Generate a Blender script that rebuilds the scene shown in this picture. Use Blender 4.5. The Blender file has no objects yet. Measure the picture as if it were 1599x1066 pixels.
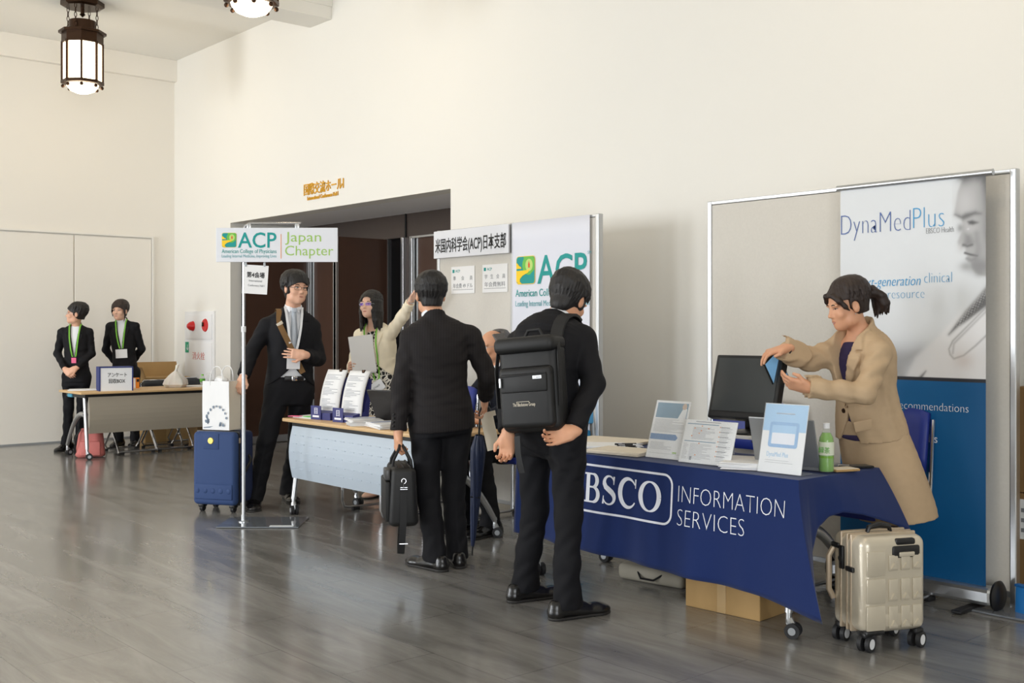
import bpy, bmesh, math, random
import numpy as np
from mathutils import Vector, Matrix, Euler

SC = bpy.context.scene
COL = SC.collection
rad = math.radians
rng = random.Random(7)

# ------------------------------------------------------------------ camera
cam_d = bpy.data.cameras.new('camera')
cam = bpy.data.objects.new('camera', cam_d)
COL.objects.link(cam)
cam.location = (0, 0, 1.36)
cam.rotation_euler = (rad(90), 0, rad(49))
cam_d.sensor_width = 36
cam_d.lens = 1713 / 1599 * 36
cam_d.shift_y = -(533 - 511.5) / 1599
cam_d.clip_start = 0.05
SC.camera = cam

# ------------------------------------------------------------------ world, lights, exposure
world = bpy.data.worlds.new('daylight')
SC.world = world
world.use_nodes = True
wn = world.node_tree.nodes
wn['Background'].inputs[0].default_value = (0.75, 0.87, 1.0, 1)
wn['Background'].inputs[1].default_value = 1.5
SC.view_settings.view_transform = 'Standard'
SC.view_settings.look = 'None'
SC.view_settings.gamma = 1
SC.view_settings.use_curve_mapping = False
SC.view_settings.exposure = -0.52


def area_light(name, loc, rot, sx, sy, power, color):
    l = bpy.data.lights.new(name, 'AREA')
    l.shape = 'RECTANGLE'
    l.size = sx
    l.size_y = sy
    l.energy = power
    l.color = color
    o = bpy.data.objects.new(name, l)
    COL.objects.link(o)
    o.location = loc
    o.rotation_euler = rot
    return o


# daylight coming through the windows of the wall behind the camera
WINX = [(-10.6, 1.7), (-7.6, 1.7), (-4.6, 1.7)]
WINP = [560, 310, 120]
for (wx, ww), pw in zip(WINX, WINP):
    area_light('window_daylight', (wx, -6.15, 1.95), (rad(68), 0, rad(0)), ww - 0.1, 3.0, pw, (0.94, 0.97, 1.0))

# and through the two windows of the end wall
ENDY = [(-3.6, 1.9), (-0.6, 1.9)]
for wy, ww in ENDY:
    area_light('window_daylight', (4.15, wy, 1.95), (rad(72), 0, rad(90)), ww - 0.1, 3.0, 235, (0.95, 0.975, 1.0))


# ------------------------------------------------------------------ materials
def lin(c):
    """sRGB 0..255 -> linear rgba"""
    out = []
    for v in c[:3]:
        v = v / 255.0
        out.append(v / 12.92 if v <= 0.04045 else ((v + 0.055) / 1.055) ** 2.4)
    return (out[0], out[1], out[2], 1.0)


def mat(name, col, rough=0.5, metal=0.0, spec=0.5, noise=0.0, nscale=20.0, bump=0.0, bscale=200.0, coat=0.0,
        sss=0.0, stretch=None, sheen=0.0):
    m = bpy.data.materials.new(name)
    m.use_nodes = True
    nt = m.node_tree
    b = nt.nodes['Principled BSDF']
    c = lin(col)
    b.inputs['Base Color'].default_value = c
    b.inputs['Roughness'].default_value = rough
    b.inputs['Metallic'].default_value = metal
    b.inputs['Specular IOR Level'].default_value = spec
    b.inputs['Coat Weight'].default_value = coat
    if sss:
        b.inputs['Subsurface Weight'].default_value = sss
        b.inputs['Subsurface Radius'].default_value = (0.012, 0.005, 0.003)
        b.inputs['Subsurface Scale'].default_value = 0.5
    if sheen:
        b.inputs['Sheen Weight'].default_value = sheen
        b.inputs['Sheen Roughness'].default_value = 0.5
    if noise or bump:
        tc = nt.nodes.new('ShaderNodeTexCoord')
        mp = nt.nodes.new('ShaderNodeMapping')
        nt.links.new(tc.outputs['Object'], mp.inputs['Vector'])
        if stretch:
            mp.inputs['Scale'].default_value = stretch
    if noise:
        n = nt.nodes.new('ShaderNodeTexNoise')
        n.inputs['Scale'].default_value = nscale
        n.inputs['Detail'].default_value = 4
        nt.links.new(mp.outputs['Vector'], n.inputs['Vector'])
        mx = nt.nodes.new('ShaderNodeMix')
        mx.data_type = 'RGBA'
        mx.inputs['A'].default_value = tuple(x * (1 - noise) for x in c[:3]) + (1,)
        mx.inputs['B'].default_value = tuple(min(1, x * (1 + noise)) for x in c[:3]) + (1,)
        nt.links.new(n.outputs['Fac'], mx.inputs['Factor'])
        nt.links.new(mx.outputs['Result'], b.inputs['Base Color'])
    if bump:
        n2 = nt.nodes.new('ShaderNodeTexNoise')
        n2.inputs['Scale'].default_value = bscale
        n2.inputs['Detail'].default_value = 3
        nt.links.new(mp.outputs['Vector'], n2.inputs['Vector'])
        bp = nt.nodes.new('ShaderNodeBump')
        bp.inputs['Strength'].default_value = bump
        bp.inputs['Distance'].default_value = 0.004
        nt.links.new(n2.outputs['Fac'], bp.inputs['Height'])
        nt.links.new(bp.outputs['Normal'], b.inputs['Normal'])
    return m


def emit_mat(name, col, strength):
    m = mat(name, col, 0.4)
    b = m.node_tree.nodes['Principled BSDF']
    b.inputs['Emission Color'].default_value = lin(col)
    b.inputs['Emission Strength'].default_value = strength
    return m


def clear_mat(name, col=(255, 255, 255), rough=0.03, opacity=0.12):
    """thin clear plastic: transparent with a glossy skin"""
    m = bpy.data.materials.new(name)
    m.use_nodes = True
    nt = m.node_tree
    b = nt.nodes['Principled BSDF']
    b.inputs['Base Color'].default_value = lin(col)
    b.inputs['Roughness'].default_value = rough
    b.inputs['Alpha'].default_value = opacity
    return m


M = {}
M['wall'] = mat('wall_paint', (236, 234, 228), 0.85, spec=0.2, noise=0.012, nscale=1.2, bump=0.05, bscale=60)
M['wall_far'] = mat('back_wall_paint', (238, 234, 226), 0.8, spec=0.2, noise=0.012, nscale=1.0)
M['ceiling'] = mat('ceiling_paint', (238, 236, 230), 0.9, spec=0.1)
M['white'] = mat('white_plastic', (235, 236, 238), 0.45)
M['paper'] = mat('white_paper', (238, 238, 238), 0.7, spec=0.2)
M['paper_cream'] = mat('cream_paper', (226, 216, 198), 0.7, spec=0.2)
M['board'] = mat('sign_board_white', (228, 230, 236), 0.5)
M['pinboard'] = mat('pinboard_cloth', (212, 208, 200), 0.95, spec=0.1, noise=0.05, nscale=90, bump=0.15, bscale=350)
M['cloth_white'] = mat('white_cloth', (226, 228, 238), 0.85, spec=0.1, bump=0.1, bscale=300)
M['alu'] = mat('aluminium', (196, 198, 200), 0.32, 0.9)
M['chrome'] = mat('chrome', (205, 205, 208), 0.14, 1.0)
M['steel_grey'] = mat('grey_steel_paint', (168, 172, 176), 0.35, 0.35)
M['glassy_grey'] = mat('grey_base_plate', (126, 131, 138), 0.08, 0.2, coat=0.4)
M['panel_grey'] = mat('grey_modesty_panel', (160, 152, 138), 0.6, noise=0.03, nscale=300, stretch=(1, 1, 6))
M['panel_blue'] = mat('pale_blue_metal_panel', (186, 198, 210), 0.42, 0.1)
M['wood_top'] = mat('pale_wood_laminate', (214, 178, 130), 0.4, noise=0.08, nscale=8, stretch=(1, 12, 12))
M['black'] = mat('black_plastic', (22, 22, 24), 0.4)
M['dark'] = mat('dark_rubber', (34, 34, 36), 0.6)
M['darkgap'] = mat('dark_gap', (12, 12, 12), 0.8)
M['door'] = mat('dark_brown_door', (76, 53, 42), 0.42, noise=0.08, nscale=6, stretch=(8, 8, 0.7))
M['door_head'] = mat('dark_brown_header', (74, 64, 60), 0.3, 0.3)
M['soffit'] = mat('grey_soffit_paint', (238, 238, 240), 0.6)
M['bronze'] = mat('dark_bronze', (62, 42, 28), 0.35, 0.75)
M['lamp_glass'] = emit_mat('lit_opal_glass', (255, 238, 205), 7.0)
M['navy'] = mat('navy_cloth', (19, 40, 92), 0.8, spec=0.2, bump=0.12, bscale=500, sheen=0.15)
M['cloth_back'] = mat('pale_cloth_underside', (150, 160, 178), 0.8)
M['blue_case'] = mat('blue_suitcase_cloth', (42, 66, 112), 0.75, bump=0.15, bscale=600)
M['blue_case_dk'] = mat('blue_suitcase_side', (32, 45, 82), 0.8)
M['champ'] = mat('champagne_shell', (206, 196, 176), 0.30, 0.25, coat=0.25)
M['champ2'] = mat('champagne_trim', (190, 172, 148), 0.35, 0.3)
M['kraft'] = mat('brown_cardboard', (176, 142, 92), 0.8, noise=0.05, nscale=14)
M['kraft_dk'] = mat('dark_cardboard', (136, 106, 66), 0.8, noise=0.08, nscale=10)
M['blue_chair'] = mat('blue_chair_vinyl', (34, 52, 140), 0.5)
M['black_chair'] = mat('black_chair_vinyl', (36, 38, 44), 0.5)
M['pink_bag'] = mat('pink_bag_cloth', (205, 118, 112), 0.65, noise=0.08, nscale=14, bump=0.3, bscale=40)
M['black_bag'] = mat('black_bag_nylon', (15, 15, 16), 0.55, bump=0.15, bscale=500)
M['strap_black'] = mat('black_webbing', (18, 18, 20), 0.6, bump=0.2, bscale=800)
M['teal'] = mat('teal_print', (0, 150, 146), 0.6)
M['teal_soft'] = mat('soft_teal_print', (108, 172, 180), 0.6)
M['green_print'] = mat('green_print', (160, 200, 96), 0.6)
M['leaf_green'] = mat('leaf_green_print', (106, 190, 74), 0.6)
M['lime_light'] = mat('light_lime_print', (190, 218, 120), 0.6)
M['yellow'] = mat('yellow_print', (250, 208, 30), 0.6)
M['flame'] = mat('flame_print', (226, 80, 40), 0.6)
M['black_print'] = mat('black_print', (24, 24, 26), 0.6)
M['grey_print'] = mat('grey_print', (128, 130, 134), 0.6)
M['white_print'] = mat('white_print', (232, 234, 242), 0.6)
M['gold_print'] = mat('gold_lettering', (222, 166, 40), 0.4, 0.2)
M['red'] = mat('red_plastic', (205, 28, 30), 0.3)
M['red_print'] = mat('faded_red_print', (214, 130, 122), 0.6)
M['orange'] = mat('orange_print', (238, 140, 30), 0.5)
M['sky_print'] = mat('sky_blue_print', (92, 168, 214), 0.6)
M['dyna_a'] = mat('slate_blue_print', (84, 108, 168), 0.6)
M['dyna_b'] = mat('bright_blue_print', (66, 160, 214), 0.6)
M['deep_blue'] = mat('deep_blue_print', (0, 80, 140), 0.55)
M['banner_light'] = mat('banner_light_print', (222, 227, 231), 0.55)
M['screen'] = mat('monitor_screen', (58, 62, 64), 0.28)
M['monitor'] = mat('monitor_black', (26, 27, 29), 0.35)
M['tea'] = mat('green_tea', (112, 172, 30), 0.15, coat=0.5)
M['tea_label'] = mat('bottle_label_white', (222, 228, 206), 0.4)
M['clear'] = clear_mat('clear_acrylic', (240, 246, 250), 0.05, 0.14)
M['clear_bottle'] = clear_mat('clear_bottle', (235, 245, 240), 0.06, 0.14)
M['bag_film'] = mat('white_plastic_bag', (236, 234, 230), 0.4, sss=0.2)
M['laptop_black'] = mat('laptop_black', (44, 42, 42), 0.38)
M['laptop_silver'] = mat('laptop_silver', (158, 160, 162), 0.35, 0.5)
M['umbrella'] = mat('navy_umbrella_cloth', (30, 42, 72), 0.5, spec=0.5)
M['pink_note'] = mat('pink_note', (240, 110, 150), 0.6)
M['green_note'] = mat('green_note', (120, 214, 110), 0.6)


# ------------------------------------------------------------------ mesh helpers
class MB:
    def __init__(self):
        self.bm = bmesh.new()

    def _add(self, verts, faces, Mx=None):
        vs = [self.bm.verts.new(Mx @ Vector(v) if Mx is not None else Vector(v)) for v in verts]
        for f in faces:
            try:
                self.bm.faces.new([vs[i] for i in f])
            except ValueError:
                pass
        return vs

    def box(self, c, size, rot=None, bev=0.0, seg=2, taper=None):
        """c centre, size full; rot Matrix 3x3 or euler tuple; taper = (x, y) scale of the top face"""
        t = bmesh.new()
        bmesh.ops.create_cube(t, size=1.0)
        for v in t.verts:
            k = (1, 1)
            if taper and v.co.z > 0:
                k = taper
            v.co = Vector((v.co.x * size[0] * k[0], v.co.y * size[1] * k[1], v.co.z * size[2]))
        if bev:
            bmesh.ops.bevel(t, geom=t.edges[:], offset=bev, segments=seg, profile=0.5, affect='EDGES')
        R = Matrix.Identity(3)
        if rot is not None:
            R = rot if isinstance(rot, Matrix) else Euler(rot).to_matrix()
        for v in t.verts:
            v.co = R @ v.co + Vector(c)
        self._merge(t)
        return self

    def _merge(self, t):
        me = bpy.data.meshes.new('tmp')
        t.to_mesh(me)
        t.free()
        self.bm.from_mesh(me)
        bpy.data.meshes.remove(me)

    def tube(self, pts, r, seg=10, closed=False, flat=None, up=None, caps=True):
        """tube along pts; r radius or list; flat=(w,h) gives a rectangular strap section"""
        pts = [Vector(p) for p in pts]
        n = len(pts)
        rr = r if isinstance(r, (list, tuple)) else [r] * n
        ups = up if isinstance(up, list) else None
        if ups:
            up = ups[0]
        tang = []
        for i in range(n):
            if closed:
                t = pts[(i + 1) % n] - pts[(i - 1) % n]
            else:
                t = pts[min(i + 1, n - 1)] - pts[max(i - 1, 0)]
            tang.append(t.normalized())
        if up is None:
            up = Vector((0, 0, 1)) if abs(tang[0].z) < 0.9 else Vector((1, 0, 0))
        nrm = (Vector(up) - tang[0] * tang[0].dot(Vector(up))).normalized()
        rings = []
        for i in range(n):
            t = tang[i]
            if up is not None and flat:
                u_ = Vector(ups[i] if ups else up)
                q = u_ - t * t.dot(u_)
                if q.length > 0.05:
                    nrm = q.normalized()
            nrm = (nrm - t * nrm.dot(t)).normalized()
            bi = t.cross(nrm)
            ring = []
            if flat:
                w, h = flat
                for a, b in ((-.5, -.5), (.5, -.5), (.5, .5), (-.5, .5)):
                    ring.append(self.bm.verts.new(pts[i] + bi * a * w + nrm * b * h))
            else:
                for k in range(seg):
                    a = 2 * math.pi * k / seg
                    ring.append(self.bm.verts.new(pts[i] + (nrm * math.cos(a) + bi * math.sin(a)) * rr[i]))
            rings.append(ring)
        m = len(rings[0])
        for i in range(n - 1 + (1 if closed else 0)):
            A, B = rings[i], rings[(i + 1) % n]
            for k in range(m):
                try:
                    self.bm.faces.new((A[k], A[(k + 1) % m], B[(k + 1) % m], B[k]))
                except ValueError:
                    pass
        if not closed and caps:
            try:
                self.bm.faces.new(rings[0][::-1])
                self.bm.faces.new(rings[-1])
            except ValueError:
                pass
        return self

    def cyl(self, p0, p1, r, seg=16, r2=None):
        return self.tube([p0, p1], [r, r if r2 is None else r2], seg)

    def lathe(self, prof, c=(0, 0, 0), seg=24, R=None, a0=0.0):
        """prof list of (radius, z)"""
        c = Vector(c)
        rings = []
        for (r, z) in prof:
            ring = []
            if r < 1e-6:
                v = Vector((0, 0, z))
                ring = [self.bm.verts.new(c + (R @ v if R else v))]
            else:
                for k in range(seg):
                    a = a0 + 2 * math.pi * k / seg
                    v = Vector((r * math.cos(a), r * math.sin(a), z))
                    ring.append(self.bm.verts.new(c + (R @ v if R else v)))
            rings.append(ring)
        for A, B in zip(rings[:-1], rings[1:]):
            for k in range(seg):
                k2 = (k + 1) % seg
                a = [A[k], A[k2]] if len(A) > 1 else [A[0]]
                b = [B[k2], B[k]] if len(B) > 1 else [B[0]]
                f = a + b
                if len(f) > 2:
                    try:
                        self.bm.faces.new(f)
                    except ValueError:
                        pass
        if len(rings[0]) > 1:
            self.bm.faces.new(rings[0][::-1])
        if len(rings[-1]) > 1:
            self.bm.faces.new(rings[-1])
        return self

    def ball(self, c, r, seg=16, sc=(1, 1, 1)):
        t = bmesh.new()
        bmesh.ops.create_uvsphere(t, u_segments=seg, v_segments=max(6, seg // 2), radius=r)
        for v in t.verts:
            v.co = Vector((v.co.x * sc[0], v.co.y * sc[1], v.co.z * sc[2])) + Vector(c)
        self._merge(t)
        return self

    def prism(self, poly, depth, Mx=None):
        """poly: 2D outline (x, y) extruded from z=0 to z=depth, placed by matrix Mx"""
        n = len(poly)
        if sum(poly[i][0] * poly[(i + 1) % n][1] - poly[(i + 1) % n][0] * poly[i][1] for i in range(n)) < 0:
            poly = poly[::-1]
        vs = [(x, y, 0) for x, y in poly] + [(x, y, depth) for x, y in poly]
        fs = [tuple(range(n))[::-1], tuple(range(n, 2 * n))]
        for i in range(n):
            j = (i + 1) % n
            fs.append((i, j, n + j, n + i))
        self._add(vs, fs, Mx)
        return self

    def grid(self, fn, nu, nv, thick=0.0):
        """surface fn(u, v)->xyz over the unit square"""
        vs = [[self.bm.verts.new(Vector(fn(i / nu, j / nv))) for j in range(nv + 1)] for i in range(nu + 1)]
        for i in range(nu):
            for j in range(nv):
                self.bm.faces.new((vs[i][j], vs[i + 1][j], vs[i + 1][j + 1], vs[i][j + 1]))
        return self

    def build(self, name, m, parent=None, smooth=True, angle=40, loc=None, fix=True):
        if fix:
            bmesh.ops.recalc_face_normals(self.bm, faces=self.bm.faces[:])
        me = bpy.data.meshes.new(name)
        self.bm.to_mesh(me)
        self.bm.free()
        o = bpy.data.objects.new(name, me)
        COL.objects.link(o)
        me.materials.append(m if not isinstance(m, str) else M[m])
        if smooth:
            for p in me.polygons:
                p.use_smooth = True
            me.set_sharp_from_angle(angle=rad(angle))
        if parent is not None:
            o.parent = parent
        if loc is not None:
            o.location = loc
        return o


def tag(o, label, cat, group=None):
    o['label'] = label
    o['category'] = cat
    if group:
        o['group'] = group
    return o


def thing(name, label, cat, loc=(0, 0, 0), rz=0.0, group=None):
    o = bpy.data.objects.new(name, None)
    COL.objects.link(o)
    o.empty_display_size = 0.1
    o.location = loc
    o.rotation_euler = (0, 0, rad(rz))
    return tag(o, label, cat, group)


def struct(o):
    o['kind'] = 'structure'
    return o


def dup(root, loc, rz, label, group=None):
    r = root.copy()
    COL.objects.link(r)
    r.location = loc
    r.rotation_euler = (0, 0, rad(rz))
    r['label'] = label
    if group:
        r['group'] = group
    for ch in list(root.children):
        c = ch.copy()
        COL.objects.link(c)
        c.parent = r
        for g in ch.children:
            d = g.copy()
            COL.objects.link(d)
            d.parent = c
    return r


def text(body, size, m, parent, loc, rot=(90, 0, 0), xs=1.0, ext=0.0005, align='LEFT', bold=0.0, shear=0.0, name='lettering',
         spacing=1.0, line=1.0, fit=None):
    """flat raised lettering; local x right, y up; fit = target width"""
    cu = bpy.data.curves.new('lettering', 'FONT')
    cu.body = body
    cu.size = size
    cu.extrude = ext
    cu.align_x = align
    cu.offset = bold
    cu.shear = shear
    cu.space_character = spacing
    cu.space_line = line
    cu.resolution_u = 3
    t = bpy.data.objects.new('lettering', cu)
    COL.objects.link(t)
    bpy.context.view_layer.update()
    dg = bpy.context.evaluated_depsgraph_get()
    me = bpy.data.meshes.new_from_object(t.evaluated_get(dg))
    bpy.data.objects.remove(t)
    bpy.data.curves.remove(cu)
    if fit:
        xsv = [v.co.x for v in me.vertices]
        w = max(xsv) - min(xsv)
        xs = fit / w
        x0 = min(xsv) if align == 'LEFT' else 0
        for v in me.vertices:
            v.co.x -= x0
    for v in me.vertices:
        v.co.x *= xs
    me.materials.clear()
    me.materials.append(M[m] if isinstance(m, str) else m)
    me.name = name
    o = bpy.data.objects.new(name, me)
    COL.objects.link(o)
    o.parent = parent
    o.location = loc
    o.rotation_euler = tuple(rad(a) for a in rot)
    return o


UP = Matrix.Rotation(rad(90), 4, 'X')      # local sheet: x right, y -> world z, faces -y


def at(x, y, z):
    return Matrix.Translation((x, y, z)) @ UP
# ================================================================== the room
XB, YW, YF, XE, ZC = -13.34, 5.91, -6.0, 4.0, 4.74


def floor_material():
    m = bpy.data.materials.new('polished_grey_stone_floor')
    m.use_nodes = True
    nt = m.node_tree
    N, L = nt.nodes, nt.links
    b = N['Principled BSDF']
    tc = N.new('ShaderNodeTexCoord')
    mp = N.new('ShaderNodeMapping')
    mp.inputs['Scale'].default_value = (0.55, 3.2, 1)
    mp.inputs['Rotation'].default_value = (0, 0, rad(-8))
    L.new(tc.outputs['Object'], mp.inputs['Vector'])
    n1 = N.new('ShaderNodeTexNoise')
    n1.inputs['Scale'].default_value = 2.2
    n1.inputs['Detail'].default_value = 9
    n1.inputs['Roughness'].default_value = 0.62
    n1.inputs['Distortion'].default_value = 0.6
    L.new(mp.outputs['Vector'], n1.inputs['Vector'])
    cr = N.new('ShaderNodeValToRGB')
    cr.color_ramp.elements[0].position = 0.3
    cr.color_ramp.elements[0].color = lin((110, 108, 104))
    cr.color_ramp.elements[1].position = 0.72
    cr.color_ramp.elements[1].color = lin((152, 150, 146))
    L.new(n1.outputs['Fac'], cr.inputs['Fac'])
    # pale scuffs and veins
    mp2 = N.new('ShaderNodeMapping')
    mp2.inputs['Scale'].default_value = (0.8, 5.0, 1)
    mp2.inputs['Rotation'].default_value = (0, 0, rad(-12))
    L.new(tc.outputs['Object'], mp2.inputs['Vector'])
    n2 = N.new('ShaderNodeTexNoise')
    n2.inputs['Scale'].default_value = 5.0
    n2.inputs['Detail'].default_value = 10
    n2.inputs['Roughness'].default_value = 0.75
    L.new(mp2.outputs['Vector'], n2.inputs['Vector'])
    c2 = N.new('ShaderNodeValToRGB')
    c2.color_ramp.elements[0].position = 0.62
    c2.color_ramp.elements[0].color = (0, 0, 0, 1)
    c2.color_ramp.elements[1].position = 0.78
    c2.color_ramp.elements[1].color = (0.55, 0.55, 0.55, 1)
    L.new(n2.outputs['Fac'], c2.inputs['Fac'])
    mx = N.new('ShaderNodeMix')
    mx.data_type = 'RGBA'
    mx.inputs['B'].default_value = lin((186, 182, 174))
    L.new(c2.outputs['Color'], mx.inputs['Factor'])
    L.new(cr.outputs['Color'], mx.inputs['A'])
    # thin dark scratches / slab joints
    br = N.new('ShaderNodeTexBrick')
    br.inputs['Scale'].default_value = 1.0
    br.inputs['Mortar Size'].default_value = 0.0025
    br.inputs['Brick Width'].default_value = 0.92
    br.inputs['Row Height'].default_value = 0.46
    br.inputs['Color1'].default_value = (1, 1, 1, 1)
    br.inputs['Color2'].default_value = (0.9, 0.9, 0.9, 1)
    br.inputs['Mortar'].default_value = (0.6, 0.6, 0.6, 1)
    L.new(tc.outputs['Object'], br.inputs['Vector'])
    ml = N.new('ShaderNodeMix')
    ml.data_type = 'RGBA'
    ml.blend_type = 'MULTIPLY'
    ml.inputs['Factor'].default_value = 1.0
    L.new(mx.outputs['Result'], ml.inputs['A'])
    L.new(br.outputs['Color'], ml.inputs['B'])
    L.new(ml.outputs['Result'], b.inputs['Base Color'])
    mr = N.new('ShaderNodeMapRange')
    mr.inputs['To Min'].default_value = 0.15
    mr.inputs['To Max'].default_value = 0.32
    L.new(n1.outputs['Fac'], mr.inputs['Value'])
    L.new(mr.outputs['Result'], b.inputs['Roughness'])
    b.inputs['Specular IOR Level'].default_value = 0.7
    b.inputs['Coat Weight'].default_value = 0.35
    b.inputs['Coat Roughness'].default_value = 0.12
    return m


M['floor'] = floor_material()
struct(MB().box(((XB + XE) / 2, (YF + 8.3) / 2, -0.05), (XE - XB + 0.4, 8.3 - YF + 0.4, 0.1)).build('floor', 'floor', smooth=False))
struct(MB().box(((XB + XE) / 2, (YF + YW) / 2, ZC + 0.05), (XE - XB + 0.4, YW - YF + 0.4, 0.1)).build('ceiling', 'ceiling', smooth=False))
# long wall with the deep doorway recess
DX0, DX1, DZ, DY = -11.8, -7.62, 2.58, 6.86
b = MB()
b.box(((XB + DX0) / 2, YW + 0.1, ZC / 2), (DX0 - XB, 0.2, ZC))
b.box(((DX1 + XE) / 2, YW + 0.1, ZC / 2), (XE - DX1, 0.2, ZC))
b.box(((DX0 + DX1) / 2, YW + 0.1, (DZ + ZC) / 2), (DX1 - DX0, 0.2, ZC - DZ))
struct(b.build('wall_right', 'wall', smooth=False))
b = MB()
b.box((DX0 - 0.05, (YW + 0.2 + DY) / 2, DZ / 2), (0.1, DY - YW - 0.2, DZ))
b.box((DX1 + 0.05, (YW + 0.2 + DY) / 2, DZ / 2), (0.1, DY - YW - 0.2, DZ))
struct(b.build('trim_1', 'wall', smooth=False))           # side faces of the recess
struct(MB().box(((DX0 + DX1) / 2, (YW + 0.2 + DY) / 2 + 0.05, DZ + 0.05), (DX1 - DX0 + 0.2, DY - YW + 0.2, 0.1)).build('trim_2', 'soffit', smooth=False))
# back wall with a shallow header beam and large flush panel doors
struct(MB().box((XB - 0.1, (YF + YW) / 2, ZC / 2), (0.2, YW - YF + 0.4, ZC)).build('wall_back', 'wall_far', smooth=False))
struct(MB().box((XB + 0.04, (YF + YW) / 2, (4.47 + ZC) / 2), (0.08, YW - YF, ZC - 4.47), bev=0.004).build('trim_3', 'wall_far', smooth=False))
for i, (y0, y1) in enumerate([(-0.4, 1.2), (1.215, 2.9), (2.915, 4.64), (4.655, 5.60)]):
    struct(MB().box((XB + 0.0125, (y0 + y1) / 2, 1.235), (0.025, y1 - y0, 2.46), bev=0.004).build('door_%d' % (i + 1), 'wall_far', smooth=False))
b = MB()
b.box((XB + 0.02, 2.6, 2.49), (0.04, 6.04, 0.02))
b.box((XB + 0.02, 5.615, 1.24), (0.04, 0.02, 2.48))
struct(b.build('trim_4', 'wall', smooth=False))
struct(MB().box((XB + 0.015, (YF + YW) / 2, 0.01), (0.03, YW - YF, 0.02)).build('baseboard_back', 'steel_grey', smooth=False))
# ceiling beams across the hall
for i, bx in enumerate((-9.58, -5.2, -0.8)):
    b = MB()
    b.box((bx - 0.21, (YF + YW) / 2, (4.48 + ZC) / 2), (0.42, YW - YF, ZC - 4.48), bev=0.004)
    b.box((bx - 0.21, (YF + YW) / 2, 4.605 + 0.0675), (0.45, YW - YF, ZC - 4.605), bev=0.004)
    struct(b.build('trim_%d' % (5 + i), 'wall', smooth=False))
# end wall and window wall behind the camera
b = MB()
edges = [YF - 0.2]
for wy, ww in ENDY:
    edges += [wy - ww / 2, wy + ww / 2]
edges.append(YW + 0.2)
for k in range(0, len(edges), 2):
    b.box((XE + 0.1, (edges[k] + edges[k + 1]) / 2, ZC / 2), (0.2, edges[k + 1] - edges[k], ZC))
for wy, ww in ENDY:
    b.box((XE + 0.1, wy, 0.2), (0.2, ww, 0.4))
    b.box((XE + 0.1, wy, (3.5 + ZC) / 2), (0.2, ww, ZC - 3.5))
struct(b.build('wall_end', 'wall', smooth=False))
b = MB()
edges = [XB]
for wx, ww in WINX:
    edges += [wx - ww / 2, wx + ww / 2]
edges.append(XE)
for k in range(0, len(edges), 2):
    b.box(((edges[k] + edges[k + 1]) / 2, YF - 0.1, ZC / 2), (edges[k + 1] - edges[k], 0.2, ZC))
for wx, ww in WINX:
    b.box((wx, YF - 0.1, 0.2), (ww, 0.2, 0.4))
    b.box((wx, YF - 0.1, (3.5 + ZC) / 2), (ww, 0.2, ZC - 3.5))
struct(b.build('wall_left', 'wall', smooth=False))
for i, (wx, ww) in enumerate(WINX):
    b = MB()
    for xx in (-ww / 2 + 0.03, ww / 2 - 0.03):
        b.box((wx + xx, YF - 0.06, 1.95), (0.06, 0.06, 3.1))
    for zz in (0.43, 3.47):
        b.box((wx, YF - 0.06, zz), (ww, 0.06, 0.06))
    struct(b.build('window_%d' % (i + 1), 'alu', smooth=False))

# dark doors in the recess
b = MB()
b.box(((DX0 + DX1) / 2, DY + 0.05, (2.33 + DZ) / 2), (DX1 - DX0, 0.1, DZ - 2.33))
struct(b.build('trim_8', 'door_head', smooth=False))
b = MB()
b.box((-8.05, DY - 0.004, 2.455), (0.02, 0.02, 0.25))
b.box((-9.62, DY - 0.004, 2.455), (0.02, 0.02, 0.25))
struct(b.build('trim_9', 'darkgap', smooth=False))
b = MB()
for px in (-11.62, -10.02, -9.66, -9.50):
    b.box((px, DY + 0.02, 1.165), (0.045, 0.1, 2.33), bev=0.004)
b.box((-8.6, DY + 0.02, 2.32), (1.8, 0.1, 0.02))
struct(b.build('trim_10', 'alu', smooth=False))
struct(MB().box((-9.58, DY + 0.05, 1.165), (0.13, 0.08, 2.33)).build('trim_11', 'door_head', smooth=False))


def door_leaf(n, c, sx, sy, h=2.31):
    o = struct(MB().box((0, 0, h / 2 + 0.01), (sx, sy, h), bev=0.004).build('door_%d' % n, 'door', smooth=False, loc=(c[0], c[1], 0)))
    f = MB()
    t = 0.028
    if sx > sy:
        for s in (-1, 1):
            f.box((s * (sx / 2 - t / 2), 0, h / 2 + 0.01), (t, sy + 0.012, h))
        f.box((0, 0, 0.05), (sx, sy + 0.012, 0.08))
    else:
        for s in (-1, 1):
            f.box((0, s * (sy / 2 - t / 2), h / 2 + 0.01), (sx + 0.012, t, h))
        f.box((0, 0, 0.05), (sx + 0.012, sy, 0.08))
    f.build('door_frame', 'alu', o, smooth=False)
    return o


door_leaf(5, (-11.68, 6.43), 0.05, 0.86)                    # stands open against the left side of the recess
door_leaf(6, (-11.15, DY + 0.05), 0.86, 0.05)
door_leaf(7, (-10.36, DY + 0.05), 0.62, 0.05)
door_leaf(8, (-9.93, 6.50), 0.05, 0.68)                     # second leaf standing open
door_leaf(9, (-8.95, DY + 0.05), 1.02, 0.05)
door_leaf(10, (-8.03, DY + 0.05), 0.8, 0.05)
struct(MB().box(((DX0 + DX1) / 2, DY + 0.4, 1.4), (DX1 - DX0 + 0.3, 0.06, 2.8)).build('wall_beyond', 'door_head', smooth=False))


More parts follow.
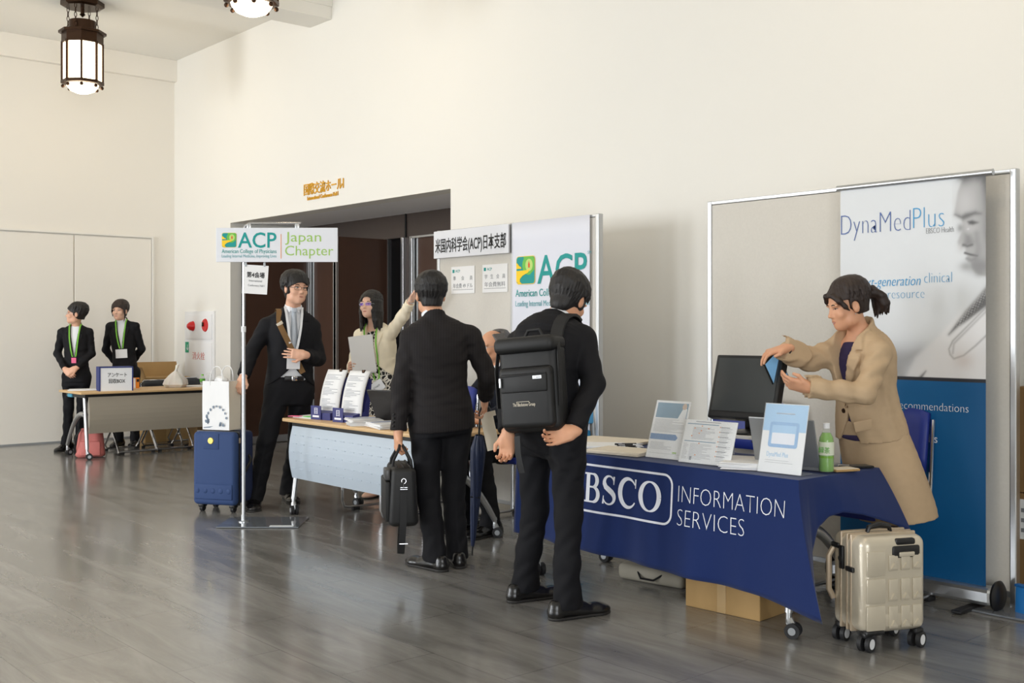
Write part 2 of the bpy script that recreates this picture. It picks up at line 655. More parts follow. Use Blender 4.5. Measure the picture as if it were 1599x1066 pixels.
# ------------------------------------------------------------------ wall fittings
t = thing('fire_hydrant_cabinet', 'white flush fire hydrant cabinet with red lamp and alarm set in the long wall', 'cabinet', (-12.58, YW, 0))
MB().box((0, -0.012, 0.80), (0.80, 0.024, 1.52), bev=0.004).build('cabinet_frame', 'white', t)
MB().box((0, -0.028, 0.64), (0.72, 0.012, 1.08), bev=0.003).build('door', 'white', t)
MB().box((0, -0.028, 1.37), (0.72, 0.012, 0.30), bev=0.003).build('upper_panel', 'white', t)
MB().lathe([(0.0, 0.075), (0.025, 0.07), (0.05, 0.04), (0.062, 0.0)], (-0.15, -0.034, 1.38), R=Matrix.Rotation(rad(90), 3, 'X')).build('alarm_lamp', 'red', t)
bb = MB().lathe([(0.0, 0.012), (0.072, 0.012), (0.08, 0.0)], (0.19, -0.034, 1.39), R=Matrix.Rotation(rad(90), 3, 'X')).build('alarm_bell', 'red', t)
MB().box((0.16, -0.05, 1.40), (0.03, 0.02, 0.05), bev=0.004).build('push_button', 'bronze', bb)
MB().box((-0.31, -0.036, 1.12), (0.09, 0.006, 0.13)).build('green_sign', mat('emergency_green', (20, 150, 110), 0.5), t)
text('↓', 0.1, 'white_print', t, (-0.33, -0.041, 1.08))
text('消火栓', 0.10, 'red_print', t, (-0.16, -0.036, 0.98), fit=0.34)

t = thing('wall_lettering', 'gold hall name lettering on the wall above the dark doorway', 'sign', (-10.12, YW, 2.69))
text('国際交流ホールⅠ', 0.13, 'gold_print', t, (0.0, -0.006, 0.065), fit=0.77, ext=0.004, bold=0.001)
text('International Conference Hall Ⅰ', 0.055, 'gold_print', t, (0.07, -0.006, 0.0), fit=0.60, ext=0.003, bold=0.0012)


# ------------------------------------------------------------------ lanterns
def lantern(loc, label):
    t = thing('ceiling_lantern', label, 'lamp', loc, group='bronze lanterns on the ceiling')
    R = 0.2
    MB().lathe([(0.0, 0), (0.215, 0), (0.215, -0.045), (0.18, -0.06), (0.0, -0.06)], (0, 0, 0), seg=8, a0=rad(22.5)).build('ceiling_plate', 'bronze', t, smooth=False)
    MB().lathe([(0.02, -0.05), (0.02, -0.12), (0.03, -0.13), (0.0, -0.16)], seg=12).build('finial', 'bronze', t)
    for k in range(4):
        a = rad(45 + 90 * k)
        c = MB()
        x, y = 0.155 * math.cos(a), 0.155 * math.sin(a)
        for q in range(5):
            z = -0.075 - q * 0.047
            pts = []
            for s in range(8):
                th = 2 * math.pi * s / 8
                dx = 0.012 * math.cos(th)
                pts.append((x + (dx if q % 2 else 0), y + (0 if q % 2 else dx), z + 0.028 * math.sin(th)))
            c.tube(pts, 0.004, 5, closed=True)
        c.build('chain', 'bronze', t)
    MB().lathe([(0.0, -0.20), (0.135, -0.20), (0.135, -0.32), (0.0, -0.32)], seg=28).build('drum', 'bronze', t)
    MB().lathe([(0.14, -0.285), (0.235, -0.31), (0.235, -0.335), (0.14, -0.335)], seg=8, a0=rad(22.5)).build('cap', 'bronze', t, smooth=False)
    MB().lathe([(0.205, -0.335), (0.205, -0.44), (0.19, -0.44), (0.19, -0.335)], seg=8, a0=rad(22.5)).build('collar', 'bronze', t, smooth=False)
    g = MB().lathe([(0.188, -0.43), (0.188, -0.83)], seg=8, a0=rad(22.5))
    g.build('glass_panes', 'lamp_glass', t, smooth=False)
    MB().lathe([(0.165, -0.84), (0.155, -0.875), (0.12, -0.92), (0.06, -0.945), (0.0, -0.95)], seg=28).build('bowl', 'lamp_glass', t)
    bars = MB()
    for k in range(8):
        a = rad(22.5 + 45 * k)
        bars.box((0.2 * math.cos(a), 0.2 * math.sin(a), -0.635), (0.018, 0.022, 0.42), rot=(0, 0, a))
    bars.build('glazing_bars', 'bronze', t, smooth=False)
    MB().lathe([(0.212, -0.825), (0.212, -0.855), (0.165, -0.86), (0.165, -0.825)], seg=8, a0=rad(22.5)).build('lower_ring', 'bronze', t, smooth=False)
    for k in range(8):
        a = rad(22.5 + 45 * k)
        MB().ball((0.19 * math.cos(a), 0.19 * math.sin(a), -0.882), 0.019, 10).build('knob', 'bronze', t)
    l = bpy.data.lights.new('lantern_light', 'POINT')
    l.energy = 22
    l.color = (1.0, 0.82, 0.58)
    l.shadow_soft_size = 0.15
    lo = bpy.data.objects.new('lantern_light', l)
    COL.objects.link(lo)
    lo.parent = t
    lo.location = (0, 0, -1.1)
    return t


lantern((-11.53, 4.11, ZC), 'bronze octagonal lantern whose whole body hangs in view near the back wall')
lantern((-7.79, 4.08, ZC), 'bronze lantern of which only the glowing bowl shows beside the ceiling beam')
for lx, ly in ((-7.7, -1.5), (-2.6, 1.2), (-2.6, 4.0), (-11.5, -1.5)):
    # the further lanterns of the hall, out of the frame, give only their light
    l = bpy.data.lights.new('lantern_light', 'POINT')
    l.energy = 34
    l.color = (1.0, 0.82, 0.58)
    l.shadow_soft_size = 0.2
    lo = bpy.data.objects.new('lantern_light', l)
    COL.objects.link(lo)
    lo.location = (lx, ly, 3.7)
# ================================================================== furniture
def caster(parent, x, y, h=0.16, rz=0.0):
    c, s = math.cos(rz), math.sin(rz)
    st = MB()
    st.cyl((x, y, 0.06), (x, y, h), 0.014, 10)
    st.tube([(x, y, 0.085), (x + 0.012 * c, y + 0.012 * s, 0.055), (x + 0.02 * c, y + 0.02 * s, 0.034)], [0.017, 0.02, 0.012], 8)
    o = st.build('caster', 'alu', parent)
    for k in (-1, 1):
        q = (x + 0.02 * c - k * s * 0.016, y + 0.02 * s + k * c * 0.016, 0.034)
        w = MB().cyl((q[0] + k * s * 0.011, q[1] - k * c * 0.011, q[2]), (q[0] - k * s * 0.011, q[1] + k * c * 0.011, q[2]), 0.034, 18)
        w.build('wheel', 'dark', o)
        MB().cyl((q[0], q[1], q[2]), (q[0] - k * s * 0.0135, q[1] + k * c * 0.0135, q[2]), 0.017, 14).build('hub', 'steel_grey', o)
    return o


def folding_table(name, label, loc, rz, L=1.8, D=0.62, panel=None, z=0.70, perf=False):
    """long axis local x, front edge towards local -y"""
    t = thing(name, label, 'table', loc, rz)
    MB().box((0, 0, z - 0.0125), (L, D, 0.025), bev=0.006).build('tabletop', 'wood_top', t)
    MB().box((0, 0, z - 0.045), (L - 0.12, D - 0.1, 0.04)).build('under_frame', 'black', t, smooth=False)
    if panel:
        b = MB()
        zt, zb, n = z - 0.055, z - 0.43, 8
        for i in range(n):
            a0, a1 = i / n, (i + 1) / n
            f = lambda a: (-D / 2 + 0.035 - 0.03 * math.sin(math.pi * a), zt + (zb - zt) * a)
            (y0, z0), (y1, z1) = f(a0), f(a1)
            x0 = L / 2 - 0.09
            b._add([(-x0, y0, z0), (x0, y0, z0), (x0, y1, z1), (-x0, y1, z1), (-x0, y0 + 0.012, z0), (x0, y0 + 0.012, z0), (x0, y1 + 0.012, z1), (-x0, y1 + 0.012, z1)],
                   [(0, 1, 2, 3), (7, 6, 5, 4), (0, 3, 7, 4), (1, 5, 6, 2)])
        if perf:
            for r in range(5):
                a = 0.16 + r * 0.16
                y0 = -D / 2 + 0.035 - 0.03 * math.sin(math.pi * a)
                z0 = zt + (zb - zt) * a
                for k in range(15):
                    b.box((-0.76 + k * 0.108 + (0.03 if r % 2 else 0), y0 - 0.001, z0), (0.05, 0.006, 0.004))
        b.build('modesty_panel', panel, t, angle=25)
    for s in (-1, 1):
        x = s * (L / 2 - 0.08)
        yf, yr = -D / 2 + 0.05, D / 2 - 0.03
        MB().tube([(x, yf + 0.07, z - 0.06), (x, yf + 0.03, 0.34), (x, yf, 0.11)], [0.021, 0.021, 0.019], 12).build('leg', 'alu', t)
        pts = [(x, yf + 0.05, 0.46)]
        for i in range(1, 9):
            a = i / 8
            pts.append((x, yf + 0.05 + (yr - yf - 0.05) * a, 0.46 - 0.35 * a ** 2.0 + 0.03 * math.sin(math.pi * a)))
        MB().tube(pts, [0.03, 0.03, 0.028, 0.026, 0.024, 0.022, 0.021, 0.02, 0.018], 10).build('leg', 'alu', t)
        caster(t, x, yf, 0.13, rad(20 if s > 0 else -15))
        caster(t, x, yr, 0.13, rad(40 if s > 0 else 10))
    return t


folding_table('folding_table', 'folding table with grey fabric front panel beside the back wall, holding the survey box', (-11.65, 4.90, 0), 90, 1.76, 0.66, 'panel_grey')
folding_table('folding_table', 'folding table with pale blue perforated metal front holding flyers and a black laptop', (-6.27, 4.31, 0), 0, 1.8, 0.62, 'panel_blue', perf=True)
folding_table('folding_table', 'folding table on casters hidden beneath the navy printed cloth', (-3.66, 4.33, 0), 0, 1.8, 0.60, None)


def folding_chair(name, label, loc, rz, vinyl, group=None):
    """sitter faces local -y"""
    t = thing(name, label, 'chair', loc, rz, group)
    r = 0.011
    for (w, y0, y1, y2, zt) in ((0.215, -0.24, 0.13, 0.22, 0.76), (0.19, 0.22, -0.17, None, 0.43)):
        pts = []
        if y2 is not None:
            pts = [(-w, y0 + 0.03, 0.016), (-w, y0, 0.02), (-w, y0 + 0.015, 0.07), (-w, y1, 0.48), (-w, y2 - 0.01, zt - 0.06), (-w + 0.05, y2, zt),
                   (w - 0.05, y2, zt), (w, y2 - 0.01, zt - 0.06), (w, y1, 0.48), (w, y0 + 0.015, 0.07), (w, y0, 0.02), (w, y0 + 0.03, 0.016)]
            MB().tube(pts, r, 8).build('back_frame', 'chrome', t)
            MB().tube([(-w, y0, 0.025), (w, y0, 0.025)], r, 8).build('floor_bar', 'chrome', t)
        else:
            pts = [(-w, y1, zt), (-w, y0 - 0.015, 0.07), (-w + 0.03, y0, 0.025), (w - 0.03, y0, 0.025), (w, y0 - 0.015, 0.07), (w, y1, zt)]
            MB().tube(pts, r, 8).build('leg_frame', 'chrome', t)
    MB().box((0, -0.02, 0.44), (0.38, 0.36, 0.035), bev=0.014).build('seat', vinyl, t)
    b = MB()
    b.grid(lambda u, v: (-0.2 + 0.4 * u, 0.2 + 0.03 * math.sin(math.pi * u) + 0.03 * (v - 0.5) - 0.02, 0.56 + 0.2 * v - 0.02 * (2 * u - 1) ** 4), 12, 4)
    o = b.build('backrest', vinyl, t)
    sm = o.modifiers.new('thick', 'SOLIDIFY')
    sm.thickness = 0.022
    for sx in (-1, 1):
        for yy in (-0.24, 0.22):
            MB().box((sx * 0.17, yy, 0.012), (0.04, 0.026, 0.024), bev=0.006).build('rubber_foot', 'dark', t)
    return t


c0 = folding_chair('folding_chair', 'black folding chair behind the survey box table, nearest its left end', (-11.87, 4.74, 0), 90, 'black_chair', 'black folding chairs at the far table')
dup(c0, (-11.90, 5.17, 0), 90, 'black folding chair behind the far table, in the middle of the three')
dup(c0, (-12.2, 5.61, 0), 90, 'black folding chair behind the far table, next to the long wall')

def sled_chair(name, label, loc, rz, group=None):
    """sitter faces local -y; side runners along y"""
    t = thing(name, label, 'chair', loc, rz, group)
    for s in (-1, 1):
        x = s * 0.25
        MB().tube([(x, 0.25, 0.90), (x, 0.22, 0.52), (x, 0.19, 0.45), (x, -0.17, 0.44), (x, -0.21, 0.41), (x, -0.215, 0.36), (x, -0.215, 0.08), (x, -0.20, 0.035),
                   (x, -0.16, 0.025), (x, 0.26, 0.025)], 0.010, 8).build('side_frame', 'chrome', t)
        for yy in (-0.1, 0.22):
            MB().box((x, yy, 0.011), (0.03, 0.06, 0.022), bev=0.005).build('rubber_foot', 'dark', t)
    MB().box((0, 0.0, 0.455), (0.46, 0.42, 0.045), bev=0.018).build('seat', 'blue_chair', t)
    b = MB()
    b.grid(lambda u, v: (-0.235 + 0.47 * u, 0.215 + 0.04 * v + 0.03 * math.sin(math.pi * u), 0.66 + 0.29 * v - 0.02 * (2 * u - 1) ** 6), 10, 4)
    o = b.build('backrest', 'blue_chair', t)
    o.modifiers.new('thick', 'SOLIDIFY').thickness = 0.025
    return t


sled_chair('sled_chair', 'blue steel sled chair behind the pale blue table, left of the two empty ones', (-6.71, 4.60, 0), 0, 'steel sled chairs at the pale blue table')
sled_chair('sled_chair', 'blue steel sled chair behind the pale blue table, behind the black briefcase', (-6.14, 4.56, 0), 0, 'steel sled chairs at the pale blue table')
sled_chair('sled_chair', 'blue steel sled chair under the seated grey haired man', (-5.80, 5.08, 0), 0, 'steel sled chairs at the pale blue table')
sled_chair('sled_chair', 'blue steel sled chair behind the computer monitor', (-3.86, 4.93, 0), 3, 'blue sled chairs at the navy table')
sled_chair('sled_chair', 'blue steel sled chair behind the woman in the tan suit', (-3.02, 4.95, 0), -3, 'blue sled chairs at the navy table')

# folded chair leaning against the sign panel
t = thing('folded_chair', 'folded light blue chair leaning on the panel behind the man with the backpack', 'chair', (-5.30, 5.09, 0), 62)
for s in (-1, 1):
    MB().tube([(s * 0.2, -0.12, 0.015), (s * 0.2, 0.0, 0.5), (s * 0.2, 0.06, 0.88)], 0.012, 8).build('frame', 'steel_grey', t)
    MB().tube([(s * 0.17, -0.05, 0.015), (s * 0.17, 0.03, 0.62)], 0.012, 8).build('leg', 'steel_grey', t)
MB().box((0, 0.055, 0.84), (0.4, 0.03, 0.26), rot=(rad(-9), 0, 0), bev=0.012).build('backrest', mat('light_blue_vinyl', (92, 168, 220), 0.5), t)
MB().box((0, 0.02, 0.50), (0.36, 0.03, 0.34), rot=(rad(-9), 0, 0), bev=0.012).build('seat', mat('mid_blue_vinyl', (26, 128, 184), 0.5), t)


# ================================================================== navy cloth on the near table
TX0, TX1, TY0, TY1, TZ = -4.575, -2.745, 4.015, 4.66, 0.706


def wave(x):
    return 0.016 * math.sin(x * 9.0 + 0.6) + 0.009 * math.sin(x * 21 + 1.9)


def cloth_point(p, v):
    """p along the rim (0..1 front, 1..2 right end, 2..3 back, 3..4 left end), v 0 top .. 1 hem"""
    if p <= 1:
        x = TX0 + (TX1 - TX0) * p
        k = max(0.0, (p - 0.86) / 0.14)
        d = 0.475 + 0.055 * p + 0.04 * k ** 2
        y = TY0 - v * (0.03 + wave(x) * v * (1 - k) + 0.05 * k ** 2) - 0.012 * math.sin(math.pi * min(1, v * 3)) * 0
        xx = x + 0.17 * k ** 2.2 * v ** 1.3
        return (xx, y, TZ - d * v - 0.004 * math.sin(min(1, v * 6) * math.pi))
    if p <= 2:
        q = p - 1
        y = TY0 + (TY1 - TY0) * q
        Q = (0, 0.05, 0.10, 0.17, 0.26, 0.38, 0.55, 0.78, 1.0)
        d = float(np.interp(q, Q, (0.57, 0.43, 0.31, 0.215, 0.17, 0.155, 0.175, 0.22, 0.27)))
        out = float(np.interp(q, Q, (0.17, 0.09, 0.04, 0.028, 0.04, 0.065, 0.095, 0.13, 0.16)))
        k = float(np.interp(q, Q, (1, 0.6, 0.25, 0.08, 0, 0, 0, 0, 0)))
        return (TX1 + out * v ** (1 + 0.3 * k), y - 0.08 * k * v, TZ - d * v + 0.05 * (1 - k) * v * (1 - v))
    if p <= 3:
        q = p - 2
        return (TX1 - (TX1 - TX0) * q + 0.16 * v * max(0, 1 - q * 12), TY1 + 0.02 * v, TZ - (0.12 + 0.15 * math.exp(-q * 5)) * v)
    q = p - 3
    return (TX0 - 0.02 * v, TY1 - (TY1 - TY0) * q, TZ - (0.15 + 0.325 * q ** 4) * v)


def cloth_mesh(inset=0.0):
    b = MB()
    ps = [i / 90 for i in range(90)] + [1 + (i / 60) for i in range(60)] + [2 + i / 20 for i in range(20)] + [3 + i / 12 for i in range(13)]
    nv = 22
    cols = []
    for p in ps:
        cols.append([b.bm.verts.new(Vector(cloth_point(p, j / nv))) for j in range(nv + 1)])
    for A, B in zip(cols[:-1], cols[1:]):
        for j in range(nv):
            b.bm.faces.new((A[j], B[j], B[j + 1], A[j + 1]))
    b.bm.faces.new([c[0] for c in cols[:-1]])
    return b


cl = cloth_mesh().build('tablecloth', 'navy', angle=60)
tag(cl, 'navy blue tablecloth with white company lettering draped over the near table', 'tablecloth')
sm = cl.modifiers.new('thick', 'SOLIDIFY')
sm.thickness = 0.004
sm.offset = -1
sm.use_rim = True
cl.data.materials.append(M['cloth_back'])
sm.material_offset = 1


def on_cloth(o):
    """press flat lettering (local x -> world x, local z -> world z) onto the hanging front of the cloth"""
    me = o.data
    Mx = Matrix.Translation(o.location) @ o.rotation_euler.to_matrix().to_4x4()
    for v in me.vertices:
        w = Mx @ v.co
        p = (w.x - TX0) / (TX1 - TX0)
        d = cloth_point(min(p, 1), 1)[2]
        vv = (TZ - w.z) / (TZ - d)
        y = cloth_point(min(p, 0.999), vv)[1]
        v.co = Vector((w.x, y - 0.0025 - (w.y - o.location.y) * 0.0, w.z)) if True else v.co
    o.location = (0, 0, 0)
    o.rotation_euler = (0, 0, 0)


# serif capitals drawn stroke by stroke; unit cell height 1
def arc(cx, cy, rx, ry, a0, a1, n=14):
    return [(cx + rx * math.cos(rad(a0 + (a1 - a0) * i / n)), cy + ry * math.sin(rad(a0 + (a1 - a0) * i / n))) for i in range(n + 1)]


def stroke(b, pts, ws, Mx, depth=0.001):
    """ribbon of varying width"""
    n = len(pts)
    L, R = [], []
    for i in range(n):
        x0, y0 = pts[max(0, i - 1)]
        x1, y1 = pts[min(n - 1, i + 1)]
        l = math.hypot(x1 - x0, y1 - y0) or 1
        nx, ny = -(y1 - y0) / l, (x1 - x0) / l
        w = ws[i] if isinstance(ws, list) else ws
        L.append((pts[i][0] + nx * w / 2, pts[i][1] + ny * w / 2))
        R.append((pts[i][0] - nx * w / 2, pts[i][1] - ny * w / 2))
    for i in range(n - 1):
        vs = [L[i], R[i], R[i + 1], L[i + 1]]
        b._add([(x, y, 0) for x, y in vs], [(0, 1, 2, 3)], Mx)


def serif_word(b, Mx0, h, xs):
    def S(dx):
        return Mx0 @ Matrix.Translation((dx, 0, 0)) @ Matrix.Diagonal((h, h, 1, 1))
    tk, tn = 0.17, 0.06
    # E
    m = S(xs[0])
    stroke(b, [(0.16, 0), (0.16, 1)], tk, m)
    for y, l in ((0.03, 0.66), (0.51, 0.5), (0.97, 0.62)):
        stroke(b, [(0, y) if y != 0.51 else (0.16, y), (l, y)], tn, m)
    stroke(b, [(0.64, 0), (0.68, 0.26)], [0.1, 0.02], m)
    stroke(b, [(0.6, 1), (0.63, 0.76)], [0.1, 0.02], m)
    stroke(b, [(0.47, 0.38), (0.47, 0.64)], 0.05, m)
    # B
    m = S(xs[1])
    stroke(b, [(0.16, 0), (0.16, 1)], tk, m)
    for y in (0.03, 0.97):
        stroke(b, [(0, y), (0.4, y)], tn, m)
    stroke(b, [(0.16, 0.53), (0.4, 0.53)], tn, m)
    wv = [tn + (tk - tn) * math.sin(math.pi * i / 14) for i in range(15)]
    stroke(b, arc(0.38, 0.75, 0.2, 0.22, 90, -90), wv, m)
    stroke(b, arc(0.4, 0.28, 0.25, 0.25, 90, -90), wv, m)
    # S
    m = S(xs[2])
    p = arc(0.3, 0.745, 0.22, 0.225, 25, 200, 12) + arc(0.32, 0.255, 0.24, 0.225, 48, -155, 14)[0:]
    p = arc(0.31, 0.75, 0.22, 0.22, 20, 190, 12) + [(0.16, 0.6), (0.3, 0.52), (0.45, 0.43)] + arc(0.31, 0.25, 0.24, 0.22, 30, -160, 14)
    n = len(p)
    ws = [0.05 + 0.14 * math.exp(-((i / (n - 1) - 0.48) / 0.2) ** 2) for i in range(n)]
    stroke(b, p, ws, m)
    stroke(b, [(0.52, 0.7), (0.53, 0.97)], [0.03, 0.08], m)
    stroke(b, [(0.07, 0.3), (0.06, 0.03)], [0.03, 0.08], m)
    # C
    m = S(xs[3])
    p = arc(0.45, 0.5, 0.37, 0.47, 38, 322, 28)
    ws = [0.05 + 0.14 * max(0, math.sin(math.pi * i / 28)) ** 1.5 for i in range(29)]
    stroke(b, p, ws, m)
    stroke(b, [(0.77, 0.68), (0.77, 0.98)], [0.03, 0.07], m)
    # O
    m = S(xs[4])
    p = arc(0.5, 0.5, 0.4, 0.47, 0, 360, 44)
    ws = [0.05 + 0.14 * abs(math.cos(2 * math.pi * i / 44)) ** 1.3 for i in range(45)]
    stroke(b, p, ws, m)


b = MB()
base = at(-4.15, 3.98, 0.465)
serif_word(b, base, 0.15, [-0.005, 0.12, 0.245, 0.355, 0.49])
# rounded frame
fr = []
w, h, r = 0.80, 0.235, 0.05
x0, z0 = -0.095, -0.045
for cx, cy, a in ((x0 + w - r, z0 + h - r, 0), (x0 + r, z0 + h - r, 90), (x0 + r, z0 + r, 180), (x0 + w - r, z0 + r, 270)):
    fr += arc(cx, cy, r, r, a, a + 90, 6)
fr.append(fr[0])
dense = []
for (ax, ay), (bx, by) in zip(fr[:-1], fr[1:]):
    k = max(1, int(math.hypot(bx - ax, by - ay) / 0.02))
    dense += [(ax + (bx - ax) * i / k, ay + (by - ay) * i / k) for i in range(k)]
dense.append(fr[0])
stroke(b, dense, 0.011, base)
lg = b.build('company_logo', 'white_print', cl, smooth=False, fix=False)
for v in lg.data.vertices:
    w = v.co.copy()
    p = (w.x - TX0) / (TX1 - TX0)
    d = TZ - cloth_point(p, 1)[2]
    v.co.y = cloth_point(p, (TZ - w.z) / d)[1] - 0.003
for body, zz, wd in (('INFORMATION', 0.535, 0.60), ('SERVICES', 0.425, 0.385)):
    on_cloth(text(body, 0.117, 'white_print', cl, (-3.405, 3.98, zz), fit=wd, ext=0, bold=-0.0028))


# ================================================================== pin boards
def pinboard(label, x0, x1, y, h=2.13, mid=None):
    t = thing('display_panel', label, 'display panel', ((x0 + x1) / 2, y, 0))
    w = x1 - x0
    MB().box((0, 0, h / 2 + 0.02), (w - 0.04, 0.03, h - 0.09)).build('pin_surface', 'pinboard', t, smooth=False)
    xs = [-w / 2 + 0.01, w / 2 - 0.01] + ([mid - (x0 + x1) / 2] if mid else [])
    for x in xs:
        MB().box((x, 0, h / 2), (0.032, 0.045, h), bev=0.005).build('post', 'alu', t, smooth=False)
    MB().box((0, 0, h - 0.012), (w, 0.04, 0.02), bev=0.003).build('top_rail', 'alu', t, smooth=False)
    MB().box((0, 0, 0.07), (w, 0.04, 0.03), bev=0.003).build('bottom_rail', 'alu', t, smooth=False)
    for x in xs[:2]:
        MB().box((x, 0, 0.006), (0.32, 0.42, 0.010), bev=0.003).build('base_plate', 'glassy_grey', t, smooth=False)
    return t


pinboard('tall grey fabric display panel behind the roll up banner', -4.27, -2.40, 5.32)
pinboard('tall grey fabric display panel carrying the printed white cloth and two notices', -6.98, -5.19, 5.30, mid=-6.075)

t = thing('notice_sign', 'white long sign with black Japanese society name atop the panel', 'sign', (-6.54, 5.262, 1.91))
MB().box((0, 0, 0.105), (0.91, 0.016, 0.215), bev=0.004).build('sign_face', 'board', t, smooth=False)
text('米国内科学会(ACP)日本支部', 0.12, 'black_print', t, (-0.43, -0.0095, 0.05), fit=0.86, bold=0.0015, ext=0.0008)
for i, (x, l1, l2, lab) in enumerate(((-6.655, '準　会　員', '年会費 49 ドル', 'left of the two white paper notices pinned under the long sign'), (-6.27, '学　生　会　員', '年会費無料', 'right of the two white paper notices pinned under the long sign'))):
    t = thing('paper_notice', lab, 'notice', (x, 5.281, 1.73), 0, 'paper notices on the display panel')
    MB().box((0, 0, 0), (0.29, 0.002, 0.21)).build('sheet', 'paper', t, smooth=False)
    MB().box((-0.115, -0.0015, 0.07), (0.025, 0.001, 0.025)).build('emblem', 'teal', t, smooth=False)
    text('ACP', 0.03, 'teal', t, (-0.09, -0.0015, 0.06))
    l1 = l1.replace('　', '')
    for k, ch in enumerate(l1):
        text(ch, 0.036, 'grey_print', t, (-0.12 + k * 0.205 / (len(l1) - 1), -0.0015, 0.0))
    text(l2, 0.04, 'grey_print', t, (-0.12, -0.0015, -0.06), fit=0.24)
    MB().box((0, -0.0015, -0.075), (0.25, 0.001, 0.003)).build('rule', 'grey_print', t, smooth=False)


def rounded(w, h, r, n=6, x=0, y=0):
    p = []
    for cx, cy, a in ((w / 2 - r, h / 2 - r, 0), (-w / 2 + r, h / 2 - r, 90), (-w / 2 + r, -h / 2 + r, 180), (w / 2 - r, -h / 2 + r, 270)):
        p += arc(x + cx, y + cy, r, r, a, a + 90, n)
    return p


def emblem(parent, loc, s, rot):
    """square emblem: teal ground, green glow with a flame, yellow path"""
    def layer(n, poly, m, z):
        o = MB().prism([(x * s, y * s) for x, y in poly], 0.0006).build(n, m, parent, smooth=False)
        R = Euler(tuple(rad(a) for a in rot))
        o.rotation_euler = R
        o.location = Vector(loc) + R.to_matrix() @ Vector((0, 0, z))
        return o
    e = 0.0007
    layer('emblem_border', rounded(1.04, 1.04, 0.13), 'yellow', 0)
    layer('emblem_ground', rounded(1.0, 1.0, 0.12), 'teal', e)
    layer('emblem_glow', [(0.48, 0.0), (0.5, 0.4), (0.4, 0.5), (-0.1, 0.5)] + arc(0.18, 0.18, 0.36, 0.36, 140, 280, 10), 'leaf_green', 2 * e)
    layer('emblem_halo', arc(0.2, 0.18, 0.2, 0.23, 0, 352, 20), 'lime_light', 3 * e)
    layer('emblem_flame', [(0.2, 0.34), (0.25, 0.2), (0.24, 0.1), (0.2, 0.07), (0.16, 0.1), (0.15, 0.2)], 'flame', 4 * e)
    layer('emblem_path', [(-0.5, -0.02), (0.1, 0.0), (0.24, 0.04), (0.16, -0.09), (-0.15, -0.2), (-0.3, -0.32), (-0.3, -0.42), (-0.2, -0.5), (-0.4, -0.5), (-0.5, -0.38)], 'yellow', 4 * e)
    layer('emblem_hill', [(-0.5, 0.06), (-0.22, 0.06), (-0.24, 0.12), (-0.34, 0.16), (-0.45, 0.27), (-0.5, 0.27)], 'yellow', 4 * e)


# printed cloth hung on the right half of the panel
bm = MB()
ZB = 0.55


def hang(u, v):
    x = -6.055 + 0.80 * u
    return (x, 5.268 - 0.0022 * math.sin(u * 26) * (0.2 + 0.8 * v) - 0.002 * math.sin(u * 11 + 2), 2.125 - (2.125 - ZB) * v)


bm.grid(hang, 60, 12)
o = bm.build('hanging_cloth', 'cloth_white')
tag(o, 'white hanging cloth with teal physician college logo on the display panel', 'banner')
o.modifiers.new('thick', 'SOLIDIFY').thickness = 0.002
emblem(o, (-5.905, 5.2632, 1.775), 0.195, (90, 0, 0))
text('ACP', 0.285, 'teal', o, (-5.78, 5.2632, 1.675), fit=0.50, bold=0.003)
text('American College of Physicians', 0.075, 'teal', o, (-6.015, 5.2632, 1.585), fit=0.76)
text('Leading Internal Medicine, Improving Lives', 0.058, 'teal_soft', o, (-6.015, 5.2632, 1.515), fit=0.76)
text('SM', 0.03, 'teal_soft', o, (-5.275, 5.2632, 1.86))

# ================================================================== roll up banner
RB = thing('roll_up_banner', 'tall roll up banner with a grey printed man and a blue lower half', 'banner', (-2.885, 5.2, 0))
MB().box((0, 0.0, 0.07), (0.88, 0.11, 0.085), bev=0.02).build('base_case', 'alu', RB, smooth=False)
for s in (-1, 1):
    MB().lathe([(0.0, 0), (0.07, 0), (0.075, 0.012), (0.06, 0.024), (0, 0.026)], (s * 0.44, 0.0, 0.075), R=Matrix.Rotation(rad(s * 90), 3, 'Y')).build('end_cap', 'black', RB)
    MB().box((s * 0.34, -0.03, 0.012), (0.05, 0.34, 0.016), bev=0.005).build('foot', 'black', RB, smooth=False)
MB().cyl((-0.425, 0, 2.108), (0.425, 0, 2.108), 0.016, 14).build('top_rail', 'alu', RB)
MB().cyl((0, 0.03, 0.1), (0, 0.03, 2.1), 0.011, 10).build('pole', 'alu', RB)


